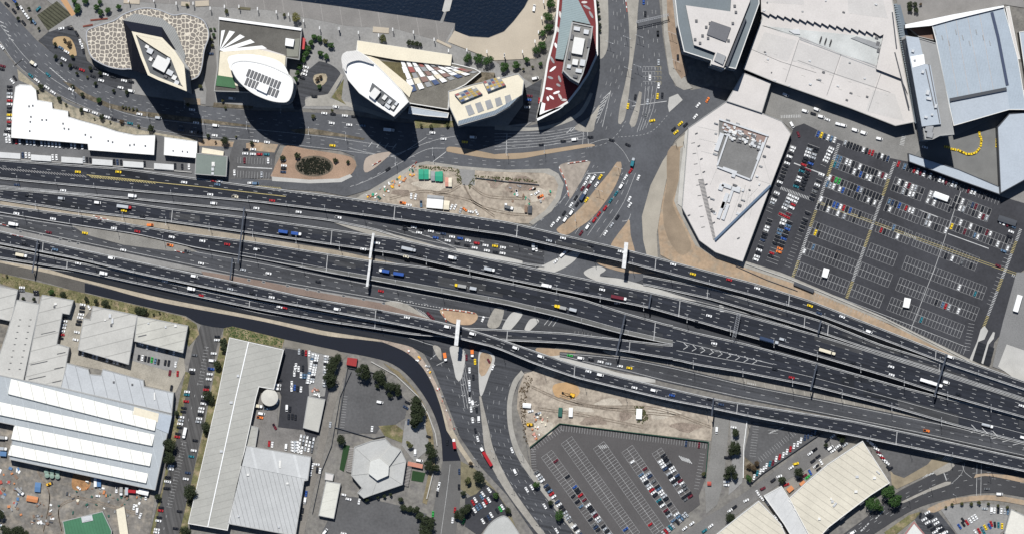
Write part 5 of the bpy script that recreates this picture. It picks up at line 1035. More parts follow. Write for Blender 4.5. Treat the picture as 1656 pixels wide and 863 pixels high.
building('corner_building', 'cream roofed building at the south eastern corner', 'building', [(1635, 822), (1656, 832), (1680, 842), (1680, 880), (1624, 862)], 7, roofmat('cream_corner', (0.6, 0.58, 0.52)), wall_m, 0.4)
building('round_fronted_building', 'pale curved roof building beside the southern approach road', 'building', cr([(775, 872), (793, 845), (815, 833), (828, 844), (846, 872)], 6) + [(846, 880), (775, 880)], 6, roofmat('curved_grey', (0.42, 0.42, 0.40), (40, 2.2, .1, .08)), wall_m, 0.3)
# loading docks of the cream warehouse
cw = [o for o in bpy.data.objects if o.get('label', '').startswith('big cream')][0]
for x, y in ((1422, 787), (1393, 812), (1361, 836), (1336, 856)):
    mb = MB(); p = P(x, y, 8); mb.box((p[0], p[1], -.1), (4.5, 2.6, 8.4), R(38)); mb.build('loading_dock', wall_d, cw)
# ---------------------------------------------------------------- vehicles
PAINT = dict(w=(0.80, 0.80, 0.79), s=(0.42, 0.44, 0.46), k=(0.012, 0.013, 0.017), g=(0.13, 0.135, 0.14), b=(0.025, 0.08, 0.30), n=(0.03, 0.33, 0.06), r=(0.36, 0.015, 0.02), m=(0.13, 0.015, 0.025), y=(0.80, 0.56, 0.02), o=(0.75, 0.20, 0.04), t=(0.02, 0.16, 0.20), c=(0.66, 0.60, 0.46), d=(0.03, 0.05, 0.10), e=(0.10, 0.17, 0.26))
CNAME = dict(w='white', s='silver', k='black', g='dark grey', b='blue', n='green', r='red', m='maroon', y='yellow', o='orange', t='teal', c='cream', d='navy', e='steel blue')
paints = {k: plain('car_paint_' + CNAME[k].replace(' ', '_'), v, 0.3, 0.0, 0.5, 0.4) for k, v in PAINT.items()}
tyre = plain('tyre_rubber', (0.01, 0.01, 0.011), 0.9)
cglass = plain('car_glass', (0.008, 0.010, 0.014), 0.15, 0.0, 0.5)
cargo_m = plain('grey_load', (0.30, 0.30, 0.29), 0.7)
def loft(mb, rings, mi=0, cap=True):
    """rings: list of equal length 3d loops from bottom to top"""
    n = len(rings[0]); vs = [p for r in rings for p in r]
    fs = [[k * n + i, k * n + (i + 1) % n, (k + 1) * n + (i + 1) % n, (k + 1) * n + i] for k in range(len(rings) - 1) for i in range(n)]
    if cap: fs.append([(len(rings) - 1) * n + i for i in range(n)])
    mb.add(vs, fs, mi)
def plan(l, w_, z, x=0.0, c=0.35, t=1.0):
    a, b_ = l / 2, w_ / 2
    return [(x - a + c * .6, -b_, z), (x + a - c, -b_, z), (x + a, -b_ + c * t, z), (x + a, b_ - c * t, z), (x + a - c, b_, z), (x - a + c * .6, b_, z), (x - a, b_ - c * .6, z), (x - a, -b_ + c * .6, z)]
def wheels(mb, xs, w_, r=0.34, mi=1):
    for x in xs:
        for s_ in (-1, 1):
            a = []; y = s_ * (w_ / 2 - 0.1)
            n = 8
            for yy in (y - .11, y + .11): a += [(x + r * math.cos(i * 2 * math.pi / n), yy, r + r * math.sin(i * 2 * math.pi / n)) for i in range(n)]
            mb.add(a, [[i, (i + 1) % n, n + (i + 1) % n, n + i] for i in range(n)] + [list(range(n)), [n + i for i in range(n)]], mi)
_vd = {}
SPECS = {'car': (4.7, 1.9, 1.45), 'hatch': (4.1, 1.8, 1.5), 'suv': (4.9, 2.0, 1.8), 'van': (5.4, 2.1, 2.2), 'ute': (5.3, 1.95, 1.7)}
def vehicle_mesh(kind):
    """returns [(part name, MB, slots)] ; slot letters: P paint, T tyre, G glass, C cargo"""
    if kind in _vd: return _vd[kind]
    parts = []
    if kind in ('car', 'hatch', 'suv'):
        l, w_, h = SPECS[kind]; b = MB()
        loft(b, [plan(l - .1, w_ - .06, .25), plan(l, w_, .5), plan(l - .05, w_, .78), plan(l - .35, w_ - .16, h * .62 if kind != 'car' else .9)])
        ro = -0.25 if kind == 'car' else -0.45; rl = l * (.36 if kind == 'car' else .48)
        loft(b, [plan(rl, w_ * .72, h - .05, ro, .12), plan(rl - .1, w_ * .68, h, ro, .12)])
        wheels(b, (-l * .31, l * .31), w_)
        g = MB(); gl = l * (.62 if kind == 'car' else .68)
        loft(g, [plan(gl, w_ * .86, (.88 if kind == 'car' else h * .6), ro + .05, .2), plan(rl + .02, w_ * .71, h - .05, ro, .12)])
        parts = [('body', b, 'PT'), ('windows', g, 'G')]
    elif kind in ('van', 'ute'):
        l, w_, h = SPECS[kind]; b = MB()
        if kind == 'van':
            loft(b, [plan(l, w_, .3), plan(l, w_, 1.1), plan(l - .3, w_ - .05, 1.2, -.1)])
            loft(b, [plan(l * .72, w_ - .06, 1.2, -l * .13, .12), plan(l * .70, w_ - .2, h, -l * .13, .12)])
            g = MB(); loft(g, [plan(1.4, w_ - .2, 1.2, l * .28, .2), plan(.7, w_ - .34, h - .15, l * .2, .1)])
        else:
            loft(b, [plan(l, w_, .35), plan(l, w_, .95), plan(l - .2, w_ - .1, 1.02)])
            loft(b, [plan(1.2, w_ * .74, h - .04, .3, .1), plan(1.1, w_ * .7, h, .3, .1)])
            g = MB(); loft(g, [plan(2.0, w_ * .86, 1.0, .35, .2), plan(1.25, w_ * .74, h - .04, .3, .1)])
            loft(g, [plan(1.8, w_ * .8, 1.0, -1.6, .05), plan(1.8, w_ * .8, 1.03, -1.6, .05)])
        wheels(b, (-l * .31, l * .31), w_)
        parts = [('body', b, 'PT'), ('windows', g, 'G')]
    _vd[kind] = parts; return parts
def truck_parts(l, cab, box, tank=False, trailer=False, w_=2.5, h=3.6):
    """box lorry of overall length l; colours for the cab and the load"""
    parts = []; cl = 2.4 if not trailer else 3.2
    if cab:
        c = MB(); x = l / 2 - cl / 2
        loft(c, [plan(cl, w_ - .1, .5, x), plan(cl, w_ - .1, 1.6, x), plan(cl - .5, w_ - .3, 2.7, x - .15)]); wheels(c, (x + .3,), w_, .5)
        parts.append(('cab', c, [paints[cab], tyre]))
        g = MB(); loft(g, [plan(.5, w_ - .35, 1.62, l / 2 - .35, .1), plan(.25, w_ - .5, 2.4, l / 2 - .5, .1)]); parts.append(('windscreen', g, [cglass]))
    else: cl = 0.3
    bl = l - cl - (.8 if trailer else .25); bx = -l / 2 + bl / 2
    b = MB()
    if tank:
        n = 10; r = w_ / 2 - .05; vs = []
        for xx in (-bl / 2 + .2, -bl / 2 + .5, bl / 2 - .5, bl / 2 - .2):
            rr = r * (.7 if abs(xx) > bl / 2 - .4 else 1)
            vs += [(bx + xx, rr * math.cos(i * 2 * math.pi / n), 1.1 + r + rr * math.sin(i * 2 * math.pi / n)) for i in range(n)]
        b.add(vs, [[k * n + i, k * n + (i + 1) % n, (k + 1) * n + (i + 1) % n, (k + 1) * n + i] for k in range(3) for i in range(n)] + [list(range(n)), [3 * n + i for i in range(n)]])
    else: loft(b, [plan(bl, w_, 1.1, bx, .06), plan(bl, w_, h, bx, .06)]); loft(b, [plan(bl - .3, w_ - .3, h, bx, .05), plan(bl - .3, w_ - .3, h + .08, bx, .05)])
    parts.append(('tank' if tank else 'cargo_box', b, [paints[box]] if box != 'C' else [cargo_m]))
    f = MB(); f.box((0, 0, .7), (l - .4, 1.0, .4)); wheels(f, (-l / 2 + 1.2, -l / 2 + 2.4), w_, .5, 0); parts.append(('chassis', f, [tyre]))
    return parts
VEH = []      # every vehicle: dict(kind, col, x, y, z, ang, place, n parts spec)
SNAME = ['the road below the flyovers', 'the queueing slip road', 'the southern slip road', 'the narrow northern slip', 'the lower road east of the excavator', 'the northern flyover', 'the north truck carriageway', 'the middle carriageway', 'the southern inner ramp', 'the widest eastern deck', 'the eastern slip ramp', 'the southernmost flyover']
def add(px, py, col='w', kind='car', ang=None, z=None, place=None, **kw):
    if ang is None or z is None:
        l = locate(px, py)
        if l is None: l = (0, zb, 0, '')
        if place is None:
            for i, s_ in enumerate(STRIPS):
                if s_[0] == l[0] and s_[4] <= px <= s_[5] and s_[6] == l[3] and smooth_tab(s_[1], px) - 1 <= py <= smooth_tab(s_[2], px) + 1: place = SNAME[i]
        if ang is None: ang = l[2]
        if z is None: z = l[1] + 0.03
    VEH.append(dict(px=px, py=py, col=col, kind=kind, ang=ang, z=z, place=place or 'the street', **kw))
def T(ox, oy, s_, items, place=None, ang=None, z=None):
    for it in items:
        x, y, c = it[0], it[1], it[2]; kind = it[3] if len(it) > 3 and isinstance(it[3], str) else 'car'
        a = it[4] if len(it) > 4 else (it[3] if len(it) > 3 and not isinstance(it[3], str) else None)
        a = R(-a) if a is not None else (R(-ang) if ang is not None else None)
        kw = it[5] if len(it) > 5 else {}
        add(ox + x / s_, oy + y / s_, c, kind, a, z, place, **kw)
s9 = 3.924
tr = lambda l, cab, box, **k: dict(spec=dict(l=l, cab=cab, box=box, **k))
N0 = None
T(0, 230, s9, [(495, 190, 'y'), (752, 190, 'y'), (107, 272, 'd'), (402, 308, 'w'), (175, 338, 'k'), (390, 357, 's', 'van'), (620, 384, 'w', 'van'), (843, 341, 'w', 'truck', N0, tr(7, 'w', 'w')), (790, 410, 's', 'truck', N0, tr(12, 'r', 's')), (787, 435, 'y'), (905, 470, 'k'), (1170, 256, 'w'),
    (1355, 245, 'r'), (1395, 248, 'w'), (1380, 270, 'e'), (1590, 260, 'w'), (1622, 262, 'e', 'van'), (1335, 333, 'w'), (1492, 347, 'c', 'ute'), (1357, 388, 'w', 'van'), (1628, 420, 'w'), (105, 453, 'w'), (337, 487, 'w'), (88, 520, 'w', 'truck', N0, tr(8, 'w', 'w')), (310, 572, 'm'), (540, 577, 'y'), (723, 547, 'w'), (872, 567, 'r'),
    (953, 525, 'o', 'van'), (1090, 602, 'w'), (1080, 653, 'o', 'ute'), (1190, 690, 'g', 'ute'), (1285, 627, 'w'), (1442, 648, 'r'), (1628, 680, 'w'), (783, 684, 'w'), (1277, 768, 'w'), (1543, 808, 's'), (708, 734, 'w', 'van'), (497, 768, 'w'), (350, 681, 'e'), (155, 645, 'k'), (138, 716, 'c', 'truck', N0, tr(9.5, 'w', 'c')), (660, 830, 'w', 'truck', N0, tr(6.5, 'w', 'w')), (1233, 848, 'w', 'van')])
T(400, 260, s9, [(158, 254, 'r'), (326, 326, 'w'), (577, 360, 'w', 'ute'), (230, 450, 'b', 'truck', N0, tr(8, None, 'b')), (312, 462, 'b', 'truck', N0, tr(8.5, 'w', 'b')), (824, 522, 'w'), (737, 560, 'w'), (1025, 560, 's', 'truck', N0, tr(12, 's', 's')), (1008, 608, 'c'), (1090, 600, 'k'), (1303, 614, 'w', 'truck', N0, tr(7, 's', 'w')), (1537, 687, 'w', 'truck', N0, tr(9, 'w', 's')),
    (60, 561, 'w'), (80, 567, 'k'), (135, 713, 'w'), (450, 765, 'k'), (848, 825, 'r'), (868, 698, 'b', 'truck', math.degrees(0) + 190, tr(8.5, 'w', 'b')), (962, 717, 'b', 'truck', N0, tr(9, None, 'b')), (1352, 792, 'y', 'truck', 190, tr(9.5, 'y', 'C')), (1435, 808, 's', 'truck', N0, tr(6, None, 's'))])
T(400, 260, s9, [(1003, 412, 'k'), (1003, 433, 'k'), (1057, 422, 'w'), (1105, 437, 'k'), (1090, 457, 'w'), (1165, 447, 'w'), (1243, 463, 'd'), (1195, 488, 'b'), (1300, 483, 'w'), (1350, 492, 'b', 'suv'), (1272, 507, 'w'), (1332, 523, 'k'), (1400, 507, 'w'), (1393, 537, 'k'), (1455, 522, 'r', 'suv'), (1443, 552, 'w'), (1512, 537, 'w'), (1520, 570, 'w'), (1572, 541, 'y'), (1575, 580, 'k'), (1622, 550, 'w'), (1620, 587, 'w')], 'the queueing slip road', 9, 0.75)
T(800, 320, s9, [(345, 272, 's'), (434, 256, 'w'), (610, 300, 'k'), (800, 340, 'w'), (1133, 421, 'w'), (1258, 482, 'y'), (1488, 518, 'r'), (330, 555, 'w', 'truck', N0, tr(8.5, 'w', 'w')), (580, 586, 'k'), (682, 580, 'w'), (788, 630, 'r', 'truck', N0, tr(13, 'w', 'm')), (778, 664, 'w'), (1282, 783, 'k'), (1360, 745, 'w')])
T(800, 320, s9, [(245, 312, 'w', 'truck', 88, tr(6, 'w', 's')), (265, 322, 'w', 'car', 88), (430, 358, 'w', 'van', -42), (445, 345, 'w', 'van', -42), (387, 402, 'w', 'car', -45)], 'the avenue under the flyovers', None, 0.6)
s8 = 3.596
T(1200, 400, s8, [(88, 236, 'w'), (395, 337, 'y'), (448, 380, 'd'), (582, 401, 'w'), (738, 487, 'w', 'van'), (157, 537, 'd', 'truck', N0, tr(16, 's', 'd', trailer=True)), (235, 532, 's', 'van'), (495, 603, 'c', 'truck', N0, tr(14, 'c', 'c', trailer=True)), (648, 668, 'k'), (868, 691, 'w'), (870, 738, 'w'), (1100, 784, 'w', 'truck', N0, tr(19, 'w', 'w', trailer=True)), (1187, 782, 'w', 'van'), (1213, 635, 'w', 'van'), (190, 705, 'k'), (288, 754, 'r'), (740, 828, 'k'), (1258, 850, 'k')])
T(0, 360, s9, [(1047, 370, 'w'), (1217, 418, 'w', 'truck', N0, tr(6.5, 'w', 'w')), (1276, 460, 'r', 'hatch'), (1462, 420, 's'), (1485, 390, 'k'), (1600, 445, 'k')])
T(400, 430, s9, [(155, 197, 'w'), (205, 257, 'w'), (238, 263, 'r', 'hatch'), (570, 272, 'w', 'van'), (450, 235, 'k'), (838, 285, 'k'), (1013, 324, 'w'), (1270, 384, 'w', 'van'), (1430, 428, 'w', 'van')])
T(400, 430, s9, [(1152, 305, 'm', 'suv', 48), (1172, 325, 'm', 'car', 48), (1495, 335, 'w', 'car', -70)], 'the junction below the southern flyover', None, 0.24)
T(400, 430, s9, [(1255, 575, 'o', 'truck', 80, tr(7, 'w', 'o')), (1390, 578, 'm', 'car', 88), (1427, 553, 'o', 'truck', 88, tr(6, 'w', 'o')), (1445, 605, 'y', 'car', 88), (1410, 660, 'w', 'car', 88), (1434, 703, 'k', 'car', 88), (1409, 740, 'w', 'car', 88), (1410, 775, 's', 'car', 88), (1558, 640, 'w', 'car', 113), (1532, 600, 'm', 'hatch', 60), (1410, 812, 'k', 'car', 86), (1410, 850, 'w', 'car', 84)], 'the southern approach road', None, 0.24)
T(800, 480, s9, [(133, 321, 'w', 'van'), (292, 375, 'w', 'van'), (595, 470, 'w'), (670, 492, 'w', 'van'), (887, 573, 'w'), (1010, 590, 'w', 'van'), (1125, 622, 'b'), (1365, 645, 'k'), (1437, 680, 'd'), (395, 57, 'y', 'truck', 190, tr(4.5, 'y', 'y')), (435, 68, 's', 'truck', N0, tr(6, None, 'C')), (498, 80, 's', 'truck', N0, tr(6.5, None, 's')), (1393, 293, 'w')])
T(800, 480, s9, [(478, 369, 'n'), (546, 385, 'w', 'van'), (612, 396, 'k'), (672, 409, 'w'), (722, 421, 's'), (795, 436, 'w'), (855, 448, 'y')], 'the lower road east of the excavator', 9, 0.55)
T(1200, 580, s8, [(1425, 385, 's', 'truck', N0, tr(10, 'w', 's', tank=True)), (1625, 270, 'w'), (1635, 455, 'w', 'van'), (1072, 415, 'o', 'ute')])
av = 'the avenue north of the flyovers'
T(800, 210, 3.924, [(592, 305, 'w'), (628, 303, 'w', 'van'), (670, 300, 'y'), (612, 330, 'w'), (572, 343, 'w'), (597, 357, 'm'), (647, 347, 'w'), (558, 372, 'm'), (577, 392, 'w'), (560, 420, 'd', 'truck', -57, tr(8, 's', 'd')), (583, 445, 'y'), (515, 433, 'k'), (485, 478, 'w'), (523, 473, 'k'), (440, 530, 'k'), (487, 522, 'w', 'van'), (403, 570, 'w'), (448, 565, 'w', 'van'), (367, 602, 'w'),
    (875, 205, 't', 'truck', -75, tr(7, 's', 't')), (862, 262, 'r'), (830, 303, 'w'), (912, 305, 'w', 'car', -70), (803, 355, 'w', 'van'), (770, 405, 't'), (735, 450, 't'), (700, 498, 'r', 'suv'), (660, 535, 'r'), (632, 572, 'r', 'suv'), (590, 612, 'w', 'van'), (548, 655, 'm'), (855, 440, 'w', 'car', -65), (857, 478, 'w'), (778, 555, 'k'), (742, 605, 's'), (703, 655, 'w')], av, -56, zb)
T(800, 210, 3.924, [(608, 47, 'k', 'car', 0), (508, 62, 'w', 'van', -5), (435, 73, 'k', 'car', -5), (297, 95, 'k', 'car', -3), (742, 67, 'k', 'car', 14), (845, 97, 'k', 'car', 25)], 'the wide junction', None, zb)
T(800, 0, 3.924, [(1035, 215, 'k', 'car', 88), (1040, 397, 's', 'car', 90), (1040, 545, 'w', 'car', 92), (985, 495, 'w', 'car', 92), (1033, 612, 'y', 'car', 95), (1063, 607, 'k', 'car', 93), (845, 675, 'y', 'car', 100), (892, 618, 'k', 'car', 100), (970, 648, 's', 'car', 96), (957, 737, 'g', 'car', 96), (1000, 767, 'y', 'car', -12), (945, 12, 'b', 'car', 90), (955, 90, 'k', 'car', 92)], 'the northern avenue', None, zb)
T(800, 0, 3.924, [(250, 53, 'w', 'van', -80), (257, 498, 'w', 'van', -12), (284, 640, 'r', 'suv', 92)], 'the waterfront paving', None, 0.72)
T(800, 0, 3.924, [(222, 610, 'm', 'car', 5), (215, 635, 'b', 'car', 5), (212, 657, 'k', 'car', 5), (207, 682, 'w', 'car', 5)], 'the hatched bay beside the red podium', None, 0.68)
T(1060, 0, 3.92, [(15, 215, 'k', 'car', 88), (330, 635, 'o', 'car', -60), (270, 668, 'w', 'car', -50), (253, 740, 'w', 'car', -50), (158, 785, 'y', 'car', -42), (190, 793, 'k', 'car', -42), (115, 820, 'k', 'car', -42), (130, 840, 'y', 'car', -40), (142, 365, 'k', 'suv', 88)], 'the street below the slate roofed block', None, zb)
T(1060, 0, 3.92, [(825, 603, 'w', 'van', 25), (865, 793, 'w', 'van', 60), (948, 705, 'w', 'van', 18), (1000, 722, 'k', 'suv', 18), (1023, 695, 'w', 'van', 22), (1050, 740, 'w', 'van', 15), (1090, 760, 'w', 'car', 20)], 'the forecourt of the exhibition hall', None, 0.64)
T(1230, 200, 5.08, [(310, 90, 'm', 'suv', 70), (640, 5, 'w', 'van', 15), (680, 15, 'w', 'van', 15), (775, 52, 'w', 'van', 15), (848, 75, 'w', 'van', 18), (975, 125, 'w', 'van', 15)], 'the forecourt of the exhibition hall', None, 0.64)
T(1376, 0, 3.92, [(28, 827, 'w', 'van', 20), (80, 845, 'w', 'van', 20)], 'the forecourt of the exhibition hall', None, 0.64)
bo = 'the boulevard in front of the towers'
T(0, 0, 3.92, [(215, 405, 'c', 'truck', 35, tr(6, 'w', 'c')), (305, 475, 't', 'suv', 45), (452, 570, 'w', 'car', 25), (885, 725, 'w', 'car', 10), (1005, 748, 's', 'van', 8), (12, 300, 'w', 'car', 48)], bo, None, zb)
T(0, 0, 3.92, [(243, 57, 't', 'suv', -45), (390, 182, 'w', 'car', -10), (447, 180, 'k', 'suv', 8), (487, 213, 'k', 'car', 60), (510, 268, 'w', 'car', 75), (522, 295, 'w', 'car', 80), (530, 325, 'k', 'car', 82), (387, 305, 'e', 'car', 30), (423, 330, 'w', 'car', 30), (405, 377, 'w', 'car', 30), (520, 445, 'r', 'car', 20), (480, 427, 'k', 'car', 20), (608, 437, 'k', 'car', 15), (590, 485, 'k', 'car', 20), (672, 473, 'w', 'car', 15), (718, 488, 'k', 'car', 15), (642, 512, 'w', 'car', 15), (787, 513, 'w', 'car', 12), (832, 520, 'k', 'car', 12), (765, 557, 'w', 'car', 12), (832, 578, 'w', 'van', 12)], 'the kerb below the cell patterned podium', None, 0.68)
T(0, 0, 3.92, [(195, 480, 't', 'car', 40), (235, 512, 'w', 'car', 40), (297, 555, 'w', 'car', 35), (337, 587, 'w', 'car', 35), (550, 700, 'w', 'van', 18), (603, 718, 'w', 'car', 18), (678, 743, 'w', 'car', 15), (723, 757, 'k', 'car', 15), (825, 783, 't', 'car', 10), (18, 420, 'm', 'car', 15), (12, 440, 'k', 'car', 15), (95, 497, 'k', 'car', 55), (78, 517, 'w', 'car', 50)], 'the kerb along the stepped white roof', None, 0.68)
T(0, 0, 3.92, [(62, 550 + 22.5 * i, 'kkswrwkkywrkwkw'[i], 'car', 3) for i in range(15)], 'the end of the stepped white roof', None, 0.66)
T(0, 0, 3.92, [(45, 28, 'k', 'car', 40), (90, 70, 'k', 'car', 50), (138, 55, 'w', 'car', 55), (150, 75, 'w', 'car', 55), (162, 92, 'w', 'car', 55), (173, 105, 'w', 'car', 55), (150, 145, 'k', 'car', 50), (215, 140, 'e', 'suv', 50), (90, 3, 'b', 'car', 50)], 'the diagonal car park in the north west corner', None, 0.62)
T(270, 0, 3.92, [(278, 342, 'd', 'car', 0), (412, 625, 'w', 'van', 5), (935, 612, 'k', 'suv', 5)], 'the lanes beside the lens shaped towers', None, 0.7)
T(270, 0, 3.92, [(882, 427, 'w', 'car', 18), (875, 452, 'w', 'car', 18), (870, 472, 'w', 'car', 18), (858, 495, 'k', 'car', 20)], 'the turning circle', None, 0.7)
T(270, 0, 3.92, [(160, 697, 'w', 'car', 8), (185, 780, 'w', 'car', 8), (310, 797, 'w', 'van', 8), (998, 720, 'w', 'car', 5), (1053, 725, 'k', 'car', 5), (1070, 678, 'w', 'car', 8), (1045, 782, 'w', 'car', 8), (90, 828, 'd', 'car', 5), (160, 838, 'w', 'car', 5), (210, 845, 'k', 'car', 5)], bo, None, zb)
T(540, 0, 3.92, [(15, 680, 'w', 'car', 5), (70, 735, 'w', 'car', 5), (128, 740, 'k', 'car', 5), (98, 793, 'w', 'car', 5), (182, 798, 'e', 'car', 5), (350, 825, 'w', 'truck', 5, tr(9, 's', 'w')), (625, 843, 'w', 'car', 3)], bo, None, zb)
T(270, 210, 3.92, [(1050, 101, 'y', 'car', 5), (565, 73, 'w', 'car', 8), (635, 80, 'w', 'car', 8), (160, 15, 'w', 'car', 6), (210, 18, 'k', 'car', 6), (303, 37, 'w', 'car', 6)], bo, None, zb)
T(540, 210, 3.92, [(695, 59, 'w', 'car', 3), (343, 250, 'k', 'car', -35), (830, 78, 'y', 'car', 5), (882, 48, 'w', 'van', 3)], bo, None, zb)
T(270, 210, 3.92, [(500, 125, 'k', 'car', 2), (547, 125, 'w', 'car', 2), (497, 152, 'w', 'car', 2), (545, 155, 'w', 'car', 2), (587, 156, 'r', 'car', 2), (632, 157, 't', 'car', 2), (492, 195, 'm', 'suv', 90), (642, 197, 'w', 'car', 90), (428, 273, 'w', 'car', 88), (600, 285, 's', 'car', 90), (742, 228, 'w', 'car', 5), (740, 247, 'k', 'car', 5), (737, 268, 'd', 'car', 5), (737, 190, 'w', 'car', 5)], 'the small car park by the oval pond bed', None, 0.72)
T(0, 210, 3.92, [(145, 162, 'd', 'car', 85), (165, 162, 'w', 'car', 85), (187, 164, 'w', 'car', 85), (335, 176, 'w', 'car', 85), (359, 176, 'w', 'car', 85), (533, 190, 's', 'car', 85), (552, 192, 'k', 'car', 85), (573, 194, 'k', 'car', 85), (725, 204, 'k', 'car', 85), (745, 206, 'd', 'car', 85), (768, 208, 'k', 'car', 85), (917, 216, 'k', 'car', 85), (45, 10, 'k', 'car', 2), (42, 33, 'w', 'car', 2), (42, 66, 'w', 'car', 85), (62, 68, 'w', 'car', 85)]
  + [(80 + i * 23, 72 + i * 2.0, 'krwkwswkwswwwwkwk'[i % 17], 'car', 85) for i in range(15)] + [(430 + i * 23, 100 + i * 2, 'kwwkwk'[i], 'car', 85) for i in range(5)], 'the carports below the stepped white roof', None, 0.64)
T(270, 210, 3.92, [(52, 230, 'k', 'car', 88), (97, 235, 'k', 'car', 88), (140, 235, 'w', 'car', 88)], 'the carports below the stepped white roof', None, 0.64)
T(540, 210, 3.92, [(490, 420, 'w', 'car', 92), (518, 425, 'w', 'car', 102), (768, 490, 'w', 'car', 115), (745, 490, 'w', 'car', 115), (803, 510, 's', 'car', 105), (830, 505, 'o', 'hatch', 40), (868, 520, 'w', 'car', 10), (905, 525, 'w', 'car', 60), (475, 477, 'w', 'car', 5), (1090, 487, 'w', 'van', 90), (553, 470, 'e', 'ute', 88), (437, 463, 'o', 'ute', 10)], 'the worksite north of the flyovers', None, 0.72)
T(800, 210, 3.92, [(90, 493, 's', 'truck', 15, tr(7.5, 'w', 'g')), (290, 423, 'o', 'ute', -25), (268, 400, 'w', 'car', -35), (140, 400, 'w', 'ute', 80)], 'the worksite north of the flyovers', None, 0.72)
sw = 'the workshop yards'
T(0, 430, 3.92, [(228, 160, 'k', 'car', 3), (232, 178, 'k', 'car', 3), (140, 135, 'w', 'car', 3), (140, 155, 'g', 'car', 3), (525, 243, 'w', 'car', 8), (522, 263, 'k', 'car', 8), (520, 285, 'k', 'car', 8), (515, 305, 'w', 'car', 8), (508, 325, 'w', 'car', 8), (503, 348, 'k', 'car', 8), (497, 367, 'k', 'car', 8), (488, 417, 'w', 'car', 10), (480, 465, 'w', 'car', 12), (565, 260, 'w', 'hatch', 60), (410, 347, 'w', 'car', 8), (405, 370, 's', 'car', 8), (400, 388, 'w', 'car', 8), (395, 410, 'w', 'car', 8), (392, 433, 'r', 'car', 5), (385, 455, 'k', 'car', 8), (410, 327, 'k', 'car', 8)]
  + [(505 + i * 22, 545 + i * 5.4, 'kwkkswkkwkwwkk'[i], 'car', 100) for i in range(14)]
  + [(835, 565, 'k', 'car', 100), (880, 577, 'k', 'car', 100), (903, 580, 'w', 'car', 100), (922, 585, 'k', 'car', 100), (943, 590, 'k', 'car', 100), (963, 593, 'n', 'car', 100), (985, 600, 'e', 'car', 100), (1005, 605, 'k', 'car', 100), (1048, 610, 'k', 'car', 100), (1070, 615, 'k', 'car', 100), (1078, 675, 'r', 'car', 100), (935, 508, 'w', 'car', 100), (995, 520, 'w', 'car', 100), (893, 492, 'w', 'car', 30), (1060, 535, 'k', 'car', 100), (1088, 773, 'k', 'car', 100)], sw, None, 0.38)
ss = 'the side street by the long grey warehouse'
T(270, 430, 3.92, [(320, 445, 'k', 'car', 3), (317, 467, 'w', 'car', 3), (297, 552, 'w', 'car', 5), (287, 597, 'w', 'van', 5), (280, 650, 'b', 'ute', 5), (272, 683, 'w', 'car', 5), (266, 715, 'w', 'car', 5), (253, 762, 'k', 'car', 5), (248, 782, 'r', 'car', 5), (237, 825, 'w', 'car', 5), (232, 850, 'k', 'car', 5), (162, 655, 'w', 'car', 5), (160, 675, 'k', 'car', 5), (175, 562, 'g', 'car', 8), (18, 675, 'm', 'suv', 100), (68, 680, 'r', 'car', 95), (12, 612, 'k', 'car', 100), (55, 622, 'w', 'car', 95), (28, 770, 'k', 'car', 100), (128, 795, 'w', 'car', 5), (125, 813, 't', 'car', 5), (122, 855, 'r', 'car', 5), (45, 545, 'w', 'car', 100)], ss, None, 0.36)
T(270, 643, 3.92, [(107, 62, 'k', 'car', 8), (103, 85, 'k', 'car', 8), (92, 120, 'w', 'car', 8), (88, 142, 's', 'car', 8), (84, 163, 'w', 'car', 8), (80, 185, 'k', 'car', 8), (70, 225, 'k', 'car', 8), (65, 245, 'r', 'car', 8), (113, 220, 'w', 'truck', 102, tr(9, 'w', 'w')), (235, 18, 'k', 'car', 8), (232, 35, 'w', 'car', 8), (220, 65, 'w', 'car', 8), (215, 85, 'w', 'car', 8), (213, 105, 'k', 'car', 8), (205, 130, 'w', 'car', 8), (200, 150, 's', 'car', 8), (180, 268, 'k', 'car', 8), (170, 332, 'w', 'car', 8), (155, 370, 't', 'car', 8), (132, 473, 'd', 'car', 8), (120, 512, 'w', 'car', 8), (8, 500, 'k', 'car', 8), (8, 530, 'w', 'car', 8), (5, 570, 'k', 'car', 8), (80, 717, 'k', 'car', 8), (55, 825, 'k', 'car', 8), (22, 440, 'w', 'car', 10)], ss, None, 0.28)
T(0, 643, 3.92, [(1085, 430, 'w', 'car', 5), (1083, 450, 'w', 'car', 5), (1062, 505, 'k', 'car', 8), (1060, 528, 'w', 'car', 8), (1053, 572, 'k', 'car', 8), (1022, 693, 'k', 'car', 8), (1018, 712, 'r', 'car', 8), (1010, 755, 'k', 'car', 8), (1005, 777, 'w', 'car', 8), (995, 832, 'w', 'car', 8), (992, 850, 'w', 'car', 8)], ss, None, 0.28)
yd = 'the vehicle storage yard'
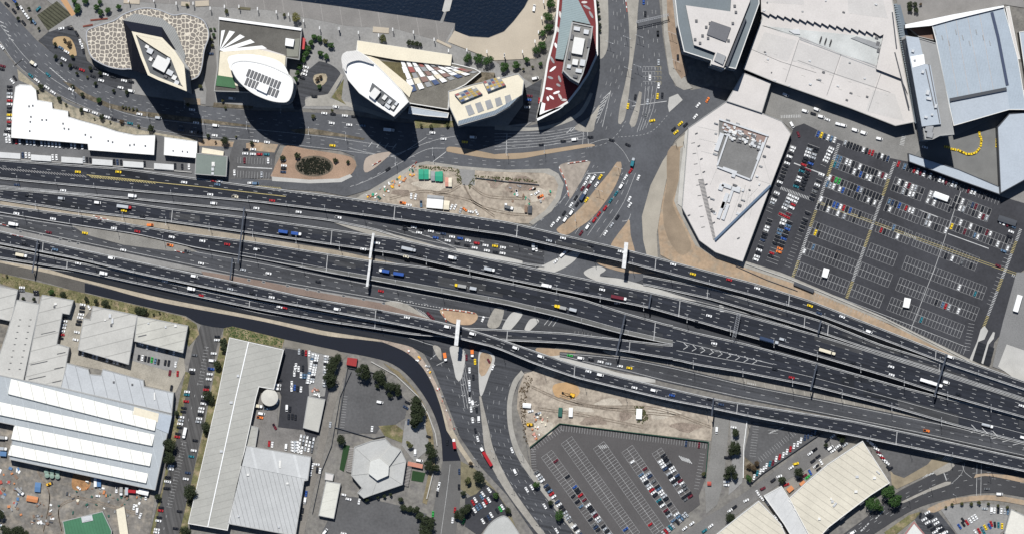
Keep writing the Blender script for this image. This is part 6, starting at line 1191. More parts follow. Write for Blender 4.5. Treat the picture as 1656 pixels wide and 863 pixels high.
T(270, 430, 3.92, [(838, 540, 's', 'car', 92), (860, 545, 'k', 'car', 92), (882, 550, 'r', 'car', 92), (902, 552, 'w', 'car', 92), (818, 632, 'w', 'car', 92), (812, 650, 'w', 'car', 92), (835, 650, 'w', 'car', 92), (808, 680, 'w', 'car', 92), (862, 645, 'k', 'car', 92), (850, 690, 'w', 'car', 92), (875, 688, 'e', 'car', 5), (792, 745, 'w', 'car', 88), (790, 775, 'w', 'car', 88), (810, 768, 'b', 'car', 95), (828, 775, 'k', 'car', 95), (850, 780, 'w', 'car', 95), (712, 722, 'k', 'car', 5), (703, 752, 'w', 'van', 5), (700, 775, 'w', 'van', 5), (875, 705, 'e', 'car', 5)]
  + [(930 + (i % 2) * 20 - i * 1.4, 558 + i * 7.5, 'wwswewwkwsww'[i % 12], 'hatch', 5) for i in range(25)] + [(1010 - i * .8, 570 + i * 17, 'wswkw'[i % 5], 'hatch', 8) for i in range(12)], yd, None, 0.42)
T(270, 643, 3.92, [(780, 70, 'k', 'car', 92), (760, 63, 'w', 'van', 92), (772, 117, 'k', 'car', 92), (795, 117, 'k', 'car', 92), (815, 122, 'k', 'car', 92), (648, 288, 'r', 'suv', 95), (668, 295, 'w', 'car', 95), (755, 310, 'w', 'van', 95), (600, 98, 'w', 'van', 10), (590, 122, 'o', 'ute', 10), (683, 180, 'm', 'ute', 60), (583, 50, 'w', 'truck', 10, tr(6.5, 'w', 'c')), (635, 65, 'e', 'ute', 5), (700, 20, 'w', 'car', 110)]
  + [(850 + (i % 5) * 20 - (i // 5) * 4, 245 + (i // 5) * 22 + (i % 5) * 5, 'wswgwwsw'[i % 8], 'hatch', 100) for i in range(22)] + [(800 + (i % 3) * 16, 280 + (i // 3) * 18, 'wsw'[i % 3], 'hatch', 20) for i in range(12)], yd, None, 0.42)
T(270, 643, 3.92, [(1035, 168, 's', 'car', 95), (923, 430, 'w', 'car', 100), (950, 420, 'w', 'car', 5), (912, 475, 'w', 'car', 97), (952, 455, 'k', 'suv', 97), (970, 460, 'w', 'car', 97), (883, 605, 'b', 'car', 97), (875, 650, 'w', 'van', 97), (860, 712, 'k', 'car', 97), (850, 755, 'k', 'car', 97), (1003, 845, 'w', 'van', -50)], 'the dusty lane', None, 0.28)
T(540, 643, 3.92, [(292, 25, 'w', 'van', 12), (467, 27, 'k', 'car', 25), (455, 58, 'd', 'car', 30), (242, 195, 'w', 'car', 95), (472, 150, 'd', 'car', 95), (600, 243, 'k', 'hatch', 20), (515, 345, 'w', 'van', 92), (542, 395, 'w', 'van', 12), (160, 655, 'w', 'car', 100), (93, 640, 'w', 'car', 12), (62, 612, 'w', 'hatch', 12), (62, 858, 'w', 'car', 10)], 'the grounds of the polygonal hall', None, 0.42)
T(540, 643, 3.92, [(667, 550, 'w', 'car', 100), (660, 575, 'w', 'car', 98), (655, 605, 'k', 'car', 97), (628, 735, 'n', 'car', 93), (795, 465, 'd', 'car', 90), (793, 563, 'k', 'car', 90), (767, 710, 'r', 'car', 95), (752, 775, 'w', 'car', 95), (763, 288, 'r', 'truck', -98, tr(8, 'w', 'r')), (718, 278, 'k', 'car', 92)], 'the southern street', None, 0.3)
T(540, 643, 3.92, [(965, 370, 'r', 'truck', 239, tr(17, 'w', 'r', trailer=True)), (880, 35, 'w', 'van', 80), (870, 72, 'w', 'car', 85), (905, 75, 'k', 'car', 85), (880, 140, 'w', 'car', 85), (918, 135, 'w', 'van', 88), (897, 207, 'k', 'car', 80), (912, 258, 'w', 'car', 75)], 'the southern approach road', None, 0.24)
T(540, 643, 3.92, [(985, 583, 'w', 'car', 55), (945, 608, 'w', 'car', 55), (938, 628, 'e', 'car', 55), (1002, 630, 'k', 'car', 55), (983, 645, 'w', 'car', 60), (962, 655, 'r', 'car', 60), (897, 645, 'w', 'car', 60), (882, 662, 'r', 'car', 60), (952, 675, 'w', 'car', 60), (927, 683, 'e', 'car', 60), (910, 695, 'e', 'car', 60), (892, 710, 'w', 'car', 60), (880, 725, 'k', 'car', 60), (1035, 715, 'k', 'car', 60), (1055, 703, 'n', 'car', 60), (1068, 690, 'w', 'car', 60), (998, 740, 'w', 'car', 60), (982, 757, 'd', 'car', 60), (965, 768, 'k', 'car', 60), (945, 780, 'w', 'car', 60), (823, 780, 'n', 'car', -70)], 'the small triangular car park', None, 0.46)
T(800, 643, 3.92, [(110, 330, 'w', 'car', 70), (130, 468, 'w', 'van', 65), (235, 565, 'w', 'car', 60), (203, 580, 'w', 'car', 60), (318, 685, 'w', 'car', 60), (393, 840, 'w', 'car', 60)], 'the curving southern road', None, 0.24)
T(800, 643, 3.92, [(228, 83, 'w', 'car', -12), (275, 97, 's', 'ute', -15), (222, 165, 'y', 'ute', 10)], 'the southern dirt worksite', None, 0.42)
T(1060, 643, 3.92, [(387, 203, 'w', 'van', 92), (495, 185, 'w', 'car', 10), (453, 375, 'k', 'suv', 5), (450, 530, 'w', 'car', 3), (450, 550, 'w', 'car', 3)], 'the dusty side lane', None, 0.36)
T(1060, 643, 3.92, [(625, 500, 'w', 'car', 105), (645, 475, 't', 'car', 105), (665, 465, 'w', 'car', 105), (685, 450, 'w', 'car', 105), (703, 430, 'w', 'car', 105), (725, 415, 't', 'car', 105), (745, 410, 'm', 'car', 105), (765, 385, 'w', 'car', 103), (787, 372, 'r', 'suv', 103), (810, 360, 'w', 'car', 102), (833, 340, 'w', 'car', 102), (855, 322, 'r', 'suv', 100), (878, 303, 'w', 'car', 100), (902, 290, 'w', 'car', 100), (922, 268, 'w', 'car', 100), (947, 250, 'd', 'car', 98), (968, 238, 'd', 'car', 98), (990, 222, 'd', 'car', 98), (1012, 212, 'e', 'car', 98)], 'the angle parking along the diagonal street', None, 0.4)
T(1060, 643, 3.92, [(680, 572, 'm', 'suv', -25), (745, 520, 'k', 'suv', -35), (785, 495, 'w', 'car', -20), (648, 600, 'w', 'car', 60), (675, 635, 'w', 'car', 50), (860, 440, 'w', 'car', -35), (890, 415, 'y', 'suv', -15), (830, 547, 'r', 'car', -20), (858, 578, 'r', 'car', -20), (980, 350, 'w', 'car', -35), (1008, 328, 'k', 'car', -35), (998, 397, 'k', 'suv', -35), (1015, 430, 'w', 'car', -35), (1020, 430, 'k', 'car', -35), (1030, 370, 'k', 'car', -35), (1050, 405, 'w', 'car', 60), (980, 470, 'b', 'suv', 60), (945, 490, 'm', 'car', -30), (912, 515, 'k', 'car', -30), (965, 500, 'n', 'car', -40), (575, 648, 'w', 'car', -25), (500, 690, 'k', 'suv', -35), (473, 712, 'w', 'car', -35), (350, 810, 'w', 'car', -38), (310, 840, 't', 'suv', -35), (230, 795, 'w', 'car', -38), (185, 825, 'w', 'car', -38), (1035, 450, 'k', 'car', -35), (710, 665, 'w', 'car', 52), (765, 755, 'w', 'car', 55), (795, 800, 'w', 'car', 55)], 'the yards by the cream warehouses', None, 0.45)
T(1300, 560, 4.79, [(222, 693, 'w', 'car', -35), (180, 722, 'k', 'suv', -38), (320, 758, 's', 'car', -35), (265, 770, 'w', 'car', -35), (205, 782, 'w', 'van', -35), (280, 795, 'k', 'car', -35), (225, 805, 'w', 'car', -35), (85, 795, 'k', 'car', -35)], 'the yards by the cream warehouses', None, 0.45)
T(1376, 643, 3.92, [(110, 272, 'w', 'hatch', 30), (135, 290, 'w', 'van', 30), (150, 305, 'w', 'car', 30), (163, 322, 'w', 'car', 30), (177, 345, 'm', 'car', 35), (187, 362, 'w', 'car', 35), (200, 378, 'r', 'car', 35), (215, 395, 'w', 'car', 35), (228, 410, 'w', 'car', 35), (240, 440, 'k', 'car', 30), (250, 445, 'k', 'car', -30)], 'the east side of the big cream warehouse', None, 0.45)
T(1376, 643, 3.92, [(862, 575, 'g', 'car', 2), (942, 607, 'w', 'van', 3), (12, 850, 'w', 'van', -30)], 'the curving south eastern road', None, 0.48)
T(1376, 643, 3.92, [(848, 700, 's', 'car', 5), (890, 712, 'w', 'van', 93), (910, 712, 'w', 'car', 95), (933, 712, 'k', 'car', 95), (953, 715, 'w', 'car', 95), (975, 718, 's', 'car', 95), (995, 720, 'e', 'car', 95), (688, 812, 'b', 'car', 55), (712, 797, 'k', 'car', 55), (735, 787, 'r', 'car', 55), (757, 775, 'w', 'car', 55), (775, 762, 'w', 'car', 55), (792, 752, 'w', 'car', 55), (710, 770, 'k', 'hatch', 50), (890, 795, 'r', 'car', 70), (912, 800, 'k', 'car', 85), (935, 803, 't', 'car', 90), (958, 810, 'y', 'car', 92), (878, 810, 'b', 'car', 60), (852, 818, 'y', 'car', 60), (832, 828, 'e', 'car', 60), (812, 840, 'r', 'car', 60), (790, 850, 'w', 'car', 60), (840, 845, 't', 'car', 60)], 'the south eastern corner car park', None, 0.54)
T(1376, 643, 3.92, [(440, 742, 'k', 'car', 100), (485, 725, 'w', 'car', -30), (495, 745, 'k', 'car', -30)] + [(465 + (i % 2) * 42 + (i // 2) * 17 + (i % 4) * 2, 768 + (i // 2) * 20 - (i % 2) * 16, 'wkwwkwkkwkwwkwk'[i % 15], 'car', -30) for i in range(12)] + [(560, 822, 'w', 'car', -30), (575, 842, 'k', 'car', -30), (585, 855, 'w', 'car', -30)], 'the striped car park by the white office', None, 0.54)
T(0, 643, 3.92, [(20, 250, 'g', 'truck', 5, tr(8, 'w', 'C')), (25, 320, 'w', 'truck', 5, tr(6, 'w', 's')), (130, 590, 's', 'truck', 45, tr(8, 'w', 'C')), (740, 580, 'w', 'ute', 95), (770, 590, 's', 'truck', 92, tr(7, 'w', 'C')), (805, 590, 's', 'truck', 92, tr(7, None, 's')), (850, 690, 'w', 'car', 100), (870, 715, 'w', 'van', 95), (890, 745, 'w', 'car', 110), (925, 628, 'w', 'car', 95), (848, 590, 'r', 'truck', 5, tr(9, 'w', 'r')), (620, 620, 'w', 'hatch', 5), (500, 570, 'w', 'hatch', 40)], 'the cluttered factory yard', None, 0.38)
TX = [(815, 30, 80), (825, 60, 80), (824, 90, 95), (805, 130, 130), (778, 150, 160), (745, 155, 180), (712, 145, 200), (690, 135, 205), (650, 125, 10), (608, 110, 10), (924, 75, 92), (924, 95, 92)]
T(1376, 210, 3.92, [(x, y, 'y', 'car', a) for x, y, a in TX], 'the round taxi rank', None, 0.76)
T(1376, 210, 3.92, [(470, 112, 'w', 'car', 15)], 'the round taxi rank', None, 0.76)

# ---------------------------------------------------------------- car parks: painted bays and parked cars
prk = random.Random(42)
MIX = 'wwwwwwssskkkkkggdderebmwtwkwskwkkk'
def bays(p, q, n, depth, z, side=1, mb=None, w_=0.16):
    """n bays from p to q, their lines reaching depth px to one side; outline along the far side too"""
    mb = mb or PF
    dx, dy = (q[0] - p[0]) / n, (q[1] - p[1]) / n; L_ = math.hypot(dx, dy); nx, ny = -dy / L_ * side * depth, dx / L_ * side * depth
    for i in range(n + 1):
        x, y = p[0] + dx * i, p[1] + dy * i
        mb.ribbon([P(x, y, z), P(x + nx, y + ny, z)], w_ + .03)
def cars_row(p, q, n, off, z, occ, place, side=1, pattern=None, rot=0, jitter=0.35):
    dx, dy = (q[0] - p[0]) / n, (q[1] - p[1]) / n; L_ = math.hypot(dx, dy); nx, ny = -dy / L_ * side, dx / L_ * side
    a = math.atan2(-ny, nx)
    for i in range(n):
        c = None
        if pattern is not None: c = pattern[i] if i < len(pattern) and pattern[i] != '.' else None
        elif prk.random() < (occ if not callable(occ) else occ(i / n)): c = prk.choice(MIX)
        if c is None: continue
        if c == 'w' and prk.random() < .3: c = prk.choice('kksdegks')
        x, y = p[0] + dx * (i + .5) + nx * off, p[1] + dy * (i + .5) + ny * off
        add(x + prk.uniform(-.2, .2), y + prk.uniform(-jitter, jitter), c, prk.choice(['car', 'car', 'hatch', 'suv']) if c != 'y' else 'car', a + (math.pi if prk.random() < .5 else 0) + R(rot), z, place)
zp = 0.72; EP = 'the big eastern car park'
def along(p, q, f): return (p[0] + (q[0] - p[0]) * f, p[1] + (q[1] - p[1]) * f)
D = 11.2
# spine of a double row p->q ; cars above and below
def double(p, q, n, pat_up, pat_dn, place=EP, z=zp, mb=None, depth=D, spine=True):
    bays(p, q, n, depth, z, -1, mb); bays(p, q, n, depth, z, 1, mb)
    if spine: (mb or PM).ribbon([P(*p, z + .005), P(*q, z + .005)], 0.18)
    for sd in (-1, 1):
        L_ = math.hypot(q[0] - p[0], q[1] - p[1]); nx, ny = -(q[1] - p[1]) / L_ * sd * depth, (q[0] - p[0]) / L_ * sd * depth
        PF.ribbon([P(p[0] + nx, p[1] + ny, z), P(q[0] + nx, q[1] + ny, z)], 0.14)
    for pat, sd in ((pat_up, -1), (pat_dn, 1)):
        if isinstance(pat, str): cars_row(p, q, n, depth * .5, z, 0, place, sd, pat)
        elif pat: cars_row(p, q, n, depth * .5, z, pat, place, sd)
# top single rows
bays((1366, 226), (1440, 253), 15, D, zp, 1); cars_row((1366, 226), (1440, 253), 15, 5, zp, 0, EP, 1, 'swwkkwwkrr.kwkw')
bays((1322, 211), (1354, 223), 6, D, zp, 1); cars_row((1322, 211), (1354, 223), 6, 5, zp, 0, EP, 1, 'bydwww')
bays((1452, 260), (1617, 321), 32, D, zp, 1); cars_row((1452, 260), (1617, 321), 32, 5, zp, 0, EP, 1, 'r.ekkrwmwkskkwwmwwsk..mww..k.....'[:32])
double((1349, 260), (1433, 292), 16, 'ee.wwk.wkkkkkwmw', 'tw.k.kwkbkwwk...')
double((1444, 297), (1492, 315), 9, '.wkwmws.k', 'kk.wkwwk.')
double((1500, 318), (1540, 334), 8, 'wsw...k.', 'w.w....k')
double((1541, 326), (1600, 349), 11, 'kkw.wwm.k.w', 'kkws..k.wmw')
double((1337, 292), (1424, 326), 17, 'wmnnk..kkbwkkkkkk', 'wsw.wb.k.kk.kwww.')
double((1433, 330), (1488, 352), 10, 'wdkb.rww..', 'kw........')
double((1492, 353), (1534, 369), 8, 'kw........', '.ww.k..w')
double((1538, 360), (1634, 397), 18, '..w..w.kk.mw....k.', 'y.k.m..ew...k.w..w')
double((1323, 327), (1412, 361), 17, 'w.kkbbwrkb..k....', 'k.kw..w.w..w.....')
double((1419, 364), (1472, 385), 10, '....w.....', '.rk...w...')
double((1478, 387), (1580, 427), 20, '.' * 20, '..........k.w..w..k')
double((1313, 368), (1396, 400), 16, '.k' + '.' * 14, '.yk.............'[:16])
double((1404, 403), (1448, 420), 8, '.' * 8, '.' * 8)
double((1462, 424), (1592, 474), 25, '.' * 25, '.' * 17 + 'w....t..')
double((1300, 400), (1384, 432), 16, '..e......k......', 'w...............')
double((1390, 434), (1440, 454), 9, '.' * 9, '.' * 9)
double((1452, 458), (1580, 508), 25, '.' * 25, '............k.erw..w.....')
double((1286, 432), (1370, 465), 16, '.' * 16, '.' * 16)
double((1377, 467), (1426, 487), 9, '.' * 9, '.' * 9)
double((1438, 490), (1556, 536), 23, '.' * 23, '..........t............')
bays((1322, 468), (1362, 484), 8, 11, zp, 1); bays((1370, 488), (1432, 512), 12, 12, zp, 1); bays((1442, 512), (1562, 562), 24, 12, zp, 1)
bays((1576, 524), (1568, 566), 8, 10, zp, 1)
PM.ribbon([P(1320, 466, zp), P(1562, 560, zp)], 0.3)
# western block of the car park: rows run steeply
def col(p, q, n, pat, side): cars_row(p, q, n, 5, zp, 0 if isinstance(pat, str) else pat, EP, side, pat if isinstance(pat, str) else None); bays(p, q, n, 10, zp, side)
col((1288, 238), (1263, 304), 13, 'wwkwkwkkwkkww', 1)
col((1316, 236), (1291, 306), 14, 'kswwkkrktkwwkt', 1)
col((1316, 236), (1291, 306), 14, 'kkwwwbkmkkkkkk', -1)
col((1284, 316), (1267, 352), 7, 'wwsww.r', 1); col((1284, 316), (1267, 352), 7, 'wwrw.mr', -1)
col((1262, 312), (1248, 344), 6, 'wkws..', 1)
col((1273, 356), (1248, 424), 13, 'wwkeekkk..rk.', 1); col((1273, 356), (1248, 424), 13, 'kebkkbkkoo...'[:13], -1)
col((1250, 356), (1226, 424), 13, 'kkwwkkd.kwkww', 1)
col((1350, 240), (1336, 270), 6, 'wwwww.', 1); col((1334, 282), (1316, 326), 8, 'w.wwkwkk', 1); col((1312, 344), (1278, 432), 16, 'k.kkkw..........', 1)
# right fringe of the car park
cars_row((1618, 352), (1640, 362), 4, 5, zp, 0, EP, 1, 'wwmk'); cars_row((1632, 360), (1590, 470), 14, 8, zp, 0, EP, -1, 'wwk..w..m.....')
bays((1632, 392), (1596, 490), 16, 8, zp, -1)
# pedestrian stripes
def zebra(p, q, wpx, mb, z=zp + .01, n=None):
    L_ = math.hypot(q[0] - p[0], q[1] - p[1]); n = n or int(L_ / 2.6); ux, uy = (q[0] - p[0]) / L_, (q[1] - p[1]) / L_
    for i in range(n):
        x, y = along(p, q, (i + .5) / n); mb.ribbon([P(x - uy * wpx / 2, y + ux * wpx / 2, z), P(x + uy * wpx / 2, y - ux * wpx / 2, z)], 0.5)
for p, q in (((1357, 232), (1282, 448)), ((1447, 262), (1369, 482)), ((1651, 370), (1590, 530))):
    for k in range(8):
        a, b_ = along(p, q, k / 8), along(p, q, (k + 1) / 8); zebra(a, b_, 4.6, PY if k % 3 == 1 else PM)
zebra((1262, 304), (1316, 324), 5, PM); zebra((1462, 377), (1482, 386), 4, PM); zebra((1462, 218), (1458, 236), 7, PM, 0.64); zebra((1262, 189), (1295, 188), 5, PM, 0.64); zebra((1654, 452), (1636, 444), 4, PM)
for off in (-1.6, 1.6): PY.ribbon([P(1322, 327 + off, zp + .01), P(1465, 379 + off, zp + .01), P(1590, 424 + off, zp + .01), P(1656, 447 + off, zp + .01)], 0.3)
PM.ribbon([P(1554, 309, zp), P(1514, 427, zp), P(1473, 532, zp)], 0.35)
PM.ribbon([P(1284, 264, zp), P(1334, 283, zp)], 0.8); PM.ribbon([P(1533, 378, zp), P(1599, 402, zp)], 0.6); PM.ribbon([P(1488, 340, zp), P(1516, 351, zp)], 0.6)
# southern car park
SP = 'the big southern car park'; zq = 0.44
def dbl(p, q, n, up, dn, depth=10): double(p, q, n, up, dn, SP, zq, PF if False else None, depth)
dbl((884, 733), (985, 872), 33, lambda f: .75 if f > .38 else .05, lambda f: .3 if f > .4 else 0.03, 10.5)
dbl((916, 711), (1026, 866), 38, lambda f: .08 if f > .85 else 0, lambda f: .5 if f > .85 else 0, 10.5)
dbl((968, 719), (1066, 858), 34, lambda f: .1 if f > .8 else 0.0, lambda f: .35 if f > .8 else 0, 10.5)
dbl((1014, 725), (1094, 840), 28, lambda f: .55 if f > .25 else .05, lambda f: .7 if f > .25 else .1, 10.5)
dbl((1062, 728), (1114, 806), 19, .85, .85, 9)
bays((1146, 716), (908, 687), 56, 9, zq, -1); cars_row((1146, 716), (908, 687), 56, 5, zq, lambda f: .12 if f < .2 else 0.0, SP, -1)
bays((905, 689), (858, 722), 12, 9, zq, -1); bays((858, 726), (860, 762), 9, 8, zq, -1)
cars_row((862, 764), (935, 868), 24, 5, zq, .75, SP, -1); bays((862, 764), (935, 868), 24, 9, zq, -1)
cars_row((1074, 866), (1114, 832), 11, 4, zq, .85, SP, -1)
bays((1140, 734), (1130, 790), 11, 8, zq, 1)
for k in range(6): PM.ribbon([P(1098 + k * 3, 736 + k, zq), P(1104 + k * 3, 744 + k, zq)], 0.6)
for k in range(5): PM.ribbon([P(968 + k * 3, 720 - k * .5, zq), P(972 + k * 3, 725 - k * .5, zq)], 0.6)
# smaller painted lots
bays((385, 254), (439, 257), 12, 10, 0.72, 1); bays((380, 276), (440, 280), 13, 11, 0.72, 1); PM.ribbon([P(384, 270, .72), P(440, 273, .72)], 0.8)
bays((1218, 684), (1212, 736), 12, 10, 0.42, -1); bays((1298, 694), (1232, 746), 18, 9, 0.42, 1); bays((1242, 684), (1242, 700), 3, 16, 0.42, -1)
for k in range(5): PM.ribbon([P(1244 + k * 4, 700 - k * 1.5, .42), P(1251 + k * 4, 696 - k * 1.5, .42)], 0.6)
bays((302, 715), (278, 820), 22, 9, 0.26, 1); bays((330, 560), (320, 620), 12, 8, 0.26, -1)
bays((555, 640), (550, 690), 12, 7, 0.34, -1)
for (x, y) in ((1232, 600), (1080, 584), (1104, 589), (1122, 596), (1150, 600), (930, 534), (945, 537), (975, 543), (990, 546)): 
    for k in range(3): PF.ribbon([P(x + k * 6, y + k * 1, .5), P(x + k * 6 - 1, y + 7 + k, .5)], 0.2)
    PF.ribbon([P(x, y + 7, .5), P(x + 18, y + 10, .5)], 0.2)

# ---------------------------------------------------------------- put the vehicles down
ORD = ['first', 'second', 'third', 'fourth', 'fifth', 'sixth', 'seventh', 'eighth', 'ninth', 'tenth', 'eleventh', 'twelfth', 'thirteenth', 'fourteenth', 'fifteenth', 'sixteenth', 'seventeenth', 'eighteenth', 'nineteenth', 'twentieth', 'twenty-first', 'twenty-second', 'twenty-third', 'twenty-fourth', 'twenty-fifth', 'twenty-sixth', 'twenty-seventh', 'twenty-eighth', 'twenty-ninth', 'thirtieth'] + ['%dth' % i for i in range(31, 200)]
CAT = dict(car='car', hatch='hatchback', suv='large car', van='van', ute='pickup', truck='truck')
def kname(v):
    k = v['kind']
    if v['col'] == 'y' and k == 'car': return 'yellow taxi', 'taxi'
    if k == 'truck':
        s_ = v['spec']; bx = {'C': 'grey'}.get(s_['box']) or CNAME[s_['box']]
        if not s_['cab']: return 'towed %s trailer' % bx, 'trailer'
        if s_.get('tank'): return '%s tanker truck with %s cab' % (bx, CNAME[s_['cab']]), 'truck'
        return '%s%s box truck with %s cab' % ('long ' if s_['l'] > 11 else '', bx, CNAME[s_['cab']]), 'truck'
    return CNAME[v['col']] + ' ' + {'car': 'sedan', 'hatch': 'small hatchback', 'suv': 'large wagon', 'van': 'van', 'ute': 'pickup'}[k], {'van': 'van', 'ute': 'pickup'}.get(k, 'car')
for i, v in enumerate(VEH):
    if -6 < v['px'] < 1662 and -6 < v['py'] < 869: v['ok'] = True
VEH = [v for v in VEH if v.get('ok')]
groups = {}
for v in VEH: v['kn'], v['cat'] = kname(v); groups.setdefault((v['kn'], v['place']), []).append(v)
for (kn, pl), g in groups.items():
    g.sort(key=lambda v: v['px'])
    for i, v in enumerate(g):
        v['label'] = ('%s on %s' % (kn, pl)) if len(g) == 1 else ('%s %s from the west on %s' % (ORD[i], kn, pl))
        if pl.startswith(('the end', 'the kerb', 'the angle', 'the east side', 'the carports')): v['label'] = v['label'].replace(' on the', ' at the')
OKW = 16
n_car = 0; mass = {}
_data = {}
def get_data(kind, col):
    k = (kind, col)
    if k not in _data:
        out = []
        for nm, mbb, slots in vehicle_mesh(kind):
            me = bpy.data.meshes.new(kind + '_' + nm); me.from_pydata(mbb.v, [], mbb.f)
            for s_ in slots: me.materials.append({'P': paints[col], 'T': tyre, 'G': cglass}[s_])
            if len(slots) > 1: me.polygons.foreach_set('material_index', mbb.mi)
            me.update(); out.append((nm, me))
        _data[k] = out
    return _data[k]
MASS = {}
for v in VEH:
    loc = P(v['px'], v['py'], v['z']); cat = v['cat']
    if cat == 'car':
        n_car += 1
        if n_car > 310:
            ca, sa = math.cos(v['ang']), math.sin(v['ang'])
            for nm, mbb, slots in vehicle_mesh(v['kind']):
                for si, s_ in enumerate(slots):
                    key = v['col'] if s_ == 'P' else s_
                    M2 = MASS.setdefault('all', MB()); 
                    mi = MASS.setdefault('idx', {}).setdefault(key, len(MASS['idx']))
                o = len(M2.v)
                M2.v += [(loc[0] + ca * x - sa * y, loc[1] + sa * x + ca * y, loc[2] + z) for x, y, z in mbb.v]
                for f, fi in zip(mbb.f, mbb.mi):
                    M2.f.append([q + o for q in f]); s_ = slots[fi]; M2.mi.append(MASS['idx'][v['col'] if s_ == 'P' else s_])
            continue
    nm = {'car': 'car', 'taxi': 'taxi', 'van': 'van', 'pickup': 'pickup', 'truck': 'truck', 'trailer': 'trailer'}[cat]
    t = thing(nm, v['label'], cat, loc, 'vehicles on ' + v['place'], v['ang'])
    if v['kind'] == 'truck':
        sp = v['spec']; prt = truck_parts(sp['l'], sp['cab'], sp['box'], sp.get('tank', False), sp.get('trailer', False))
        for pn, mbb, ms in prt:
            me = bpy.data.meshes.new(pn); me.from_pydata(mbb.v, [], mbb.f)
            for m in ms: me.materials.append(m)
            if len(ms) > 1: me.polygons.foreach_set('material_index', mbb.mi)
            o = bpy.data.objects.new(pn, me); C.objects.link(o); o.parent = t
    else:
        for pn, me in get_data(v['kind'], v['col']):
            o = bpy.data.objects.new(pn, me); C.objects.link(o); o.parent = t
if MASS:
    inv = sorted(MASS['idx'], key=lambda k: MASS['idx'][k])
    o = MASS['all'].build('parked_cars', [tyre if k == 'T' else cglass if k == 'G' else paints[k] for k in inv])
    tag(o, 'remaining cars parked in rows in the eastern and southern car parks', kind='stuff')
# ---------------------------------------------------------------- trees
def leafmat(name, a, b_):
    m = mat(name, a, 0.85, var=0.5, scale=0.5, fine=0.45, fscale=1.6, col2=b_, spec=0.15); return m
LEAF = {'dark': leafmat('dark_foliage', (0.022, 0.03, 0.015), (0.045, 0.055, 0.028)), 'green': leafmat('green_foliage', (0.028, 0.062, 0.018), (0.055, 0.105, 0.03)), 'olive': leafmat('olive_foliage', (0.06, 0.065, 0.028), (0.1, 0.1, 0.045)), 'brown': leafmat('brownish_foliage', (0.07, 0.05, 0.03), (0.11, 0.08, 0.05)), 'pale': leafmat('pale_foliage', (0.12, 0.12, 0.05), (0.2, 0.18, 0.07))}
bark = mat('tree_bark', (0.09, 0.07, 0.055), 0.95, var=0.3, scale=2, fine=0.3)
tr_ = random.Random(99)
def crown_mesh(seed, n=300, leaf=0.20, lumps=7):
    r = random.Random(seed); mb = MB(); L_ = []
    for i in range(lumps):
        a = i * 2 * math.pi / lumps + r.uniform(-.4, .4); d_ = r.uniform(.35, .62); L_.append((d_ * math.cos(a), d_ * math.sin(a), r.uniform(-.25, .25), r.uniform(.30, .48)))
    L_.append((0, 0, .3, .55))
    for i in range(n):
        cx, cy, cz, cr_ = r.choice(L_)
        u = Vector((r.gauss(0, 1), r.gauss(0, 1), r.gauss(0, 1) + .3)).normalized()
        rad = cr_ * r.uniform(.55, 1.08)
        p = Vector((cx, cy, cz)) + Vector((u.x * rad, u.y * rad, u.z * rad * .85))
        nrm = (u + Vector((r.uniform(-.6, .6), r.uniform(-.6, .6), r.uniform(-.3, .6)))).normalized()
        t1 = nrm.orthogonal().normalized(); t2 = nrm.cross(t1); s_ = leaf * r.uniform(.5, 1.15)
        a = r.uniform(0, 6.28); t1, t2 = t1 * math.cos(a) + t2 * math.sin(a), t2 * math.cos(a) - t1 * math.sin(a)
        q = [p + t1 * s_, p + t2 * s_ * .7 + nrm * s_ * .25, p - t1 * s_ * .9, p - t2 * s_ * .75 + nrm * s_ * .2]
        mb.add([tuple(x) for x in q], [[0, 1, 2, 3]])
    me = bpy.data.meshes.new('crown'); me.from_pydata(mb.v, [], mb.f); me.materials.append(LEAF['dark']); me.update(); return me
crowns = [crown_mesh(s_) for s_ in range(6)]
bigc = [crown_mesh(20 + s_, 900, 0.11, 11) for s_ in range(4)]
tm = MB()
tm.cyl((0, 0, -.1), .055, .035, 1.0, 6)
for i in range(5):
    a = i * 1.26; tm.bar((0, 0, .62), (.32 * math.cos(a), .32 * math.sin(a), 1.0), .03, .03)
tme = bpy.data.meshes.new('trunk'); tme.from_pydata(tm.v, [], tm.f); tme.materials.append(bark)
TREES = []
def trees(ox, oy, s_, items, place, kind='dark', z=0.5, bush=False):
    for it in items:
        k = it[3] if len(it) > 3 else kind
        TREES.append((ox + it[0] / s_, oy + it[1] / s_, it[2] / s_ * S, k, place, z, bush))
q = 3.92
pw_ = 'in the north west planting strip'
trees(0, 0, q, [(475, 12, 20), (545, 8, 20), (500, 50, 25), (490, 70, 18), (635, 15, 16), (615, 48, 18), (640, 82, 22), (687, 67, 20), (755, 45, 18)], 'on the paving north of the cell patterned podium', 'green')
trees(0, 0, q, [(110, 32, 14), (185, 55, 10), (198, 125, 12), (118, 118, 12), (248, 183, 10)], 'beside the north west diagonal car park', 'dark')
trees(0, 0, q, [(352, 282, 14), (413, 257, 12, 'brown'), (440, 280, 16, 'brown'), (355, 362, 15), (462, 360, 14), (390, 405, 10), (447, 418, 14), (490, 467, 12), (575, 433, 14), (637, 467, 14), (608, 532, 15), (555, 490, 8, 'olive'), (722, 577, 12), (805, 588, 14)], 'by the kerb below the cell patterned podium', 'dark')
trees(0, 0, q, [(463, 550, 12), (525, 600, 15), (630, 637, 18, 'green'), (780, 678, 9, 'olive'), (800, 683, 9, 'olive'), (820, 686, 9, 'olive'), (845, 692, 9, 'olive'), (870, 698, 9, 'olive')], 'in the boulevard median', 'dark')
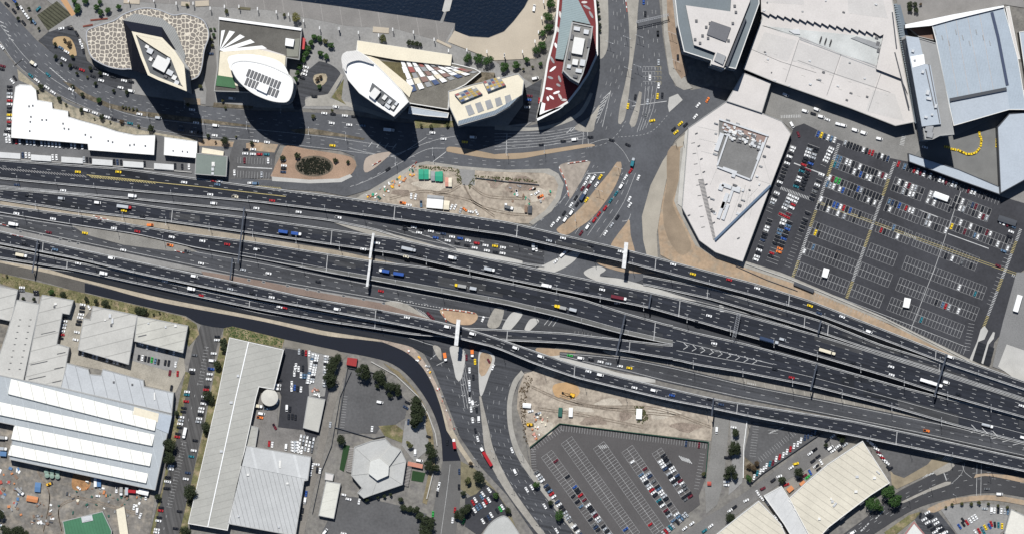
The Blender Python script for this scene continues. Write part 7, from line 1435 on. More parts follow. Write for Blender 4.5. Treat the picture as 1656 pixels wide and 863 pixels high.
trees(0, 0, q, [(263, 550, 20), (378, 628, 17), (518, 700, 16), (648, 747, 20), (772, 775, 15, 'brown'), (880, 800, 10, 'olive'), (958, 815, 22), (240, 580, 9), (420, 665, 9, 'olive'), (600, 755, 8, 'olive'), (700, 775, 8, 'olive')], 'along the verge above the stepped white roof', 'dark')
trees(270, 0, q, [(278, 187, 10, 'green'), (303, 187, 10, 'green'), (297, 222, 14, 'green'), (285, 255, 12), (290, 290, 12), (380, 75, 14), (130, 35, 12), (745, 97, 14), (820, 115, 30, 'pale'), (215, 552, 14), (135, 665, 14), (355, 640, 12), (372, 685, 10), (928, 740, 14), (1048, 703, 10)], 'around the striped podium', 'olive')
trees(270, 0, q, [(937, 238, 20), (970, 250, 20), (915, 275, 22), (1005, 265, 20, 'olive'), (1040, 290, 20), (895, 310, 22), (885, 345, 22), (865, 380, 20), (975, 340, 20), (1012, 360, 18), (845, 425, 20), (830, 465, 18), (815, 505, 22), (975, 490, 15, 'brown'), (955, 505, 14, 'brown'), (968, 550, 14)], 'between the two lens shaped towers', 'green')
trees(540, 0, q, [(313, 247, 24, 'olive'), (475, 272, 16), (500, 275, 16), (525, 280, 16), (548, 285, 14)], 'on the promenade behind the patchwork podium', 'dark')
trees(540, 0, q, [(850, 370, 32), (915, 375, 34), (975, 388, 34), (1080, 428, 32)], 'on the pale promenade near the striped office block', 'green')
trees(540, 0, q, [(553, 797, 12), (617, 803, 14), (720, 795, 14)], 'on the lawn under the curved canopy', 'olive')
trees(540, 0, q, [(650, 597, 16), (620, 620, 10), (690, 600, 8), (720, 560, 8), (430, 430, 12), (410, 460, 9)], 'in the courtyard garden', 'olive', 7)
trees(800, 0, q, [(355, 25, 34), (340, 110, 34), (340, 180, 30), (303, 213, 22), (300, 290, 28), (265, 320, 28), (203, 382, 20), (137, 415, 24), (290, 407, 16), (182, 440, 10, 'olive'), (240, 427, 9, 'olive')], 'on the promenade west of the red podium', 'green')
trees(800, 0, q, [(650, 20, 12), (652, 60, 14), (660, 110, 14), (665, 160, 14), (665, 195, 12)], 'along the east wall of the red podium', 'dark')
trees(1376, 0, q, [(370, 32, 18), (405, 30, 18), (370, 62, 18), (410, 66, 18), (440, 30, 10, 'brown')], 'in the planter north of the blue grey roof', 'dark')
trees(270, 210, q, [(368, 70, 28), (262, 40, 14), (540, 85, 16), (440, 45, 8, 'olive'), (230, 75, 8, 'brown'), (310, 80, 8, 'brown')], 'in the bed north of the small car park', 'dark')
trees(270, 210, q, [(735, 180, 18), (828, 165, 18), (1065, 195, 14), (1148, 205, 12), (1078, 195, 10)], 'on the pink soil round the oval pond bed', 'dark')
trees(0, 430, q, [(330, 163, 20, 'green'), (400, 178, 20), (218, 208, 16), (150, 203, 12), (550, 205, 16), (610, 220, 18), (672, 232, 30), (1013, 292, 8), (975, 305, 8), (880, 280, 26), (915, 285, 26), (45, 60, 8, 'olive')], 'on the grass verge north of the workshops', 'dark')
trees(270, 430, q, [(360, 480, 26), (365, 520, 26), (320, 620, 26), (330, 640, 18), (260, 815, 32), (285, 835, 22)], 'at the north end of the long warehouse', 'dark')
trees(270, 430, q, [(1060, 600, 38), (1042, 650, 42), (1035, 700, 42), (1040, 745, 34), (1085, 580, 28)], 'in the thick clump by the dusty lane', 'dark')
trees(0, 643, q, [(1075, 290, 24), (1075, 350, 26), (1003, 622, 22), (1062, 330, 20)], 'between the factory and the side street', 'dark')
trees(0, 643, q, [(10, 735, 28), (60, 850, 38), (120, 840, 38), (160, 860, 30), (25, 820, 20)], 'in the south west corner', 'dark')
trees(270, 643, q, [(250, 178, 34), (250, 215, 18), (25, 290, 42), (20, 380, 42), (65, 95, 18), (155, 590, 56), (150, 655, 14), (120, 840, 34), (280, 15, 20)], 'on the side street by the long warehouse', 'dark')
trees(540, 430, q, [(190, 665, 52), (290, 690, 38), (305, 730, 28), (360, 760, 36), (400, 770, 34), (410, 800, 24), (355, 815, 20), (525, 840, 26), (275, 760, 16)], 'by the walled car park', 'dark')
trees(540, 643, q, [(525, 30, 50), (530, 80, 52), (530, 125, 48), (510, 160, 32), (620, 345, 42), (605, 300, 26), (600, 425, 36), (645, 440, 28), (485, 300, 20, 'olive'), (470, 280, 14, 'pale')], 'north east of the polygonal hall', 'dark')
trees(540, 643, q, [(48, 262, 34), (205, 640, 18), (425, 640, 18), (440, 690, 24), (480, 700, 24), (520, 705, 26), (545, 745, 26), (590, 790, 46), (580, 850, 46), (620, 770, 24), (280, 628, 12), (320, 620, 12), (360, 610, 12)], 'south of the polygonal hall', 'dark')
trees(540, 643, q, [(920, 495, 42), (850, 520, 24, 'olive'), (868, 412, 15, 'brown'), (820, 600, 18), (1025, 615, 20, 'green'), (830, 710, 34), (800, 735, 34), (850, 690, 28), (780, 745, 20)], 'on the grass east of the southern street', 'dark')
trees(800, 643, q, [(265, 547, 22, 'green'), (353, 662, 20), (408, 738, 30, 'green'), (10, 610, 18), (85, 710, 22)], 'along the curving southern road', 'dark')
trees(1060, 643, q, [(505, 215, 26), (495, 300, 36), (515, 330, 30), (480, 340, 28), (475, 450, 42), (500, 490, 28), (455, 490, 26), (305, 478, 14, 'olive')], 'along the dusty side lane', 'dark')
trees(1060, 643, q, [(905, 465, 36), (800, 518, 26), (470, 750, 34), (490, 770, 24), (590, 505, 24, 'green'), (1080, 295, 16), (620, 440, 20, 'brown'), (640, 410, 18, 'brown'), (590, 430, 16, 'brown')], 'near the diagonal street', 'dark')
trees(1376, 643, q, [(230, 590, 46), (275, 645, 44), (135, 665, 42), (183, 695, 22), (110, 660, 26), (250, 570, 22)], 'by the cream warehouse loading bays', 'green')
trees(1376, 643, q, [(640, 672, 12, 'olive'), (700, 668, 12, 'olive'), (760, 668, 12, 'olive'), (810, 660, 14, 'olive'), (870, 668, 12, 'olive'), (930, 680, 12, 'olive'), (990, 690, 12, 'olive'), (1040, 720, 12, 'olive'), (600, 690, 10, 'olive')], 'above the south eastern car park', 'olive')
trees(1300, 560, 4.79, [(270, 690, 22), (300, 700, 20), (290, 725, 20), (170, 760, 14)], 'tight below the southernmost flyover', 'dark')
sizes = lambda r: 'very large' if r > 5.3 else 'large' if r > 4 else 'medium' if r > 2.6 else 'small' if r > 1.6 else 'tiny'
tg = {}
for t in TREES:
    kn = '%s %s tree' % (sizes(t[2]), {'dark': 'dark', 'green': 'green', 'olive': 'olive', 'brown': 'brownish', 'pale': 'pale'}[t[3]])
    tg.setdefault((kn, t[4]), []).append(t)
for (kn, pl), g in tg.items():
    g.sort(key=lambda t: t[0])
    for i, (x, y, r_, k, _, z, bush) in enumerate(g):
        h = r_ * tr_.uniform(1.25, 1.6) + .8
        loc = P(x, y, z)
        lab = ('%s %s' % (kn, pl)) if len(g) == 1 else '%s %s from the west %s' % (ORD[i], kn, pl)
        w_ = lab.split()
        t = thing('tree', lab, 'tree', loc, 'trees ' + pl, tr_.uniform(0, 6.28))
        tk_ = bpy.data.objects.new('trunk', tme); C.objects.link(tk_); tk_.parent = t; tk_.scale = (r_ * 1.1, r_ * 1.1, h)
        c = bpy.data.objects.new('crown', tr_.choice(bigc if r_ > 3.4 else crowns)); C.objects.link(c); c.parent = t
        c.location = (0, 0, h); c.scale = (r_ * tr_.uniform(.95, 1.3), r_ * tr_.uniform(.95, 1.3), r_ * .95); c.rotation_euler = (tr_.uniform(-.15, .15), 0, tr_.uniform(0, 6))
        c.material_slots[0].link = 'OBJECT'; c.material_slots[0].material = LEAF[k]
# oval bed of dark shrubs, grass tufts and scrub: nobody could count the plants
def scatter(name, label, poly, n, z, m, size, hmax, kind='stuff'):
    r = random.Random(len(name) * 7 + n); mb = MB(); xs = [p[0] for p in poly]; ys = [p[1] for p in poly]; c = 0
    def inside(x, y):
        w_ = False; j = len(poly) - 1
        for i in range(len(poly)):
            if (poly[i][1] > y) != (poly[j][1] > y) and x < (poly[j][0] - poly[i][0]) * (y - poly[i][1]) / (poly[j][1] - poly[i][1]) + poly[i][0]: w_ = not w_
            j = i
        return w_
    while c < n:
        x, y = r.uniform(min(xs), max(xs)), r.uniform(min(ys), max(ys))
        if not inside(x, y): continue
        c += 1; s_ = size * r.uniform(.5, 1.2); hh = hmax * r.uniform(.3, 1)
        for k in range(3):
            a = r.uniform(0, 6.28); px_, py_, _z = P(x, y, z); dx, dy = math.cos(a) * s_, math.sin(a) * s_
            mb.add([(px_ - dx, py_ - dy, z + hh * r.uniform(.2, .6)), (px_ + dy * .8, py_ - dx * .8, z + hh * r.uniform(.3, 1)), (px_ + dx, py_ + dy, z + hh * r.uniform(.4, 1)), (px_ - dy * .7, py_ + dx * .7, z + hh * r.uniform(.3, .8))], [[0, 1, 2, 3]])
    o = mb.build(name, m); tag(o, label, None, None, kind); return o
oval = [(508 + 27 * math.cos(i * math.pi / 12) , 268 + 14 * math.sin(i * math.pi / 12) + (2 if i % 3 else 0)) for i in range(24)]
slab('pond_bed', [(508 + 31 * math.cos(i * math.pi / 12), 269 + 17 * math.sin(i * math.pi / 12)) for i in range(24)], 0.76, mat('pond_bed_soil', (0.12, 0.1, 0.075), 0.95, var=0.4, scale=.2, fine=.4))
scatter('shrubbery', 'dark oval bed of shrubs', oval, 520, 0.7, leafmat('very_dark_foliage', (0.012, 0.014, 0.01), (0.03, 0.032, 0.02)), 0.8, 1.3)
scatter('undergrowth', 'green weeds along the worksite edge', [(676, 268), (742, 272), (748, 300), (741, 298), (735, 278), (680, 273)], 160, 0.66, LEAF['olive'], 0.6, .8)
scatter('undergrowth', 'green weeds round the rubble plot', [(757, 300), (766, 284), (820, 287), (870, 292), (868, 296), (820, 292), (770, 290), (760, 306)], 170, 0.66, LEAF['olive'], 0.6, .8)
scatter('undergrowth', 'green strip on the dark road verge', [(362, 530), (376, 528), (458, 550), (455, 560), (372, 545)], 300, 0.3, LEAF['green'], 0.5, .5)
scatter('undergrowth', 'weeds by the southern dirt worksite', [(840, 632), (852, 606), (862, 612), (852, 640), (850, 700), (854, 720), (846, 705)], 200, 0.36, LEAF['brown'], 0.6, .7)
scatter('undergrowth', 'bush round the white site trailer', [(1026, 656), (1042, 656), (1048, 676), (1040, 684), (1030, 682)], 120, 0.36, LEAF['olive'], 0.7, 1.2)
scatter('undergrowth', 'weeds on the grassy edge north of the workshops', [(0, 444), (130, 474), (300, 514), (318, 528), (310, 555), (304, 530), (222, 508), (150, 492), (64, 476), (0, 456)], 420, 0.28, LEAF['olive'], 0.5, .4)

# ---------------------------------------------------------------- gantries over the carriageways
def gantry(label, p, q, z, clear, w_, m, cat='gantry', name='gantry', posts=((0.0,), (1.0,)), truss=False):
    """p, q: ends of the beam as seen in the plan, z: height of its top"""
    a, b_ = Vector(P(*p, z)), Vector(P(*q, z)); mid = (a + b_) / 2
    t = thing(name, label, cat, (mid.x, mid.y, z - clear), 'gantries over the carriageways')
    mb = MB()
    if truss:
        d_ = (b_ - a); n = Vector((-d_.y, d_.x, 0)).normalized() * w_ / 2
        mb.bar(a + n, b_ + n, .25, .5); mb.bar(a - n, b_ - n, .25, .5)
        k = max(4, int(d_.length / 1.6))
        for i in range(k): mb.bar(a + d_ * i / k + n, a + d_ * (i + 1) / k - n, .15, .25); mb.bar(a + d_ * i / k - n, a + d_ * i / k + n, .15, .25)
    else:
        mb.bar(a, b_, w_, 0.9); d_ = (b_ - a); n = Vector((-d_.y, d_.x, 0)).normalized() * (w_ / 2 + .12)
        if w_ > 1.5:
            for k in range(5):
                s0 = a + d_ * (.1 + k * .17); s1 = a + d_ * (.22 + k * .17); sb = MB(); sb.bar(s0 + n, s1 + n, .16, 2.4); sb.build('sign_panel', steel_d, t)
            mb.bar(a + Vector((0, 0, .14)), b_ + Vector((0, 0, .14)), w_ * .35, .12)
    mb.build('beam', m, t)
    for f in (0.03, 0.97):
        mb = MB(); c = a + (b_ - a) * f; mb.box((c.x, c.y, -0.1 if z - clear < 3 else z - clear - .3), (0.5, 0.5, (z - .8) if z - clear < 3 else clear - .5)); mb.build('post', m, t)
    return t
wg = mat('white_gantry_paint', (0.62, 0.62, 0.61), 0.6, var=.3, scale=.4, fine=.3, fscale=1.5)
gantry('long white sign gantry over the north truck carriageway', (604, 377), (598, 418), 13, 8.5, 1.9, wg)
gantry('long white sign gantry over the middle carriageway, just south of its twin', (599, 420), (593.5, 463), 12.4, 8, 1.9, wg)
t = gantry('short wide white canopy gantry over the northern flyover', (1013, 392), (1008.5, 433), 20, 10, 3.1, wg)
t = gantry('short wide white canopy gantry over the southernmost flyover', (741.5, 516), (737.5, 558), 22, 10.5, 3.1, wg)
for lb, p, q, z, c in (
    ('thin dark gantry over the western middle lanes', (395, 335), (385, 425), 9.5, 8, ), ('short dark gantry over the road below the flyovers, west part', (376, 417), (372, 452), 8, 7.5),
    ('dark gantry across the two westernmost southern carriageways', (61, 388), (52, 441), 11, 8), ('dark gantry over the middle carriageway east of the white canopies', (1011, 508), (996, 575), 15, 8),
    ('dark gantry at the east end of the widest deck', (1321, 588), (1311, 630), 15, 8), ('dark gantry over the truck carriageway where all eastern lanes converge', (1531, 572), (1511, 640), 14, 8),
    ('dark gantry beside the eastern slip ramp', (1053, 475), (1049, 498), 13, 6.5), ('small dark gantry over the eastern slip ramp', (1328, 517), (1323, 538), 12, 6), ('dark gantry over the southernmost flyover near the side lane', (1154, 643), (1151, 672), 16, 6)):
    gantry(lb, p, q, z, c, 1.1, steel_d)
gantry('wide lattice gantry over the eastern truck carriageway', (1195, 507), (1187, 545), 15, 8, 2.6, steel, truss=True)
gantry('lattice gantry over the northern avenue', (1029, 36), (1082, 24), 8.5, 7.8, 1.6, steel, truss=True)
for lb, p, q in (('white footbridge frame over the gap beside the middle lanes', (1300, 690 - 15), (1300, 690 - 8)),): pass

# ---------------------------------------------------------------- street lamps
lampm = plain('lamp_grey', (0.42, 0.43, 0.44), 0.5, 0.2)
def lamp_meshes():
    p = MB(); p.cyl((0, 0, 0), .16, .09, 11, 6)
    a = MB(); a.bar((0, 0, 11.1), (0, 2.6, 11.4), .12, .12)
    h = MB(); h.bar((0, 2.3, 11.45), (0, 3.3, 11.5), .38, .15)
    out = []
    for nm, b_ in (('pole', p), ('arm', a), ('lamp_head', h)):
        me = bpy.data.meshes.new(nm); me.from_pydata(b_.v, [], b_.f); me.materials.append(lampm); out.append((nm, me))
    return out
LM = lamp_meshes(); lamps = []
def lamp(x, y, z, ang, place, double=False): lamps.append((x, y, z, ang, place, double))
for idx, (side, step, x0, x1, pl) in enumerate(((5, 62, 30, 1640, 'the northern flyover'), (6, 70, 60, 1640, 'the north truck carriageway'), (7, 75, 40, 1080, 'the middle carriageway'), (9, 80, 1120, 1640, 'the widest eastern deck'), (11, 66, 20, 1640, 'the southernmost flyover'))):
    s_ = STRIPS[side]; x = x0
    while x < x1:
        lamp(x, smooth_tab(s_[2], x) - 1, smooth_tab(s_[3], x, 40) + .9, 0, pl, idx % 2 == 1); x += step
for x, y in ((1033, 60), (1030, 108), (1022, 165), (1013, 62), (1015, 112), (985, 70), (1086, 55), (1092, 100), (820, 246), (880, 242), (640, 262), (700, 246), (1000, 272), (968, 308), (930, 352), (120, 148), (180, 172), (240, 185), (330, 196), (400, 204), (500, 213), (560, 222), (455, 178), (300, 170)):
    lamp(x, y, .7, 1.2 if x > 960 else 0, 'the northern streets', True)
for x, y in ((740, 690), (772, 742), (800, 730), (830, 788), (870, 838), (716, 640), (845, 735), (890, 802), (1470, 808), (1506, 790), (1600, 768), (1544, 800)):
    lamp(x, y, .4, 1.0, 'the southern streets')
lamps.sort(key=lambda l: (l[4], l[0])); cnt = {}
for x, y, z, a, pl, dbl_ in lamps:
    k = cnt.get(pl, 0); cnt[pl] = k + 1
    t = thing('street_lamp', '%s tall grey street lamp from the west along %s' % (ORD[k], pl), 'street lamp', P(x, y, z), 'street lamps', a)
    for nm, me in LM:
        o = bpy.data.objects.new(nm, me); C.objects.link(o); o.parent = t
        if dbl_ and nm != 'pole': o2 = bpy.data.objects.new(nm, me); C.objects.link(o2); o2.parent = t; o2.rotation_euler = (0, 0, math.pi)
# white masts on the promenade
masts = [(270 + x / 3.92, y / 3.92) for x, y in ((63, 30), (170, 30), (278, 62), (368, 50), (460, 50), (577, 65), (696, 85), (773, 100), (868, 140), (970, 185), (1090, 190))] + [(540 + x / 3.92, y / 3.92) for x, y in ((35, 190), (157, 215), (285, 232), (374, 195), (505, 212), (636, 258), (727, 330), (843, 325), (970, 335), (1080, 360))] + [(800 + x / 3.92, y / 3.92) for x, y in ((176, 335), (62, 355), (255, 270), (298, 122), (310, 20), (277, 212))] + [(209, 3), (250, 3)]
masts.sort()
for i, (x, y) in enumerate(masts):
    t = thing('light_mast', '%s white light mast from the west on the waterfront promenade' % ORD[i], 'light mast', P(x, y, .6), 'white masts on the promenade')
    mb = MB(); p = P(x, y, .6); mb.cyl((p[0], p[1], .6), .35, .22, 7, 8); mb.build('pole', wg, t)
    mb = MB(); mb.box((p[0], p[1] + .5, 7.6), (.8, 2.6, .35)); mb.build('lamp_head', wg, t)

# ---------------------------------------------------------------- loose things
BOXM = {}
def cm(name, col): 
    return plain(name, col, 0.7)
colr = dict(green=cm('green_shed_roof', (0.02, 0.28, 0.17)), pale_green=cm('pale_green_roof', (0.33, 0.42, 0.30)), grey=r_grey, white=white_c, red=cm('red_plastic', (0.38, 0.07, 0.05)), orange=cm('orange_plastic', (0.5, 0.2, 0.08)), blue=cm('blue_tarp', (0.08, 0.17, 0.32)), brown=cm('brown_timber', (0.2, 0.13, 0.09)), yellow=cm('machine_yellow', (0.75, 0.42, 0.03)), pink=cm('pink_roof', (0.52, 0.25, 0.19)), cream=r_cream, dark=wall_d, teal=cm('dark_green_steel', (0.015, 0.09, 0.07)))
def shed(x, y, w_, l, h, ang, c, label, cat='shed', name='site_shed', z=.66, gable=True, group=None, trim='white'):
    p = P(x, y, z + h); t = thing(name, label, cat, (p[0], p[1], z), group, R(-ang))
    def mk(nm, mb, m):
        me = bpy.data.meshes.new(nm); me.from_pydata(mb.v, [], mb.f); me.materials.append(m); o = bpy.data.objects.new(nm, me); C.objects.link(o); o.parent = t
    a, b_ = w_ * S / 2, l * S / 2
    mb = MB(); mb.box((0, 0, -.05), (2 * a, 2 * b_, h)); mk('wall', mb, colr[c] if not gable else wall_m)
    mb = MB(); g = .5 if gable else .06; e = .12
    mb.add([(-a - e, -b_ - e, h), (a + e, -b_ - e, h), (a + e, b_ + e, h), (-a - e, b_ + e, h), (-a - e, 0, h + g), (a + e, 0, h + g)], [[0, 1, 5, 4], [3, 4, 5, 2], [0, 4, 3], [1, 2, 5]]); mk('roof', mb, colr[c])
    return t
shed(681, 282, 8, 16, 2.6, 0, 'green', 'westernmost emerald green roofed site shed'); shed(689.5, 282, 7, 16, 2.6, 0, 'green', 'second emerald green roofed site shed from the west'); shed(694.5, 282, 3, 14, 2.4, 0, 'pale_green', 'narrow pale green roofed site shed between the emerald ones')
shed(700, 285, 6, 15, 2.6, 0, 'grey', 'grey roofed site shed between the emerald ones'); shed(707, 285.5, 6, 15, 2.6, 0, 'green', 'third emerald green roofed site shed from the west'); shed(713, 285.5, 5.5, 16, 2.6, 0, 'green', 'easternmost emerald green roofed site shed')
shed(722.5, 294.5, 5, 14, 2.6, 0, 'pink', 'pink roofed site shed beside the emerald ones'); shed(728, 295, 5, 14, 2.6, 0, 'cream', 'cream roofed site shed beside the pink one')
shed(703.5, 327, 26, 20, 3.2, 5, 'white', 'largest white site office on the northern worksite', 'site office', 'site_office'); shed(704, 320, 26, 7, 3.3, 5, 'grey', 'long grey roofed lean-to on the north side of the white site office'); shed(722, 332, 9, 14, 2.8, 5, 'cream', 'cream site cabin beside the white site office')
shed(852, 655, 13, 7, 2.6, 5, 'white', 'wide white cabin at the west end of the southern worksite', 'cabin', 'site_cabin', .36); shed(906, 665.5, 6, 14, 2.5, 5, 'teal', 'dark green shipping container on the southern worksite', 'container', 'shipping_container', .36, False); shed(923, 666, 6, 14, 2.5, 2, 'white', 'white shipping container on the southern worksite', 'container', 'shipping_container', .36, False)
shed(1033.5, 668.5, 9, 16, 2.6, 3, 'white', 'white site trailer surrounded by bushes', 'site trailer', 'site_trailer', .36, False); shed(1522, 318, 24, 9, 3.2, 20, 'white', 'white attendant building among the parked cars', 'kiosk', 'kiosk', .7); shed(1629, 357, 30, 9, 3.0, 18, 'dark', 'long dark glazed shelter with white rim at the car park edge', 'shelter', 'shelter', .8, False)
shed(1335, 441, 9, 14, 3.4, 15, 'white', 'western white payment kiosk in the empty bays', 'kiosk', 'kiosk', .7); shed(1466.5, 489, 10, 15, 3.4, 12, 'white', 'eastern white payment kiosk in the empty bays', 'kiosk', 'kiosk', .7)
shed(1646, 490, 8, 27, 3.2, 16, 'white', 'long white bus shaped cabin parked on the grey plaza', 'cabin', 'long_cabin', .78, False); shed(1300, 464, 34, 5, 2.5, 22, 'dark', 'dark bicycle shelter at the south edge of the eastern car park', 'shelter', 'shelter', .8, False)
shed(857, 339, 6, 12, 2.4, 3, 'dark', 'dark container on the northern worksite', 'container', 'shipping_container', .7, False); shed(850.5, 338, 4, 11, 2.4, 3, 'brown', 'brown container on the northern worksite', 'container', 'shipping_container', .7, False)
shed(5, 733, 10, 7, 3, 5, 'blue', 'blue container at the west edge of the cluttered yard', 'container', 'shipping_container', .4, False); shed(160, 779, 6, 14, 3, 0, 'blue', 'bright blue container against the factory wall', 'container', 'shipping_container', .4, False); shed(154, 779, 4, 14, 3, 0, 'white', 'white container against the factory wall', 'container', 'shipping_container', .4, False)
shed(61, 787, 9, 15, 2, 5, 'blue', 'blue tarpaulin covered stack in the cluttered yard', 'stack', 'covered_stack', .36); shed(52, 806, 18, 9, 2.2, 10, 'orange', 'orange tarpaulin covered stack in the cluttered yard', 'stack', 'covered_stack', .36)
shed(232, 795, 16, 8, 4, 12, 'white', 'small white annex at the south east corner of the factory', 'shed', 'annex', .3); shed(1278, 790, 10, 7, 2, -40, 'orange', 'orange canopy on the cream warehouse forecourt', 'canopy', 'canopy', .45, False); shed(1298, 781, 9, 6, 2, -40, 'orange', 'second orange canopy on the cream warehouse forecourt', 'canopy', 'canopy', .45, False)
shed(1147, 781, 6, 6, 2, 0, 'red', 'small red hut beside the dusty side lane', 'hut', 'hut', .4)
# green tanks by the factory
for i, (x, y) in enumerate(((75, 762), (84, 762), (93, 763), (76, 768), (84, 769), (93, 770))):
    p = P(x, y, 3); t = thing('storage_tank', '%s pale green round tank from the west by the factory wall' % ORD[i], 'tank', (p[0], p[1], .3), 'pale green tanks by the factory wall')
    mb = MB(); mb.cyl((p[0], p[1], .2), 1.9, 1.9, 2.8, 14); mb.build('tank_shell', plain('pale_green_tank', (0.17, 0.25, 0.2), 0.6), t)
    mb = MB(); mb.cyl((p[0], p[1], 3.0), 2.0, .3, .4, 14); mb.build('tank_lid', plain('tank_lid_green', (0.2, 0.28, 0.23), 0.6), t)
# excavator
p = P(921, 637, .4); ex = thing('excavator', 'yellow tracked excavator with its arm stretched west over orange clay', 'excavator', (p[0], p[1], .4), None, R(-15))
def part(t, nm, mb, m):
    me = bpy.data.meshes.new(nm); me.from_pydata(mb.v, [], mb.f); me.materials.append(m); o = bpy.data.objects.new(nm, me); C.objects.link(o); o.parent = t; return o
for sd in (-1, 1): mb = MB(); loft(mb, [plan(4.2, .7, 0, 0, .3), plan(4.4, .7, .5, 0, .1), plan(4.0, .7, .95, 0, .3)]); o = part(ex, 'track', mb, tyre); o.location = (2.2, sd * 1.25, 0)
mb = MB(); loft(mb, [plan(3.8, 2.8, 1.0, 2.4, .3), plan(3.8, 2.8, 1.9, 2.4, .4), plan(3.2, 2.4, 2.2, 2.6, .4)]); part(ex, 'body', mb, colr['yellow'])
mb = MB(); loft(mb, [plan(1.6, 1.1, 2.0, 1.3, .2), plan(1.4, 1.0, 3.0, 1.3, .2)]); o = part(ex, 'cab', mb, cglass); o.location = (0, -.8, 0)
mb = MB(); mb.bar((.6, .2, 2.2), (-2.6, .2, 4.4), .55, .7); mb.bar((-2.6, .2, 4.4), (-5.4, .2, 1.8), .45, .55); part(ex, 'arm', mb, plain('arm_steel', (0.1, 0.07, 0.04), 0.6))
mb = MB(); loft(mb, [plan(1.2, 1.3, .2, -5.9, .2), plan(1.5, 1.4, 1.7, -5.7, .1)]); part(ex, 'bucket', mb, tyre)
# small yellow loaders
for i, (x, y, a, lb) in enumerate(((79, 782, 20, 'yellow loader in the cluttered yard below the pale green tanks'), (856, 686, 0, 'yellow loader at the west side of the southern worksite'))):
    p = P(x, y, .4); t = thing('loader', lb, 'loader', (p[0], p[1], .4), None, R(a))
    mb = MB(); loft(mb, [plan(4, 2, .6, 0, .3), plan(4, 2, 1.5, 0, .3), plan(3, 1.6, 1.8, 0, .3)]); part(t, 'body', mb, colr['yellow'])
    mb = MB(); loft(mb, [plan(1.3, 1.4, 1.7, .2, .2), plan(1.2, 1.2, 2.7, .2, .2)]); part(t, 'cab', mb, cglass)
    mb = MB(); loft(mb, [plan(.8, 2.3, .2, 2.8, .1), plan(1.0, 2.3, 1.1, 2.9, .1)]); part(t, 'bucket', mb, tyre)
    mb = MB(); wheels(mb, (-1.3, 1.3), 2.3, .6, 0); part(t, 'wheels', mb, tyre)
# crates, pallets and rubble pieces on the worksites and yards, one object each
cr_r = random.Random(31); clut = []
def clutter(poly, n, cols, place, z, big=1.0):
    xs = [p[0] for p in poly]; ys = [p[1] for p in poly]; c = 0
    while c < n:
        x, y = cr_r.uniform(min(xs), max(xs)), cr_r.uniform(min(ys), max(ys)); w_ = False; j = len(poly) - 1
        for i in range(len(poly)):
            if (poly[i][1] > y) != (poly[j][1] > y) and x < (poly[j][0] - poly[i][0]) * (y - poly[i][1]) / (poly[j][1] - poly[i][1]) + poly[i][0]: w_ = not w_
            j = i
        if w_: clut.append((x, y, cr_r.uniform(.8, 2.6) * big, cr_r.uniform(.6, 1.6) * big, cr_r.uniform(.3, 1.3), cr_r.uniform(0, 180), cr_r.choice(cols), place, z)); c += 1
clutter([(590, 318), (640, 290), (672, 268), (672, 282), (640, 305), (610, 326)], 42, ['white', 'grey', 'teal', 'orange', 'green', 'grey', 'white', 'yellow'], 'the northern worksite', .66, 1.1)
clutter([(800, 285), (890, 292), (890, 320), (860, 335), (835, 330), (800, 310)], 24, ['brown', 'grey', 'white', 'brown', 'pink', 'green'], 'the eastern half of the northern worksite', .66)
clutter([(860, 670), (890, 668), (880, 700), (858, 715)], 22, ['pink', 'white', 'brown', 'orange', 'cream'], 'the southern worksite', .36)
clutter([(0, 745), (40, 755), (40, 830), (10, 850), (0, 850)], 34, ['blue', 'white', 'red', 'grey', 'brown', 'orange', 'blue'], 'the western end of the cluttered yard', .3, 1.5)
clutter([(100, 790), (215, 800), (205, 840), (90, 835)], 30, ['grey', 'brown', 'white', 'teal', 'dark', 'cream'], 'the open centre of the cluttered yard', .3, 1.1)
clutter([(58, 810), (92, 812), (85, 852), (50, 850)], 30, ['brown', 'grey', 'dark', 'white', 'brown'], 'the middle of the cluttered yard', .3, 1.3)
clutter([(125, 770), (230, 795), (228, 830), (205, 810), (130, 800)], 24, ['white', 'grey', 'teal', 'brown', 'orange'], 'the yard strip along the factory wall', .3, 1.2)
clutter([(505, 625), (522, 630), (518, 645), (503, 642)], 10, ['pink', 'brown', 'white'], 'the storage yard edge', .4)
clutter([(655, 560), (680, 570), (700, 600), (720, 650), (712, 640), (685, 595), (660, 570)], 16, ['red', 'orange', 'white', 'yellow', 'grey'], 'the roadside works strip', .44)
clut.sort(key=lambda c: c[0]); cc = {}
NMC = dict(teal='dark green', dark='black', pink='pinkish')
for x, y, l, w_, h, a, c, pl, z in clut:
    k = cc.get((c, pl), 0); cc[(c, pl)] = k + 1
    p = P(x, y, z); mb = MB(); mb.box((p[0], p[1], z - .02), (l, w_, h), R(a)); mb.box((p[0], p[1], z + h), (l * .8, w_ * .8, .08), R(a))
    tag(mb.build('crate', colr[c]), '%s %s crate from the west on %s' % (ORD[k], NMC.get(c, c), pl), 'crate', 'crates and pallets on ' + pl)
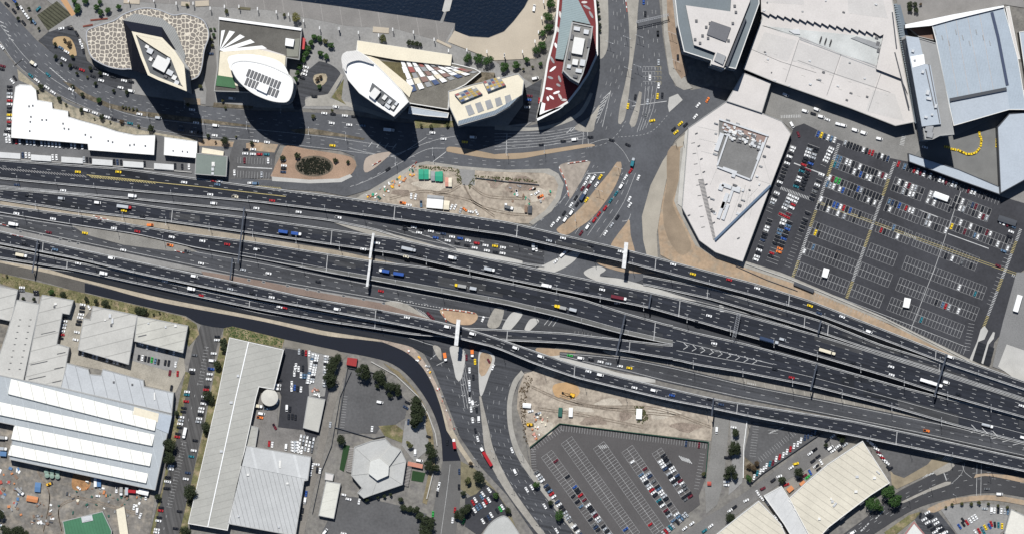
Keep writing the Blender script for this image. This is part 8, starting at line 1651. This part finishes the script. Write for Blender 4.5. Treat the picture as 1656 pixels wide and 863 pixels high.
# red and white plastic barriers
bz = 0
def barrier_line(pts, place, step=3.2, z=None):
    d_ = 0; out = []
    for a, b_ in zip(pts, pts[1:]):
        L_ = math.hypot(b_[0] - a[0], b_[1] - a[1]); n = max(1, int(L_ / step))
        for i in range(n): f = (i + .5) / n; out.append((a[0] + (b_[0] - a[0]) * f, a[1] + (b_[1] - a[1]) * f, math.atan2(-(b_[1] - a[1]), b_[0] - a[0])))
    for i, (x, y, an) in enumerate(sorted(out)):
        l = locate(x, y); zz = z if z is not None else (l[1] + .03 if l else .4)
        p = P(x, y, zz); mb = MB(); mb.box((p[0], p[1], zz), (1.5, .6, .35), an); mb.box((p[0], p[1], zz + .35), (1.5, .3, .6), an)
        tag(mb.build('plastic_barrier', colr['red'] if i % 3 else colr['white']), '%s plastic barrier from the west along %s' % (ORD[i], place), 'barrier', 'plastic barriers along ' + place)
barrier_line([(150, 349), (162, 352), (176, 356)], 'the sandy median in the west'); barrier_line([(154, 352), (168, 357)], 'the lower side of the sandy median')
barrier_line([(0, 362), (14, 366)], 'the western shoulder'); barrier_line([(16, 379), (38, 383)], 'the southern inner ramp'); barrier_line([(282, 405), (298, 409)], 'the grey rubble median')
barrier_line([(918, 265), (950, 260)], 'the north edge of the gravel island', z=.8); barrier_line([(904, 270), (914, 292), (920, 318)], 'the west edge of the gravel island', z=.8)
barrier_line([(713, 499), (742, 502), (768, 506)], 'the north edge of the works island', z=.48); barrier_line([(715, 503), (722, 520)], 'the west edge of the works island', z=.48)
barrier_line([(592, 316), (606, 318)], 'the depot corner', 2.2, z=.7); barrier_line([(664, 272), (674, 262)], 'the depot gate', 2.2, z=.78); barrier_line([(602, 268), (616, 260)], 'the traffic island by the loop road', 2.4, z=.8)
barrier_line([(1012, 0), (1014, 20)], 'the avenue island', 3, z=.8); barrier_line([(690, 600), (712, 640), (738, 700)], 'the roadside works strip', 16, z=.46)
# concrete blocks on the shoulder
cbk = sorted([(130, 58), (260, 78), (383, 108), (440, 120), (495, 133)]); pts = [(x / 3.924, 360 + y / 3.924) for x, y in cbk] + [(400 + x / 3.924, 430 + y / 3.924) for x, y in ((10, 88), (103, 100), (255, 125), (380, 147), (453, 160), (610, 188), (737, 210), (865, 235))]
for i, (x, y) in enumerate(pts):
    p = P(x, y, .6); t = thing('drain_pit', '%s dark drain pit from the west on the shoulder of the lower road' % ORD[i], 'drain pit', (p[0], p[1], .5), 'drain pits on the shoulder')
    mb = MB(); mb.box((p[0], p[1], .45), (2.6, 1.9, .25), R(-13)); mb.build('rim', conc_l, t)
    mb = MB(); mb.box((p[0], p[1], .7), (2.2, 1.4, .06), R(-13)); mb.build('grate', wall_d, t)
# fences and walls
def fence(label, pts, z, h, m, w_=.18, cat='fence', posts=True):
    q0 = P(*pts[0], z); t = thing('fence' if cat == 'fence' else 'retaining_wall', label, cat, (q0[0], q0[1], z))
    mb = MB()
    for a, b_ in zip(pts, pts[1:]): mb.bar(P(*a, z + h), P(*b_, z + h), w_, h)
    mb.build('panel', m, t)
    if posts:
        mb = MB(); k = 0
        for a, b_ in zip(pts, pts[1:]):
            n = max(1, int(math.hypot(b_[0] - a[0], b_[1] - a[1]) / 8))
            for i in range(n):
                if k >= 40: break
                k += 1; f = i / n; pp = P(a[0] + (b_[0] - a[0]) * f, a[1] + (b_[1] - a[1]) * f, z); mb = MB(); mb.box((pp[0], pp[1], z - .1), (.22, .22, h + .3)); mb.build('post', m, t)
    return t
gf = plain('green_shade_cloth', (0.02, 0.07, 0.045), 0.9)
fence('dark green shade cloth fence between the southern worksite and car park', [(857, 723), (905, 684), (1146, 714), (1141, 770)], .4, 2.0, gf, .5)
fence('wire fence along the curve west of the southern worksite', [(836, 625), (842, 665), (850, 712), (858, 760)], .4, 1.8, steel_d, .12)
fence('long white wall beside the dusty side lane', [(1208, 680), (1203, 720), (1202, 772)], .3, 1.2, white_c, .5, 'wall', False)
fence('dark hedge like fence south of the painted lot', [(1332, 697), (1233, 765), (1216, 780)], .4, 1.6, wall_d, .4)
fence('dark fence south of the northern worksite edge road', [(770, 288), (820, 294), (872, 299)], .7, 1.5, steel_d, .4)
fence('grey fence along the northern edge of the walled car park', [(545, 700), (562, 594), (610, 603)], .3, 1.8, steel_d, .15)
fence('curved white wall along the dark road verge', [(600, 584), (640, 606), (676, 640), (692, 668), (704, 700), (707, 720)], .36, 1.0, conc_l, .7, 'wall', False)
fence('pale wall beside the southern street verge', [(700, 765), (690, 806)], .36, 1.2, conc_l, .8, 'wall', False)
fence('low wall along the north side of the northern carriageway', [(0, 257), (100, 263), (200, 270), (310, 279)], .66, 1.2, conc_l, .6, 'wall', False)
fence('low white wall between the eastern car park and the path', [(1206, 426), (1280, 452), (1320, 468), (1430, 514), (1568, 584)], .8, .9, conc_l, .5, 'wall', False)
fence('dark retaining wall above the northern flyover', [(1190, 430), (1240, 452), (1290, 470)], .8, 1.0, steel_d, .3, 'wall', False)
fence('fence of the polygonal hall garden', [(541, 690), (604, 708), (622, 704)], .4, 1.6, steel_d, .25)
fence('boundary fence along the dusty lane', [(568, 600), (550, 640), (536, 720), (520, 760), (505, 830)], .3, 1.8, steel_d, .2)
# quay furniture
for i, (x, y, w_, l, a) in enumerate(((213, 2, 26, 9, 3), (327, 6, 22, 9, -3), (616, 49, 26, 9, 5), (718, 71, 26, 4, 25), (395, 14, 20, 4, 5), (300, 7, 14, 7, 5))):
    p = P(x, y, .6); mb = MB(); mb.box((p[0], p[1], .58), (w_ * S, l * S, .6), R(-a)); mb.box((p[0], p[1], 1.18), (w_ * S - .6, l * S - .6, .05), R(-a))
    tag(mb.build('raised_platform', beach if i != 4 else mat('planter_earth', (0.12, 0.11, 0.07), 0.95)), '%s beige timber platform from the west on the quay' % ORD[[0, 2, 4, 5, 3, 1][i]], 'platform', 'raised platforms on the quay')
for i, (a, b_) in enumerate((((146, 33), (174, 30)), ((134, 43), (150, 40)))):
    mb = MB(); mb.bar(P(*a, 1.4), P(*b_, 1.4), 1.2, .8); mb.bar(P(a[0] + .5, a[1] - .6, 1.8), P(b_[0] - .5, b_[1] - .6, 1.8), .3, 1.0)
    tag(mb.build('bench', plain('red_brown_bench', (0.22, 0.06, 0.04), 0.7)), ('longer' if i == 0 else 'shorter') + ' red bench on the paving north of the podium', 'bench')
# floating jetty
t = thing('jetty', 'narrow pale floating jetty leading out over the harbour water', 'jetty', P(722, 10, .1))
mb = MB(); mb.prism(W([(722, -10), (734, -10), (727, 18), (718, 20), (715, 18)], .9), 0, .9, bottom=True); mb.build('pontoon', conc_l, t)
mb = MB(); mb.prism(W([(718, 20), (722, 20), (716, 38), (711, 37)], .8), .3, .8, bottom=True); mb.build('gangway', conc_d, t)
# white rings of the crossing pylons
for i, (x, y) in enumerate(((1105, 230), (1093, 232))):
    t = thing('sculpture', ('western' if i else 'eastern') + ' slim dark roadside pole by the sandy reserve', 'pole', P(x, y, .7), 'dark roadside poles'); mb = MB(); p = P(x, y, .7); mb.cyl((p[0], p[1], .6), .25, .15, 9, 6); mb.build('pole', steel_d, t); t.name = 'roadside_pole'
for mb_, nm_, mm_ in ((PM, 'road_marking', white_p), (PY, 'yellow_road_marking', yel_p), (PF, 'faded_road_marking', faint_p)):
    if mb_.v: tag(mb_.build(nm_, mm_), kind='structure')
